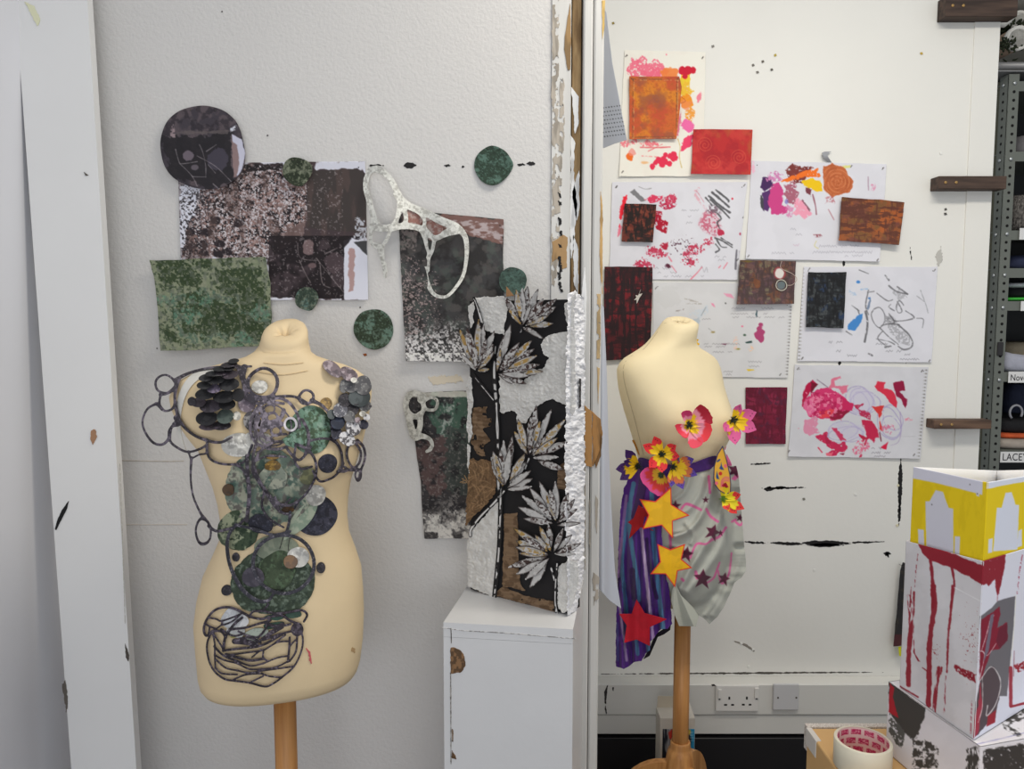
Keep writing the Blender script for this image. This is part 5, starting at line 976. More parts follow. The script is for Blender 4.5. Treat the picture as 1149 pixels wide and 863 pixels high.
def weave(base, *l, lines=(28, 22, 22), ang=(1, .3), thr=.57):
    def f(c):
        c = Cv(c.U, c.V, base)
        for rgb, fr, t in l: c.noise(rgb, fr, t, .85, .08)
        c.noise(lines, .45, thr, .85, .06, st=ang); c.noise(lines, .4, thr+.04, .7, .06, st=ang[::-1]); return c
    return f
swd = WR-.009
sheet('swatch', Q1((208, 262), (530, 262), (545, 330), (512, 665), (208, 668)), swd, s1, 'burnt orange painted swatch stitched around its border, pinned on the highest sheet', 'fabric swatch', PRINT, WHK*.95, .6, .008, .0012, wob=.8)
sheet('swatch', Q1((620, 602), (1002, 607), (990, 895), (605, 890)), swd, s2, 'bright red swatch with faint spiral swirls', 'fabric swatch', PRINT, WHK, .6, .012, .0012, wob=.5)
sheet('swatch', Q3((178, 278), (385, 283), (360, 530), (160, 522)), swd, weave((104, 44, 34), ((76, 34, 30), .1, .5), ((134, 66, 48), .2, .6)), 'small rough rust brown swatch stitched onto the sheet of crimson smears', 'fabric swatch', PRINT, WHK, .5, .01, .0012, wob=.8)
sheet('swatch', Q3((47, 684), (358, 690), (345, 1280), (40, 1290)), WR-.006, weave((84, 28, 34), ((50, 24, 28), .09, .5), ((124, 28, 36), .12, .58), lines=(36, 24, 28), ang=(1, .15), thr=.54), 'tall dark crimson and black swatch close to the split timber edge', 'fabric swatch', PRINT, WHK, .6, .012, .0012, wob=.8)
o = COL.objects[-1]
pts = Q4((236, 212), (226, 240), (245, 235), (228, 260), (212, 292), (214, 270), (198, 272), (212, 258), (205, 245), (220, 248)); cutout('white_knot', rough(sd_poly(pts), .4, .4), bb(pts), WR-.0125, (206, 200, 192), CLOTH, o, .4, .002, 1.)
sheet('swatch', Q2((598, 293), (800, 305), (932, 322), (920, 430), (905, 552), (800, 540), (578, 528)), swd-.002, weave((146, 84, 48), ((112, 66, 60), .07, .52), ((176, 94, 46), .06, .58), ((120, 84, 50), .12, .56), lines=(92, 52, 42), ang=(.25, 1), thr=.54), 'orange brown woven swatch overlapping the edge of the sheet with a brown swirl', 'fabric swatch', PRINT, WHK, .6, .016, .0012, wob=1.)
def s6(c):
    c = weave((110, 80, 76), ((88, 66, 74), .1, .5), ((112, 74, 54), .12, .58), ((120, 112, 90), .15, .62), lines=(74, 58, 58), thr=.54)(c)
    x, y = Q5((140, 180))[0]; c.blob(x, y, 3, 5, (132, 76, 46), a=.7); c.poly(Q5((52, 58), (140, 60), (130, 70), (50, 68)), (110, 100, 40), a=.7); x, y = Q5((262, 128))[0]; c.blob(x, y, 6.8, 7.4, (150, 70, 74), ro=1.4); c.blob(x, y, 5.2, 5.6, (222, 216, 210), ro=.8); x, y = Q5((272, 192))[0]; c.blob(x, y, 4.6, 4.6, (104, 116, 120), ro=1); return c
o = sheet('swatch', Q5((50, 57), (350, 63), (340, 292), (32, 294)), swd-.004, s6, 'brown tweed swatch with a white spot and a pale wire ring', 'fabric swatch', PRINT, WHK, .6, .012, .0012, wob=.8)
x, y = Q5((272, 192))[0]; cutout('wire_ring', sd_ring(x, y, 6, 6, .9), ebb(x, y, 6, 6), WR-.0185, (196, 194, 180), CARD, o, .4, .001, 1.)
cutout('thread', sd_line(Q5((275, 60), (270, 100), (330, 130), (355, 160), (330, 190), (300, 192)), .6), (868, 288, 900, 325), WR-.0182, (190, 170, 160), CLOTH, o, .35, .0008, 1.)
sheet('swatch', Q5((416, 121), (622, 121), (606, 424), (404, 418)), swd, weave((44, 48, 52), ((30, 32, 36), .12, .5), ((40, 58, 90), .1, .62), ((76, 80, 82), .3, .62), lines=(24, 25, 28), thr=.55), 'black swatch with hints of blue pinned on the pencil drawing', 'fabric swatch', PRINT, WHK, .6, .008, .0012, wob=.7)
sheet('swatch', Q6((80, 167), (303, 167), (294, 470), (80, 472)), WR-.002, weave((124, 28, 56), ((104, 24, 52), .09, .5), ((142, 40, 70), .12, .58), ((86, 34, 58), .15, .62), lines=(98, 20, 44), thr=.56), 'deep magenta painted swatch on bare wall behind the pink pointed flower', 'fabric swatch', PRINT, WHK, .6, .006, .0012, wob=.5)
p = Q2((490, 55), (505, 48), (542, 48), (520, 60), (522, 75), (545, 110), (520, 105), (500, 85)); o = cutout('tape_scrap', sd_poly(p), bb(p), lambda U, V: WR-.006-.006*np.sin((V-170)*.3), (150, 152, 158), CARD, None, .4, .001, 1.); tag(o, 'torn grey tape scrap stuck above the brown paint swirl', 'tape')
p = [(1013, 631), (1010, 640), (1006, 690), (1002, 726), (1009, 725), (1016, 724), (1016, 632)]
o = sheet('painted_strip', p, WR-.02, lambda c: Cv(c.U, c.V, (44, 42, 44)).noise((66, 60, 50), .15, .55, .8).mix((c.V > 712)*.7, (92, 40, 44)), 'narrow black painted strip mostly hidden behind the red and white paper tower', 'painted strip', CARD, WHK, curl=.01)
p = [(1008, 726), (1013, 725), (1014, 738), (1009, 736)]; cutout('yellow_edge', sd_poly(p), bb(p), WR-.024, (214, 214, 40), CARD, o, .4, .001, 1.)
# ================================================================ the second dress form
DR0 = 2.12
RT = [(670, 722, 780, .085), (668, 712, 790, .1), (663, 705, 798, .108), (652, 701, 808, .114), (636, 699, 816, .118), (615, 698, 822, .12), (585, 703, 821, .115), (555, 711, 811, .106), (530, 716.5, 804, .1), (515, 718, 802, .098), (494, 712, 808, .104), (475, 706, 816, .112), (460, 701, 818, .112), (445, 696.5, 816, .104), (434, 693.5, 814, .095), (422, 691.5, 813, .086), (413, 691, 811.5, .078), (406, 694, 808.5, .071), (401, 699, 804, .066), (396, 708, 796, .062), (391, 717, 786.5, .058), (386, 724.5, 781.5, .056), (380, 731, 780.5, .054), (374, 736.5, 781, .052), (368, 741, 782, .05), (363, 744.5, 782.5, .047), (360, 748, 779, .041), (359, 753, 774, .032), (360.5, 757, 770, .022, dict(pin=.2, dz=-.004)), (363, 760, 767, .011, dict(pin=.2, dz=-.012)), (366, 762, 765, .005, dict(dz=-.02))]
fr_ = empty('dress_form', (P(764, 690, DR0)[0], DR0, 0), 'ivory dress form dressed with a purple and grey skirt, stars and paper flowers', 'dress form')
bodyR = form_body('torso', RT, DR0, 26, [(-.072, 478, .040, .055, 22), (.072, 478, .044, .055, 22)], 388, fr_, M_FORMR, .3, seed=2)
stand(fr_, P(764, 800, DR0)[0], DR0, P(764, 690, DR0)[2], -math.radians(65), .0228, 3)
DR = DepthMap([bodyR.data], (670, 345, 860, 770))
for pts, w in (([(738, 372), (722, 392), (703, 404), (700, 425), (712, 470), (722, 510)], .7), ([(745, 363), (757, 360), (770, 362)], .7)):
    cutout('seam', sd_line(pts, w), bb(pts), DR.off(.0016), (196, 180, 146), CLOTH, bodyR, .4, .0006, WHK)
for (cx, cy, r), rgb, a in (((770, 466, 17), (240, 196, 168), 1), ((811, 464, 12), (238, 206, 120), 1)): pass

# skirt of two cloths
sk = empty('skirt', (P(764, 640, DR0)[0], DR0-.1, P(764, 640, DR0)[2]), 'draped skirt, half purple stripes, half grey with pink lines, on the ivory dress form', 'skirt')
D2 = T(670, 560, 5.745); D1c = T(670, 440, 5.745); D5c = T(680, 600, 5.394)
pur = [(717, 526), (735, 530), (749, 534), (745, 560), (742, 600), (747, 640), (752, 670), (754, 700), (749, 706), (742, 706), (736, 712), (734, 716), (730, 720), (729, 730), (724, 734), (720, 742), (712, 743), (705, 748), (700, 751), (691, 748), (691, 720), (692, 680), (694, 620), (696, 575), (700, 548), (708, 533)]
def p_pur(c):
    c = Cv(c.U, c.V, (78, 38, 118)); U, V = c.U, c.V
    for p, w, cc in ((((112, 700), (125, 560), (160, 330)), 6, (44, 26, 64)), (((205, 30), (170, 300), (160, 430), (190, 740), (195, 900)), 4.4, (70, 108, 144)), (((235, -100), (205, 130), (235, 380), (265, 560), (268, 650)), 4.6, (76, 120, 154)), (((290, -60), (285, 180), (312, 450), (345, 750), (362, 900)), 3.6, (180, 154, 192)), (((352, -60), (358, 200), (385, 480), (425, 840)), 5, (76, 118, 154)),
                     (((190, -20), (160, 240), (135, 500)), 3, (128, 96, 142)), (((145, 700), (170, 880), (190, 1040)), 2.6, (150, 128, 168)), (((130, 800), (135, 1040)), 2, (80, 76, 130)), (((245, 860), (262, 1000)), 4, (74, 110, 146)), (((320, 850), (330, 980)), 4, (74, 110, 146)), (((320, 260), (345, 480), (385, 640)), 4, (48, 24, 74)), (((225, 460), (240, 640)), 6, (54, 28, 84))):
        c.line(D2(*p), w*1.05, cc, 1., ro=.5, dry=.02, dfr=.5, stretch=(1, .12))
    for p in (((284, 180), (311, 450), (343, 750)), ((290, 180), (318, 450), (350, 750))): c.line(D2(*p), .6, (206, 190, 214), .7)
    return c
fold_p = lambda U, V: .026+.010*np.sin((U-690-(V-540)*.03)*.42)*sst(520, 600, V)+.006*np.sin((U-690)*.85+V*.01)*sst(540, 640, V)
cutout('striped_panel', rough(sd_poly(pur), .7, .3), bb(pur, 3), lambda U, V: DR(U, V)-fold_p(U, V), p_pur, CLOTH, sk, .6, .002, WHK*1.3)
gry = [(746, 532), (772, 530), (802, 523), (812, 523), (826, 523), (829, 535), (831, 560), (834, 600), (837, 630), (837, 641), (832, 648), (824, 654), (820, 664), (813, 680), (805, 692), (796, 700.5), (790, 694), (783, 690), (770, 684), (756, 676), (748, 650), (742, 600), (745, 560)]
FL_ = [([(803, 528), (799, 548), (792, 568), (782, 586), (770, 597), (757, 602)], 4, .014), ([(815, 548), (808, 580), (796, 606), (780, 630), (764, 660)], 5, .016), ([(817, 545), (816, 575), (812, 606), (795, 636), (772, 664)], 5, .012), ([(790, 536), (784, 556), (772, 572), (758, 578)], 4, .008), ([(775, 534), (768, 552), (756, 562)], 3, .006), ([(770, 588), (778, 600), (776, 610)], 3, .006), ([(755, 612), (775, 618), (790, 610)], 4, .005), ([(836, 620), (822, 650), (800, 690)], 4, .006), ([(818, 640), (806, 668), (792, 690)], 3, .006)]
FS = [(sd_line(p, .1), w, h) for p, w, h in FL_]
def fold_g(U, V):
    o = np.full(np.shape(U), .016)
    for f, w, h in FS: o = o+1.3*h*np.exp(-(f(U, V)/w)**2)*sst(838, 822, U)
    return o+.003*fbm(U, V, .06, 2, 3)
def p_gry(c):
    c = Cv(c.U, c.V, (172, 174, 166)); c.noise((160, 162, 152), .04, .52, .5, .1)
    PK_ = (202, 96, 146); MR = (86, 32, 56)
    for p, w in ((((545, 62), (580, 32), (670, 70)), 3), (((705, 65), (730, 110), (778, 145)), 3), (((600, 380), (640, 292), (700, 290), (740, 262)), 2.4), (((740, 262), (790, 240), (830, 185)), 3), (((635, 470), (645, 510)), 3.4), (((700, 545), (750, 510), (775, 450), (790, 410)), 2.2), (((780, 465), (805, 545), (850, 480), (866, 350)), 2.), (((895, 150), (920, 168), (938, 155)), 2.6), (((470, 235), (475, 320)), 3), (((720, -145), (728, -40)), 3), (((870, 145), (890, 135)), 3), (((545, 515), (555, 525)), 3)): c.line(D2(*p), w, PK_, .95)
    c.poly(D1c((905, 500), (925, 500), (920, 540), (890, 570), (865, 560), (880, 545)), PK_, ro=.5)
    for x, y, r, ro in ((745, 215, 7.6, 20), (575, 355, 7, 12), (680, 515, 9, 5), (818, 515, 6, 15), (795, 220, 2.8, 0), (920, 122, 3.6, 10), (880, 395-560*0+0, 0, 0)):
        if r: x, y = D2((x, y))[0]; c.sd(sd_poly(star_pts(x, y, r*1.25, r*.56, ro, jit=(1., 1.1, .9, .95, 1.15))), MR)
    x, y = D1c((888, 505))[0]; c.sd(sd_poly(star_pts(x, y, 9, 4, 15)), MR); x, y = D1c((700, 695))[0]; c.sd(sd_poly(star_pts(x, y, 4, 1.7, 0)), MR); x, y = D1c((505, 735))[0]; c.sd(sd_poly(star_pts(x, y, 7, 3, 0)), MR)
    return c
cutout('grey_drape', rough(sd_poly(gry), .4, .2), bb(gry, 3), lambda U, V: DR(U, V)-fold_g(U, V), p_gry, CLOTH, sk, .55, .002, WHK)
fan = [(758, 655), (764, 668), (775, 679), (784.5, 689), (781, 703), (762, 702.5), (757, 690), (753, 674), (754, 662)]
cutout('fan_pleat', sd_poly(fan), bb(fan), lambda U, V: DR(760, 650)-.035-.018*np.abs(((np.arctan2(U-756, np.maximum(V-650, .1))*5) % 2)-1)*np.clip((V-655)/40, 0, 1), (166, 168, 158), CLOTH, sk, .55, .0015, WHK)
und = [(735, 712), (748, 704), (753, 700), (752, 707), (745, 712), (738, 715), (736, 720), (729, 736), (722, 740), (730, 725)]
cutout('dark_lining', sd_poly(und), bb(und), lambda U, V: DR(U, V)+.01, (26, 20, 32), CLOTH, sk, .6, .002, WHK)
allp = [(717, 526), (802, 524), (826, 560), (829, 630), (806, 660), (755, 680), (724, 725), (696, 738), (696, 680), (699, 575), (708, 535)]
cutout('skirt_back', sd_poly(allp), bb(allp), lambda U, V: 2*DR0-DR(U, V)+.012, (92, 60, 120), CLOTH, sk, 1.2, .002, WHK)
band = [(717, 514), (732, 517), (748, 521), (772, 521), (803, 511.5), (802.5, 524), (774, 532), (748, 534), (730, 531), (717.5, 528)]
cutout('waistband', sd_poly(band, True), bb(band), DR.off(.022), mot((78, 42, 124), ((64, 32, 104), .1, .5)), CLOTH, sk, .6, .002, WHK)
rb = [(719, 524), (729, 527), (722, 560), (712, 588), (708, 580), (715, 552)]
cutout('ribbon', sd_poly(rb), bb(rb), lambda U, V: DR(U, V)-.034, (62, 30, 92), CLOTH, sk, .6, .0015, WHK)

# stars
def star(pts, rgb, edge, lab, off, fold=.006, rim=1.1):
    g = sd_poly(pts); cx = sum(p[0] for p in pts)/len(pts); cy = sum(p[1] for p in pts)/len(pts); dc = float(DR(cx, cy))
    def pt(c):
        c = Cv(c.U, c.V, rgb); c.noise(tuple(x*.92 for x in rgb), .12, .52, .6)
        if edge: c.mix(sst(-rim-.4, -rim+.2, g(c.U, c.V)), edge)
        return c
    o = cutout('paper_star', g, bb(pts), lambda U, V: .55*DR(U, V)+.45*dc-off-fold*np.abs(U-cx)/20, pt, CARD, None, .5, .0014, WHK)
    tag(o, lab, 'star')
star(D2((268, 38), (300, 60), (335, 100), (322, 172), (368, 208), (280, 182), (205, 258), (225, 170), (198, 150), (235, 125)), (176, 26, 32), None, 'crimson card star half hidden behind the upper yellow star', .036)
star(D2((272, 0), (375, 15), (478, -78), (480, 35), (597, 106), (488, 142), (490, 258), (415, 170), (292, 195), (330, 105)), (238, 184, 24), (222, 62, 48), 'big yellow card star with a red edge just below the waistband flowers', .052)
star(D2((388, 290), (472, 325), (568, 290), (545, 388), (615, 445), (520, 465), (503, 572), (440, 485), (342, 485), (405, 405)), (238, 184, 24), (222, 62, 48), 'yellow card star with a red edge on the seam between purple and grey cloth', .045)
star(D5c((185, 392), (235, 475), (370, 512), (265, 560), (265, 675), (185, 635), (110, 655), (125, 550), (80, 480), (155, 480)), (190, 24, 44), None, 'crimson card star near the bottom hem of the purple striped cloth', .062, .008)
rp = [(695, 632), (697, 640), (696, 650), (693, 652)]; star(rp, (150, 26, 36), None, 'sliver of a crimson star folded round the side of the purple cloth', .022, 0)

# flowers
def petal_poly(cx, cy, a, L, w, kind):
    a = math.radians(a); dx, dy = math.cos(a), -math.sin(a); nx, ny = -dy, dx
    pr = {'p': [(0, .14), (.3, .34), (.55, .5), (.75, .42), (.9, .18), (1, 0)], 'r': [(0, .12), (.35, .34), (.65, .5), (.85, .5), (.97, .3), (1.0, .1)]}[kind]
    q = [(t, s) for t, s in pr]+[(t, -s) for t, s in pr[::-1]]
    return [(cx+dx*t*L+nx*s*w, cy+dy*t*L+ny*s*w) for t, s in q]
def flower(cx, cy, pet, label, tipc, midc, kind='p', off=.045, core=(36, 44, 34), yel=(238, 196, 30), cup=.014, split=.62, name='paper_flower'):
    d0 = float(DR(cx, cy))-off; f = empty(name, PV(cx, cy, d0), label, 'flower')
    for i, q in enumerate(pet):
        a, L, w = q[:3]; tc = q[3] if len(q) > 3 else tipc; pp = petal_poly(cx, cy, a, L, w, kind); ar = math.radians(a)
        def pt(c, tc=tc, L=L, a=a):
            c = Cv(c.U, c.V, tc); r = np.hypot(c.U-cx, c.V-cy)/L; an = np.arctan2(c.V-cy, c.U-cx)
            n = vnoise(an*9+i*3, r*1.2, i)*.5; n2 = vnoise(an*11+i, r, i+7)*.4
            if midc: c.mix(sst(.06, -.06, r-split+.06-n*.35), midc)
            c.mix(sst(.04, -.04, r-split+.36-n*.6), yel); c.mix(sst(.04, -.03, r-.07-n2*.4), core)
            if midc is None or kind == 'p':
                for j in range(3): t = .72+.1*j; c.blob(cx+math.cos(ar+(j-1)*.09)*L*t, cy-math.sin(ar+(j-1)*.09)*L*t, .6, .6, tuple(x*.4 for x in tc), ro=.2, soft=.4, a=.8)
            return c
        cutout('petal', rough(sd_poly(pp), .5 if kind == 'r' else .15, .35), bb(pp), lambda U, V, L=L, i=i, ar=ar: d0-.0012*(i % 3)-cup*np.clip(np.hypot(U-cx, V-cy)/L, 0, 1)**1.5+.004*np.cos((np.arctan2(V-cy, U-cx)+ar)*2), pt, CARD, f, .4, .001, WHK)
    cutout('stamens', sd_union([sd_line([(cx, cy), (cx+4*math.cos(k*1.05), cy+4*math.sin(k*1.05))], .8) for k in range(6)]+[sd_ell(cx, cy, 2, 2)]), (cx-6, cy-6, cx+6, cy+6), d0-.004, core, CARD, f, .4, .001, WHK)
    MB().tube([PV(cx, cy, d0+.002), PV(cx, cy, d0+off-.004)], .003).build('stalk', mat('green_stalk', (50, 96, 60), 1.), f)
    return f
flower(772.7, 477.4, [(33, 28, 25, (176, 30, 52)), (-25, 27, 22, (232, 62, 72)), (-66, 27, 17, (236, 80, 100)), (-140, 14, 19, (226, 60, 80)), (100, 17, 12, (206, 60, 110))], 'large crimson and pink rounded flower at the centre of the ivory bust', (220, 50, 70), (238, 150, 170), 'r', .04)
flower(822.3, 471.3, [(63, 20, 10), (18, 28, 15), (-23, 29, 16), (-84, 28, 16), (-125, 16, 13)], 'pink pointed flower with a yellow heart sticking out in front of the magenta swatch', (220, 96, 152), None, 'p', .05, split=.72)
flower(742.8, 509.6, [(114, 22, 12), (32, 19, 12), (-8, 20, 12), (-90, 21, 13), (-133, 21, 13), (154, 24, 12)], 'six-pointed red and yellow flower, uppermost at the waist', (226, 52, 58), None, 'p', .062, split=.78)
flower(716.5, 523.5, [(128, 24, 12), (187, 26, 13), (216, 26, 12), (160, 18, 10)], 'purple-tipped yellow flower jutting out at the waist towards the split timber', (66, 38, 100), None, 'p', .05, split=.8)
flower(755.3, 523.5, [(20, 25, 13), (-20, 29, 12), (-66, 28, 12), (-95, 23, 11), (62, 12, 9)], 'purple-tipped yellow flower lying across the purple waistband', (88, 62, 158), (206, 110, 60), 'p', .055, split=.74)
flower(811, 560, [(80, 19, 10, (190, 36, 60)), (14, 21, 11), (-25, 27, 11), (-46, 23, 11), (-62, 14, 9)], 'red-tipped yellow flower with a green heart under the painted face leaf', (230, 60, 56), None, 'p', .075, core=(90, 130, 40), yel=(246, 220, 40), split=.85)
fp_ = D1c((278, 530), (300, 500), (330, 484), (380, 488), (425, 520), (458, 580), (470, 620), (455, 655), (400, 672), (370, 655), (345, 640), (320, 612), (290, 580))
f5 = empty('paper_flower', PV(740, 535, float(DR(740, 535))-.06), 'pink scalloped fan flower tucked under the red and yellow flower', 'flower')
def pfan(c):
    c = Cv(c.U, c.V, (208, 76, 136)); x, y = D1c((412, 535))[0]; r = np.hypot(c.U-x, (c.V-y)*.9); an = np.arctan2(c.V-y, c.U-x); n = vnoise(an*10, r*.1, 3)
    c.mix(sst(1.5, -1.5, r-12-7*n), (214, 60, 56)); c.mix(sst(1, -1, r-7-5*n), (226, 176, 50)); c.mix(sst(.8, -.8, r-2.2-2.5*n), (50, 60, 40)); return c
cutout('petal', rough(sd_poly(fp_, True), .5, .5), bb(fp_), lambda U, V: float(DR(740, 535))-.058+.0012*(U-735)-.0006*(V-535), pfan, CARD, f5, .45, .0012, WHK)
MB().tube([PV(741, 534, float(DR(740, 535))-.05), PV(741, 534, float(DR(740, 535))-.004)], .003).build('stalk', mat('green_stalk', (50, 96, 60)), f5)
# leaf with a painted face
mk = D1c((810, 345), (826, 395), (840, 450), (858, 530), (864, 590), (862, 655), (820, 655), (785, 635), (760, 600), (750, 555), (752, 480), (775, 400)); mg = sd_poly(mk)
def pm(c):
    c = Cv(c.U, c.V, (234, 178, 62)); c.mix(sst(-1.3, -.6, mg(c.U, c.V)), (50, 46, 92))
    c.poly(D1c((800, 452), (806, 480), (818, 502), (800, 500), (788, 492), (796, 475)), (34, 74, 140), ro=.2); c.poly(D1c((772, 510), (780, 540), (788, 562), (772, 560), (766, 545)), (34, 74, 140), ro=.2); c.line(D1c((776, 446), (790, 436)), 1.6, (34, 74, 140))
    for x, y, r, cc in ((795, 526, 1.9, (206, 44, 44)), (828, 476, 2, (236, 112, 120)), (770, 588, 1.8, (236, 112, 130))): x, y = D1c((x, y))[0]; c.blob(x, y, r, r*1.1, cc, ro=.2, soft=.4)
    for r in (0, 10, 22): c.line(D1c((798+r*.6, 610), (803+r*.5, 570+r*.5), (825, 548+r), (850, 552+r)), .9, (222, 96, 130)); 
    return c
o = cutout('face_leaf', mg, bb(mk), lambda U, V: float(DR(800, 530))-.055+.0022*(U-812), pm, CARD, None, .4, .0014, WHK); tag(o, 'golden leaf-shaped card with a simple painted face at the side of the waist', 'card leaf')
def scrap(nm, pts, rgb, d, lab): o = cutout(nm, sd_poly(pts, True), bb(pts), d, mot(rgb, (tuple(x*.86 for x in rgb), .3, .52)), CARD, None, .45, .001, WHK); tag(o, lab, 'paper petal')
scrap('paper_petal', D1c((798, 305), (800, 340), (785, 380), (768, 412), (762, 402), (775, 350)), (34, 92, 58), DR0-.02, 'narrow dark green paper petal behind the painted face leaf')
scrap('paper_petal', D1c((805, 310), (828, 298), (836, 330), (826, 372), (818, 360)), (214, 104, 150), DR0-.01, 'pink paper petal standing up behind the tip of the painted face leaf')
scrap('paper_petal', D1c((832, 400), (852, 430), (868, 470), (862, 500), (845, 470)), (236, 110, 170), DR0-.005, 'bright pink paper petal at the side of the painted face leaf')
scrap('paper_petal', D1c((226, 314), (240, 312), (262, 365), (274, 408), (262, 392), (242, 345)), (196, 132, 36), DR0-.03, 'thin orange paper petal above the purple-tipped flower beside the waist')
scrap('paper_petal', [(778, 375), (782, 375), (781, 380), (784, 381), (782.5, 384), (785, 386), (782, 388.5), (777, 389)], (226, 182, 30), 2.2, 'jagged yellow paper petal peeking out from behind the ivory neck')

# ================================================================ trunking, sockets, carton
TK = mat('trunking_paint', (222, 221, 216), 1., .45, (50, .15, .002), var=.04, varscale=4)
def zat(v, d): return float(P(574, v, d)[2])
TZ1, TZ0, TG = zat(768, 2.488), zat(825, 2.488), zat(802.5, 2.488)
tag(MB().box((.203, 2.488, TG), (1.555, 2.549, TZ1), .003).box((.203, 2.494, TZ0), (1.555, 2.549, TG-.004), .002).build('trim_7', TK), kind='structure')
tag(MB().box((.203, 2.49, 0), (1.555, 2.54, TZ0-.012), .002).build('baseboard_back', M_BLACK), kind='structure')
tk = [o for o in COL.objects if o.name == 'trim_7'][0]
for pts in ([(678, 777), (681, 770), (682, 769), (680, 790), (678.5, 789)], [(679.5, 790), (681, 800), (680, 802), (678.5, 795)], [(687, 771), (689, 771), (688.5, 776), (687, 775)], [(798, 768), (802, 768), (803, 770), (799, 770)]): mark(tk, pts, 2.4875, (50, 46, 46), 1., .5, step=.4)
dash(wall_right, (672, 756.5), (1000, 754.5), 1.6, WR-.0008, (90, 86, 80), .8, ro=.8, fr=.3)
def plate(nm, u0, v0, u1, v1, lab, m):
    e = empty(nm, PV((u0+u1)/2, (v0+v1)/2, 2.48), lab, nm.replace('_', ' '))
    a, b = P(u0, v1, 2.478), P(u1, v0, 2.478); MB().box((a[0], 2.478, a[2]), (b[0], 2.4882, b[2]), .0025, seg=2).build('plate', m, e); return e
WP = mat('white_plastic', (226, 224, 220), 1., .3); GP = mat('grey_plastic', (206, 206, 208), 1., .3); SLOT = mat('socket_slot', (18, 16, 16), 1., .8)
so = plate('wall_socket', 803, 769.5, 852, 798.5, 'white double wall socket with two switches on the trunking', WP)
def pb(nm, u, v, w, h, par, m, d=2.4775, t=.002, y1=2.479): a, b = P(u-w/2, v+h/2, d), P(u+w/2, v-h/2, d); return MB().box((a[0], d-t, a[2]), (b[0], y1, b[2]), .0004).build(nm, m, par)
pb('switch', 807.6, 778.5, 4, 10, so, WP, t=.004); pb('switch', 849, 777.5, 5, 11, so, WP, t=.004)
for u, v, w, h in ((818.3, 783.5, 2.2, 3.4), (814.2, 791, 3.6, 2), (822, 791, 3.4, 2), (838, 783.4, 2.2, 3.4), (834, 790.8, 3.4, 2), (841.6, 790.8, 3.2, 2), (807.3, 784.6, 2, 2), (849, 784, 2.2, 2)): pb('pin_hole', u, v, w, h, so, SLOT, 2.4782, .0005)
so2 = plate('blank_plate', 867.5, 768, 897, 797, 'square blank white wall plate beside the double socket', GP)
for u in (873, 893.5): pb('screw', u, 783, 2, 2, so2, mat('screw_dark', (90, 84, 78), 1., .4), 2.4782, .0008)
# small carton behind the pole
cy0, cy1 = 2.30, 2.37; cx0, cx1 = P(740.5, 830, cy0)[0], P(779.5, 830, cy0)[0]; cz = zat(806, cy0)
ca = empty('carton', ((cx0+cx1)/2, cy0, 0), 'small white carton with a blue printed panel standing behind the pole of the flowered form', 'carton')
MB().box((cx0, cy0, 0), (cx1, cy1, cz), .001).build('box', mat('white_carton', (206, 200, 190), 1., .6), ca)
def flap(pts): MB().prism(pts, lambda x, z: (x, cy1-.004, z), (0, .0012, 0)).build('flap', mat('white_carton_inside', (196, 186, 168), 1., .7), ca)
flap([(cx0+.002, cz), (cx1-.002, cz), (cx1-.004, cz+.036), (cx0+.004, cz+.038)])
MB().hull([(cx1-.001, cy0, cz), (cx1-.022, cy0+.004, cz), (cx1-.026, cy1, cz+.016), (cx1-.002, cy1, cz+.016)], [(cx1-.001, cy0, cz+.001), (cx1-.022, cy0+.004, cz+.001), (cx1-.026, cy1, cz+.017), (cx1-.002, cy1, cz+.017)]).build('flap', mat('white_carton', (206, 200, 190)), ca)
def p_cart(c):
    c = Cv(c.U, c.V, (30, 34, 44)); c.poly([(745, 817), (753, 817), (752, 860), (747, 842)], (150, 150, 152), ro=1, dry=.4, stretch=(1, .1)); c.poly([(772, 817), (781, 817), (782, 863), (777, 863), (774, 845), (776, 830)], (40, 140, 186), ro=.3); c.poly([(750, 822), (754, 818), (754, 830), (751, 829)], (196, 60, 48), ro=.4); c.blob(773, 822, 2.5, 3, (196, 170, 60), ro=1)
    for v in (822, 825, 828, 831): c.line([(774.5, v), (778, v-.3)], .7, (206, 226, 234), .8)
    return c
grid_quad('printed_panel', [(cx0+.008, cy0-.0006, zat(818, cy0)), (cx1-.001, cy0-.0006, zat(818, cy0)), (cx1-.001, cy0-.0006, .03), (cx0+.008, cy0-.0006, .03)], p_cart, CARD, ca, (50, 80), .0004, 1.)

# ================================================================ front corner: cardboard box, tape roll, painted paper boxes
def G(u, v, z):
    x, y, zz = ray(u, v); t = (z-CAMZ)/zz; return np.array([x*t, y*t, z])
ZB = .70; gA = G(914, 829, ZB); bx0 = float(gA[0]); byb = float(G(950, 817, ZB)[1])
KRAFT = mat('kraft_card', (206, 166, 112), 1., .7, (60, .1, .002), var=.06, varscale=7)
cb = empty('cardboard_box', (bx0+.2, 1.3, 0), 'large brown cardboard box under the roll of tape and the painted paper boxes', 'cardboard box')
MB().box((bx0, .95, 0), (1.2, byb, ZB), .004, seg=2).build('box', KRAFT, cb)
sp1 = mat('speckled_lining', (220, 214, 208), 1., .8, None, rgb2=(160, 150, 142), varscale=420)
MB().box((bx0+.001, byb+.001, ZB-.05), (1.2, byb+.016, ZB+.002), .001).build('back_flap', sp1, cb)
MB().box((bx0-.0015, byb-.05, ZB-.035), (bx0+.01, byb+.001, ZB+.0012), .001).build('tape_strip', mat('cloudy_tape', (206, 202, 196), 1., .4), cb)
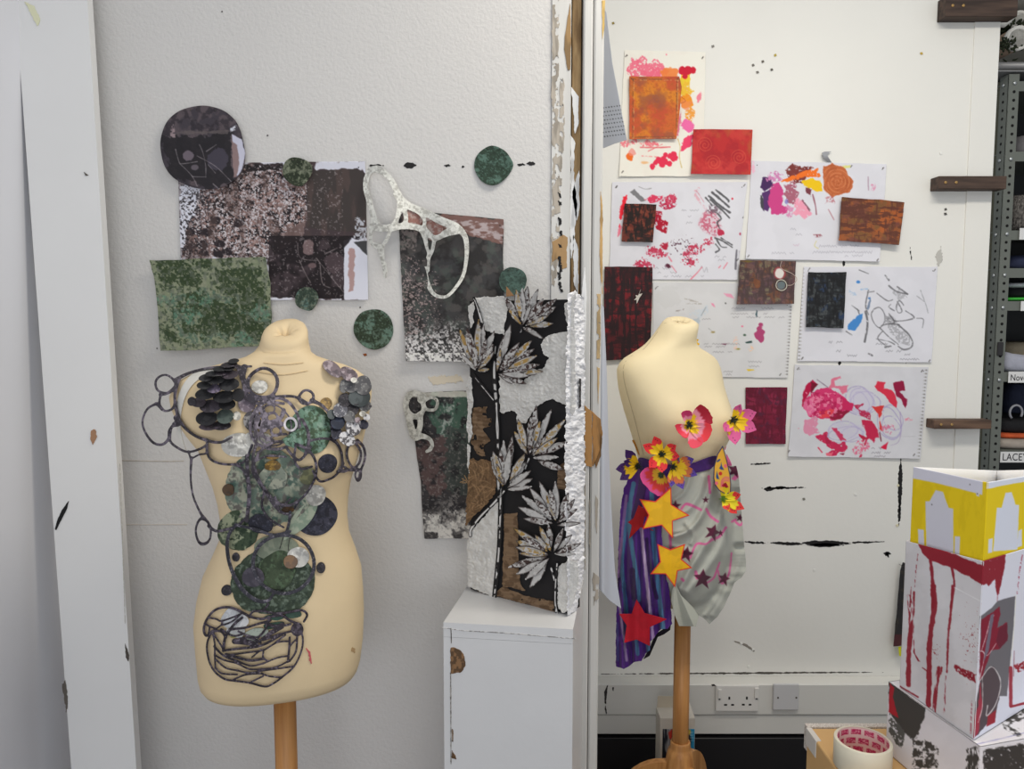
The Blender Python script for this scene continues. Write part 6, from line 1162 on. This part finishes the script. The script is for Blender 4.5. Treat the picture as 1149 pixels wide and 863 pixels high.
# tape
tc = G(968.5, 830, .752); tr = empty('tape_roll', (tc[0], tc[1], ZB), 'roll of cream tape with a magenta printed core lying on the cardboard box', 'tape')
RO, RI = .0505, .0445
MB().loft([[Vector((tc[0]+r*math.cos(a), tc[1]+r*math.sin(a), z)) for a in [2*math.pi*i/64 for i in range(64)]] for r, z in ((RI+.001, ZB+.001), (RO-.001, ZB+.001), (RO, ZB+.002), (RO, .751), (RO-.0008, .752), (RI+.001, .752))], cap=False).build('tape', mat('cream_tape', (216, 210, 190), 1., .45, (30, .05, .001)), tr)
nA, nZ = 240, 40; A_, Z_ = np.meshgrid(np.linspace(0, 2*np.pi, nA, endpoint=False), np.linspace(ZB+.001, .7515, nZ))
row = np.floor((Z_-ZB)/.017); fz = ((Z_-ZB)/.017) % 1; fa = (A_*RI/.0235+row*.4) % 1
blk = (fa > .12) & (fa < .88) & (fz > .2) & (fz < .86); nn = fbm(A_*20, Z_*1500, 1, 2, 3)
cc = np.where(blk[..., None], np.where((nn > .6)[..., None], np.array((220, 150, 170.)), np.array((184, 48, 96.))), np.array((224, 196, 196.)))
vs = np.stack([tc[0]+RI*np.cos(A_), tc[1]+RI*np.sin(A_), Z_], -1).reshape(-1, 3); vo = np.stack([tc[0]+(RI+.0012)*np.cos(A_), tc[1]+(RI+.0012)*np.sin(A_), Z_], -1).reshape(-1, 3)
ix = np.arange(nA*nZ).reshape(nZ, nA); jx = np.roll(ix, -1, 1); NN = nA*nZ
q1 = np.stack([ix[:-1].ravel(), ix[1:].ravel(), jx[1:].ravel(), jx[:-1].ravel()], 1)
rt = np.concatenate([np.stack([ix[-1], jx[-1], jx[-1]+NN, ix[-1]+NN], 1)])
c2 = cols_lin(cc.reshape(-1, 3), 1.05); obj('core', mesh_np('core', np.vstack([vs, vo]), [q1, q1[:, ::-1]+NN, rt], [True, True, False], np.vstack([c2, c2])), CARD, tr)

# painted paper boxes
BLKP = (66, 64, 62); DRD = (140, 34, 48); PW = (214, 213, 220)
ZT = .84; E7 = T(980, 660, 4.25); E6 = T(980, 500, 4.8); E8 = T(1070, 590, 7.85)
bN, bL, bR = G(1100, 838, ZT), G(997, 765, ZT), G(1150, 829, ZT); bR = bN+(bR-bN)*3.2; bB = bL+bR-bN
lo = empty('paper_box', tuple((bN+bB)/2*np.array((1, 1, 0))+np.array((0, 0, ZB))), 'low white paper box printed in black and red, lowest of the three stacked paper boxes', 'paper box')
dn = lambda p, z=ZB+.002: (p[0], p[1], z)
def p_b1(c):
    c = Cv(c.U, c.V, PW); crumple(c, PW)
    c.poly(E7((75, 445), (250, 560), (240, 620), (200, 720), (140, 690), (85, 600), (72, 520)), BLKP, ro=1.6); c.poly(E7((78, 450), (100, 475), (92, 520), (120, 620), (74, 590)), (166, 36, 48), ro=.8); c.poly(E7((78, 600), (150, 690), (135, 770), (75, 700)), (84, 84, 82), ro=2.5, dry=.36); c.poly(E7((190, 720), (300, 740), (310, 860), (180, 860)), BLKP, ro=4, dry=.42, dfr=.3); c.poly(E7((450, 770), (500, 760), (500, 870), (435, 870)), BLKP, ro=3, dry=.4, stretch=(1, .3)); c.poly(E7((165, 690), (215, 660), (210, 720), (180, 720)), BLKP, ro=3, dry=.5)
    c.line(E7((85, 452), (250, 560), (480, 735)), .9, (90, 86, 160), .5); return c
def p_b2(c):
    c = Cv(c.U, c.V, PW); c.poly([(1103, 842), (1160, 832), (1300, 810), (1300, 870), (1160, 885), (1104, 880)], (56, 54, 54), ro=2, dry=.22); return c
def p_bt(c):
    c = Cv(c.U, c.V, (216, 214, 218)); c.poly(E7((590, 620), (660, 590), (720, 560), (740, 620), (650, 650), (720, 700), (650, 700)), BLKP, ro=4, dry=.42, dfr=.3); c.line(E7((490, 745), (620, 715), (720, 690)), 1, (110, 110, 170), .6); c.poly(E7((620, 600), (700, 570), (700, 590)), BLKP, ro=2); return c
grid_quad('side', [bL, bN, dn(bN), dn(bL)], p_b1, PAPER, lo, (150, 130), .0012, WHK*1.1); grid_quad('side', [bN, bR, dn(bR), dn(bN)], p_b2, PAPER, lo, (120, 60), .0012, WHK*1.1)
grid_quad('lid', [bL, bB, bR, bN], p_bt, PAPER, lo, (150, 110), .0012, WHK*1.1); grid_quad('side', [bR, bB, dn(bB), dn(bR)], lambda c: Cv(c.U, c.V, PW), PAPER, lo, (4, 4), .0012, WHK*1.1); grid_quad('side', [bB, bL, dn(bL), dn(bB)], lambda c: Cv(c.U, c.V, PW), PAPER, lo, (4, 4), .0012, WHK*1.1)
ZQ = ZT+.002
tN, tL, tR = G(1093, 830, ZQ), G(1009.5, 771, ZQ), G(1149, 795, ZQ); tR = tN+(tR-tN)*1.9
def upto(p, v): 
    u_, v_ = proj(np.array(p)); y = p[1]; z = CAMZ+0
    lo_, hi_ = p[2], p[2]+1.
    for _ in range(40):
        m_ = (lo_+hi_)/2
        if proj(np.array((p[0], p[1], m_)))[1] > v: lo_ = m_
        else: hi_ = m_
    return np.array((p[0], p[1], lo_))
tn, tl_, trr = upto(tN, 630), upto(tL, 607), upto(tR, 600); tB = tL+tR-tN; tb_ = np.array((tB[0], tB[1], (tl_[2]+trr[2])/2))
tw = empty('paper_tower', tuple((tN+tB)/2), 'tall white paper box streaked with dark red paint under the yellow box', 'paper box')
def p_t1(c):
    c = Cv(c.U, c.V, (208, 207, 212)); crumple(c, (206, 205, 210), .6)
    c.poly(E6((235, 515), (300, 530), (575, 640), (600, 650), (590, 750), (430, 665), (305, 615), (265, 580)), DRD, ro=1.2)
    for p, w, dy in ((((310, 610), (320, 700), (320, 870)), 3.6, 0), (((420, 655), (430, 750), (415, 870)), 2.2, 0), (((245, 560), (225, 760)), 1, .45), (((205, 760), (195, 870)), 1, .3)): c.line(E6(*p), w, DRD, .95, ro=.8, dry=dy)
    for p, w, dy in ((((285, -10), (290, 100), (275, 250), (260, 420), (262, 560)), 6, 0), (((372, -10), (365, 200), (350, 400)), 2.2, 0), (((170, 40), (178, 180), (168, 330), (165, 460)), 5, .3), (((195, 20), (190, 170), (195, 310)), 1.8, .36), (((310, 380), (295, 500), (290, 600)), 4.4, .28), (((345, 420), (340, 600)), 2, .5), (((325, 380), (320, 410)), 2.4, .2)): c.line(E7(*p), w, DRD, .95, ro=1., dry=dy, dfr=.3, stretch=(1, .3))
    c.poly(E7((380, 360), (490, 410), (485, 450), (390, 400)), DRD, ro=2, dry=.3); c.poly(E7((190, 300), (220, 350), (210, 350)), DRD, ro=1); c.line(E7((120, 465), (210, 520)), 1.6, DRD); c.line(E7((230, 380), (250, 395)), 1, DRD); c.spat(*E7((470, 250))[0], 10, 30, (150, 50, 60), .6, .7); c.spat(*E7((300, 300))[0], 5, 8, (150, 50, 60), .56, .7); c.line(E7((470, 540), (465, 690)), 1.4, (160, 70, 90), .8, dry=.4); c.line(E6((430, 765), (580, 840)), .8, (234, 234, 238), .8); return c
def p_t2(c):
    c = Cv(c.U, c.V, (216, 217, 230))
    c.poly(E8((195, 320), (620, 170), (620, 195), (465, 245), (440, 420), (385, 660), (370, 560), (365, 470), (310, 530), (290, 510), (240, 530)), DRD, ro=1.2, dry=.12)
    c.poly(E8((470, 250), (600, 200), (560, 480), (400, 640)), (216, 217, 230), ro=.6); c.line(E8((605, 260), (580, 420), (560, 600)), 1.6, (160, 60, 80), .8, dry=.5); c.poly(E8((200, 305), (260, 250), (360, 265)), (216, 206, 180), ro=.4)
    c.poly(E8((235, 800), (340, 720), (390, 660), (545, 620), (530, 870), (470, 1500), (230, 1500)), (108, 106, 112), ro=.4); c.line(E8((548, 615), (535, 870), (500, 1250)), .8, (228, 226, 214), .9)
    c.poly(E7((515, 150), (560, 120), (600, 90), (605, 130), (590, 190), (635, 165), (640, 240), (600, 290), (560, 300), (520, 420), (505, 440)), (130, 28, 50), ro=1.); c.poly(E7((600, 190), (640, 165), (640, 250), (600, 290), (585, 250)), (104, 30, 50), ro=.6); c.poly(E7((510, 440), (545, 390), (570, 370), (605, 440), (605, 500), (580, 620), (540, 650), (500, 700), (478, 715), (480, 600)), (84, 72, 78), ro=.8); c.poly(E7((545, 610), (585, 580), (580, 640), (540, 660)), (150, 34, 48), ro=.6); c.poly(E7((475, 640), (500, 560), (510, 450), (520, 560), (500, 690), (478, 720)), (160, 50, 70), ro=.8)
    for p, w in ((((515, 300), (540, 220), (560, 140)), .7), (((520, 300), (545, 320), (585, 265)), .7), (((505, 440), (530, 320), (510, 300)), .7), (((510, 440), (560, 375), (600, 420), (605, 480), (580, 560), (540, 610), (545, 560)), 1.), (((520, 420), (520, 560), (500, 640)), .6), (((555, 160), (575, 130)), .6)): c.line(E7(*p), w, (226, 220, 222), .85)
    c.poly(E7((560, 130), (575, 120), (550, 300), (525, 350)), (112, 104, 120), ro=.6); c.line(E7((655, 380), (655, 560)), 4, (150, 36, 50), .9); c.poly(E7((670, 370), (718, 350), (718, 390), (690, 400)), (150, 36, 50), dry=.4); c.line(E7((655, 565), (718, 550)), 2.4, (150, 36, 50)); c.line(E7((672, 300), (668, 420)), 1, (130, 60, 70), .7); return c
crk = lambda S, T_: .004*np.sin(S*7+T_*3)*np.sin(T_*6)
grid_quad('side', [tl_, tn, tN, tL], p_t1, PAPER, tw, (140, 260), .0012, WHK*1.1, off=lambda S, T_: .003*np.sin(S*5+T_*4)*np.sin(T_*9)*np.sin(S*np.pi)); grid_quad('side', [tn, trr, tR, tN], p_t2, PAPER, tw, (150, 260), .0012, WHK*1.1)
grid_quad('side', [trr, tb_, tB, tR], lambda c: Cv(c.U, c.V, PW), PAPER, tw, (4, 4), .0012, WHK*1.1); grid_quad('side', [tb_, tl_, tL, tB], lambda c: Cv(c.U, c.V, PW), PAPER, tw, (4, 4), .0012, WHK*1.1)
tw_f = G(1014, 622, tl_[2]-.02)
# yellow box on top
yo = empty('yellow_box', tuple((tn+tb_)/2), 'open topped yellow and white paper box, topmost of the stacked paper boxes', 'paper box')
ins = lambda p, c, s: c+(p-c)*s
cen = (tN+tB)/2
yN, yL, yR = ins(tN, cen, .965), ins(tL, cen, .95), ins(tR, cen, .95); yB = yL+yR-yN
zb_ = min(tn[2], tl_[2], trr[2])-.012
yb = [np.array((p[0], p[1], zb_)) for p in (yN, yL, yR, yB)]
yt = [upto(yb[0], 541.5), upto(yb[1], 524), upto(yb[2], 526), upto(yb[3], 528)]
YE = (226, 198, 24); YW = (206, 207, 222)
def p_y1(c):
    c = Cv(c.U, c.V, YE); c.noise((216, 188, 18), .12, .5, .7, st=(1, .3))
    c.poly(E6((200, 100), (590, 190), (585, 265), (450, 230), (330, 200), (220, 178), (200, 180)), YW, ro=.3); c.poly(E6((280, 300), (302, 300), (335, 240), (375, 250), (405, 335), (430, 340), (432, 600), (420, 640), (285, 540)), (202, 203, 216), ro=.3); c.poly(E6((240, 450), (272, 455), (274, 540), (242, 530)), YW, ro=.3); c.poly(E6((438, 488), (466, 490), (464, 640), (436, 640)), YW, ro=.3); c.poly(E6((550, 230), (570, 235), (570, 275), (555, 270)), YW, ro=.4)
    for x, y in ((315, 318), (520, 210), (560, 260)): c.blob(*E6((x, y))[0], .6, .6, (60, 56, 60), ro=.2)
    return c
def p_y2(c):
    c = Cv(c.U, c.V, YE); c.poly(E6((560, 190), (900, 130), (900, 180), (700, 215), (610, 235), (590, 260), (585, 330), (575, 420), (570, 490), (562, 480)), (214, 218, 236), ro=.3)
    c.poly(E6((665, 335), (690, 335), (712, 255), (745, 250), (765, 318), (785, 320), (775, 560), (645, 570)), (212, 216, 236), ro=.3); c.poly(E6((620, 505), (643, 498), (640, 575), (618, 580)), (212, 216, 236), ro=.3); c.poly(E6((780, 460), (800, 450), (800, 540), (772, 550)), (212, 216, 236), ro=.3); c.poly(E6((870, 300), (960, 280), (960, 520), (860, 540)), (212, 216, 236), ro=.3); return c
inn = lambda c: Cv(c.U, c.V, (226, 226, 232))
grid_quad('side', [yt[1], yt[0], yb[0], yb[1]], p_y1, PAPER, yo, (130, 130), .0012, WHK*1.1); grid_quad('side', [yt[0], yt[2], yb[2], yb[0]], p_y2, PAPER, yo, (150, 130), .0012, WHK*1.1)
grid_quad('side', [yt[2], yt[3], yb[3], yb[2]], inn, PAPER, yo, (6, 6), .0012, WHK*1.1); grid_quad('side', [yt[3], yt[1], yb[1], yb[3]], inn, PAPER, yo, (6, 6), .0012, WHK*1.1)
grid_quad('base', [yb[1], yb[3], yb[2], yb[0]], inn, PAPER, yo, (4, 4), .0012, WHK*1.1)

# ================================================================ battens and the metal shelving
def batten(u0, v0, u1, v1, lab, m):
    a, b = P(u0, v1, 2.5), P(u1, v0, 2.5); e = empty('batten', ((a[0]+b[0])/2, 2.525, a[2]), lab, 'wooden batten')
    MB().box((a[0], 2.5, a[2]), (b[0], WR+.0002, b[2]), .0015).build('block', m, e)
    for u in (u0+8, u0+20): p = PV(u, (v0+v1)/2, 2.4995); MB().lathe([(.0001, .0), (.0045, .0), (.0045, .0012), (.003, .0014), (.0001, .0012)], p, 12, Matrix.Rotation(math.pi/2, 3, 'X')).build('screw_head', mat('brass_screw', (176, 142, 90), 1., .4, metal=.6), e)
DW2 = mat('old_timber', (112, 88, 72), 1., .75, (120, .3, .001), rgb2=(70, 54, 46), varscale=50, st=(.12, 1, 1))
batten(1061, -6, 1143, 18.5, 'dark wooden batten topmost on the wall edge, above the other two', M_DARKWOOD)
batten(1053, 197.5, 1130, 212, 'dark wooden batten on the wall edge level with the brown paint swirl', M_DARKWOOD)
batten(1048, 471.5, 1113, 481.5, 'thin wooden batten lowest on the wall edge, above the yellow box', DW2)
SY = 2.64; sx = float(P(1123.5, 250, SY)[0]); zt = zat(83, SY)
OL = mat('olive_metal', (84, 83, 66), 1., .5, (40, .05, .001), metal=.1); OG = mat('grey_green_metal', (108, 112, 106), 1., .45, (40, .05, .001), metal=.1); HOLE = mat('dark_hole', (14, 14, 14), 1., .9); BOLT = mat('zinc_bolt', (190, 194, 196), 1., .3, metal=.7)
sh = empty('shelving_unit', (sx+.4, SY, 0), 'olive grey slotted metal shelving unit just beyond the end of the wall', 'shelving')
MB().box((sx, SY, 0), (sx+.036, SY+.003, zt)).box((sx, SY, 0), (sx+.003, SY+.045, zt)).build('upright', OG, sh)
MB().box((sx+.004, SY+.02, 0), (sx+.007, SY+.42, zt-.01)).build('side_panel', OL, sh)
MB().box((sx, SY+.38, 0), (sx+.003, SY+.42, zt)).box((sx, SY+.417, 0), (sx+.036, SY+.42, zt)).build('upright', OG, sh)
MB().box((sx+.86, SY, 0), (sx+.896, SY+.003, zt)).box((sx+.893, SY, 0), (sx+.896, SY+.42, zt)).build('upright', OG, sh)
MB().box((sx+.005, SY+.41, 0), (sx+.893, SY+.413, zt-.01)).build('back_panel', mat('dark_metal', (40, 42, 44), 1., .6), sh)
lips = [91, 170, 258.5, 301, 338, 418, 506, 600, 690]
for i, v in enumerate(lips):
    z = zat(v, SY); MB().box((sx+.002, SY+.003, z-.003), (sx+.893, SY+.405, z)).box((sx+.036, SY+.002, z-.032), (sx+.86, SY+.005, z)).build('shelf', OG, sh)
RX = Matrix.Rotation(math.pi/2, 3, 'X'); RYm = Matrix.Rotation(-math.pi/2, 3, 'Y'); z = zt-.03; i = 0; lz = [zat(v+5, SY) for v in lips]
while z > .95:
    nb = any(abs(z-q) < .013 for q in lz)
    for pos, ax in (((sx+.02, SY-.0004, z), RX), ((sx-.0004, SY+.024, z), RYm)):
        MB().lathe([(.0001, .0), (.0062 if nb else .0048, .0), (.0055 if nb else .0048, .004 if nb else .0006), (.0001, .0045 if nb else .0006)], Vector(pos), 12, ax).build('bolt' if nb else 'bolt_hole', BOLT if nb else HOLE, sh)
    z -= .0276; i += 1
p = PV(1121, 392, SY); MB().box((p.x-.008, SY-.006, p.z-.022), (p.x+.012, SY-.0005, p.z+.025), .002).build('clip', mat('black_clip', (44, 42, 44), 1., .4), sh)
def card(v0, v1, u0, txt, lab, rot=0):
    a, b = P(u0, v1, SY-.003), P(1175, v0, SY-.003); e = empty('name_card', ((a[0]+b[0])/2, SY-.003, a[2]), lab, 'name card')
    MB().box((a[0], SY-.004, a[2]), (b[0], SY-.0022, b[2]), .0004).build('card', mat('white_card', (222, 222, 222), 1., .6), e)
    if txt:
        cu = bpy.data.curves.new('lettering', 'FONT'); cu.body = txt; cu.size = (b[2]-a[2])*(.95 if txt.isupper() else .8); cu.extrude = .0002; cu.space_character = 1.05
        t_ = bpy.data.objects.new('lettering_curve', cu); COL.objects.link(t_); bpy.context.view_layer.update()
        me = bpy.data.meshes.new_from_object(t_.evaluated_get(bpy.context.evaluated_depsgraph_get())); COL.objects.unlink(t_); bpy.data.objects.remove(t_)
        me.transform(Matrix.Translation((a[0]+.006, SY-.0046, a[2]+(b[2]-a[2])*.2)) @ Matrix.Rotation(math.pi/2, 4, 'X') @ Matrix.Diagonal((.8, 1, 1, 1))); me.name = 'lettering'; me.materials.clear()
        obj('lettering', me, mat('marker_ink', (40, 40, 46), 1., .6), e)
card(256, 269, 1143.5, '', 'blank white card on a shelf edge, beneath the patterned basket')
card(338, 349, 1145, '', 'blank white card on the shelf edge below the bright green tray')
card(417, 429.5, 1131, 'Noveg', 'white handwritten name card on the shelf edge above the blue cloth')
card(507, 519, 1122, 'LACEY', 'white name card in black capitals on the lowest visible shelf edge')
def soft(nm, v0, v1, u0, dy, w, rgb, lab, cat, bumpy=.2, m=None, tilt=0., dd=.24):
    """a folded or soft thing lying on a shelf"""
    y0 = SY+dy; z0, z1 = zat(v1, SY)+.0005, zat(v0, SY); x0 = float(P(u0, (v0+v1)/2, y0)[0]); n = 24; b = MB(); R = []
    for t in np.linspace(0, 1, 7):
        s = 1-.12*(2*t-1)**4; rr = []
        for i in range(n):
            a = 2*math.pi*i/n; c, s_ = math.cos(a), math.sin(a); q = 1+.04*bumpy*math.sin(a*5+t*9)
            rr.append(Vector((x0+w/2+w/2*s*q*math.copysign(abs(c)**.4, c), y0+dd/2+dd/2*s*q*math.copysign(abs(s_)**.4, s_), z0+(z1-z0)*t+tilt*c*t)))
        R.append(rr)
    b.loft(R); o = b.build(nm, m or mat(nm+'_'+lab.split()[0], rgb, 1., .85, (120, .5, .003), var=.2, varscale=25)); tag(o, lab, cat); return o
soft('fabric_bundle', 146, 170, 1147, .04, .3, (120, 118, 122), 'crumpled grey fabric on the upper shelf', 'fabric')
BK = mat('patterned_basket', (40, 36, 36), 1., .8, None, rgb2=(120, 116, 112), varscale=240, st=(1, 1, .4)); soft('basket', 216, 258, 1139, .03, .2, (60, 56, 54), 'dark basket with a pale woven pattern on a shelf', 'basket', m=BK)
soft('folded_cloth', 284, 301, 1133, .06, .35, (44, 50, 78), 'navy folded cloth in the narrow shelf under the basket', 'fabric'); soft('folded_paper', 316, 322, 1132, .05, .35, (196, 198, 204), 'pale folded sheets on top of dark cloth', 'paper'); soft('folded_cloth', 322, 333.3, 1133, .05, .35, (24, 24, 28), 'black folded cloth under the pale sheets', 'fabric')
gt = soft('tray', 333.5, 337.5, 1131, .008, .3, (70, 190, 70), 'bright green tray edge on the shelf above a blank card', 'tray')
soft('cushion', 386, 418, 1129, .15, .3, (160, 148, 126), 'beige cushion behind the curling magazine', 'cushion'); soft('magazine', 402, 418, 1128, .03, .25, (170, 172, 186), 'curling grey magazine in front of the beige cushion', 'magazine', tilt=-.02, dd=.1)
soft('blue_fabric', 440, 506, 1132, .3, .3, (50, 56, 80), 'dark blue speckled cloth bag under the handwritten card', 'bag', dd=.09); soft('folded_cloth', 474, 489, 1124, .05, .3, (26, 30, 44), 'black cloth lying over orange cloth', 'fabric'); soft('folded_cloth', 489, 495, 1122, .04, .3, (206, 92, 50), 'orange folded cloth on a heap of paper', 'fabric'); soft('paper_stack', 495, 506, 1121, .02, .3, (170, 160, 150), 'stack of coloured papers above the card in capitals', 'paper')
p = PV(1140, 463, SY+.06); MB().tube([(p.x+.022*math.cos(a), p.y, p.z+.026*math.sin(a)) for a in np.linspace(-.6, 4., 16)], .004).build('wire_loop', mat('pale_plastic', (150, 152, 160), 1., .5)); tag(COL.objects[-1], 'pale curled plastic loop leaning by the blue cloth bag', 'plastic loop')
# things on top of the shelving
ty = SY+.05
tp = zat(82, SY)
gt = empty('metal_tray', (sx+.15, SY, tp), 'dull grey metal tray lying on top of the shelving', 'tray')
MB().box((sx-.05, SY-.01, tp+.002), (sx+.6, SY+.3, tp+.006)).build('floor_plate', mat('dull_steel', (140, 140, 142), 1., .4, metal=.3), gt)
MB().tube([(sx-.05, SY-.01, tp+.02), (sx+.6, SY-.01, tp+.024)], .012).build('rolled_lip', mat('dull_steel', (140, 140, 142)), gt)
def roll(a, b, r, lab, rimc=(214, 212, 206)):
    a, b = Vector(a), Vector(b); e = empty('paper_tube', a, lab, 'paper tube'); q = (b-a).normalized().to_track_quat('Z', 'Y').to_matrix(); L = (b-a).length
    MB().lathe([(r*.94, 0), (r, .0), (r, L), (r*.94, L), (r*.94, 0)], a, 28, q).build('tube', mat('brown_paper', (150, 128, 110), 1., .8, var=.2, varscale=20), e)
    MB().lathe([(r*.8, -.004), (r*1.08, -.006), (r*1.1, .010), (r*.8, .008), (r*.8, -.004)], a, 28, q).build('torn_rim', mat('torn_white_paper', rimc, 1., .85, (90, .6, .004)), e)
    MB().lathe([(.0001, .02), (r*.9, .02), (r*.9, .024), (.0001, .024)], a, 28, q).build('netting', mat('grey_net', (96, 92, 90), 1., .8, None, rgb2=(60, 58, 56), varscale=200), e)
pa, pb_ = PV(1142, 43, SY-.02), PV(1105, 62, SY+.2); roll(pa, pb_, .036, 'brown paper tube with a torn white rim lying on the metal tray')
pa, pb_ = PV(1143, 22, SY+.04), PV(1150, 40, SY+.25); roll(pa, pb_, .026, 'small torn paper tube propped up behind the larger tube')
def moss(u, v, d, r, n, lab):
    rs = random.Random(int(u)); b = MB(); c = PV(u, v, d)
    for i in range(n):
        p = c+Vector((rs.gauss(0, r), rs.gauss(0, r*.5), rs.gauss(0, r*.6))); dr_ = Vector((rs.gauss(0, 1), rs.gauss(0, 1), rs.gauss(0, 1))).normalized()*r*.35; b.tube([p, p+dr_*.5, p+dr_+Vector((0, 0, .004))], [.003, .0035, .0012], 5)
    o = b.build('moss_clump', mat('dark_moss', (46, 54, 34), 1., .9, var=.4, varscale=60)); tag(o, lab, 'moss')
moss(1129, 51, SY-.03, .02, 90, 'green moss clump stuck on the side of the larger paper tube'); moss(1122, 34, SY+.16, .05, 700, 'dark moss heap in the corner between the wall end and the paper tubes'); moss(1144, 26, SY+.0, .014, 50, 'bit of green moss between the two paper tubes')
p0 = [PV(1110, 18, SY), PV(1117, 26, SY-.01), PV(1126, 27, SY-.01), PV(1135, 20, SY), PV(1140, 13, SY)]; o = MB().tube(p0, [.006, .011, .012, .010, .005], 8).build('paper_loop', mat('torn_white_paper', (214, 212, 206), 1.)); tag(o, 'curved strip of torn white paper just under the topmost batten', 'paper strip')

# ================================================================ light
def area(nm, loc, rot, sx_, sy_, w, rgb):
    l = bpy.data.lights.new(nm, 'AREA'); l.shape = 'RECTANGLE'; l.size = sx_; l.size_y = sy_; l.energy = w; l.color = rgb
    o = bpy.data.objects.new(nm, l); COL.objects.link(o); o.location = loc; o.rotation_euler = rot; return o
area('ceiling_lamp', (.9, 1.2, 3.0), (0, 0, 0), 1.3, .3, 30, (1, .93, .81))
area('ceiling_lamp', (-.2, -.3, 2.9), (0, 0, 0), 1.4, .3, 5, (1, .94, .84))
area('window_light', (-.1, -1.7, 1.3), (math.radians(89), 0, 0), 4.2, 1.2, 34, (.96, .97, 1))
w = bpy.data.worlds.new('world'); SC.world = w; w.use_nodes = True
w.node_tree.nodes['Background'].inputs['Color'].default_value = (.9, .95, 1, 1); w.node_tree.nodes['Background'].inputs['Strength'].default_value = .52
SC.view_settings.view_transform = 'Standard'; SC.view_settings.look = 'None'; SC.view_settings.exposure = -.06; SC.view_settings.gamma = 1; SC.view_settings.use_curve_mapping = False
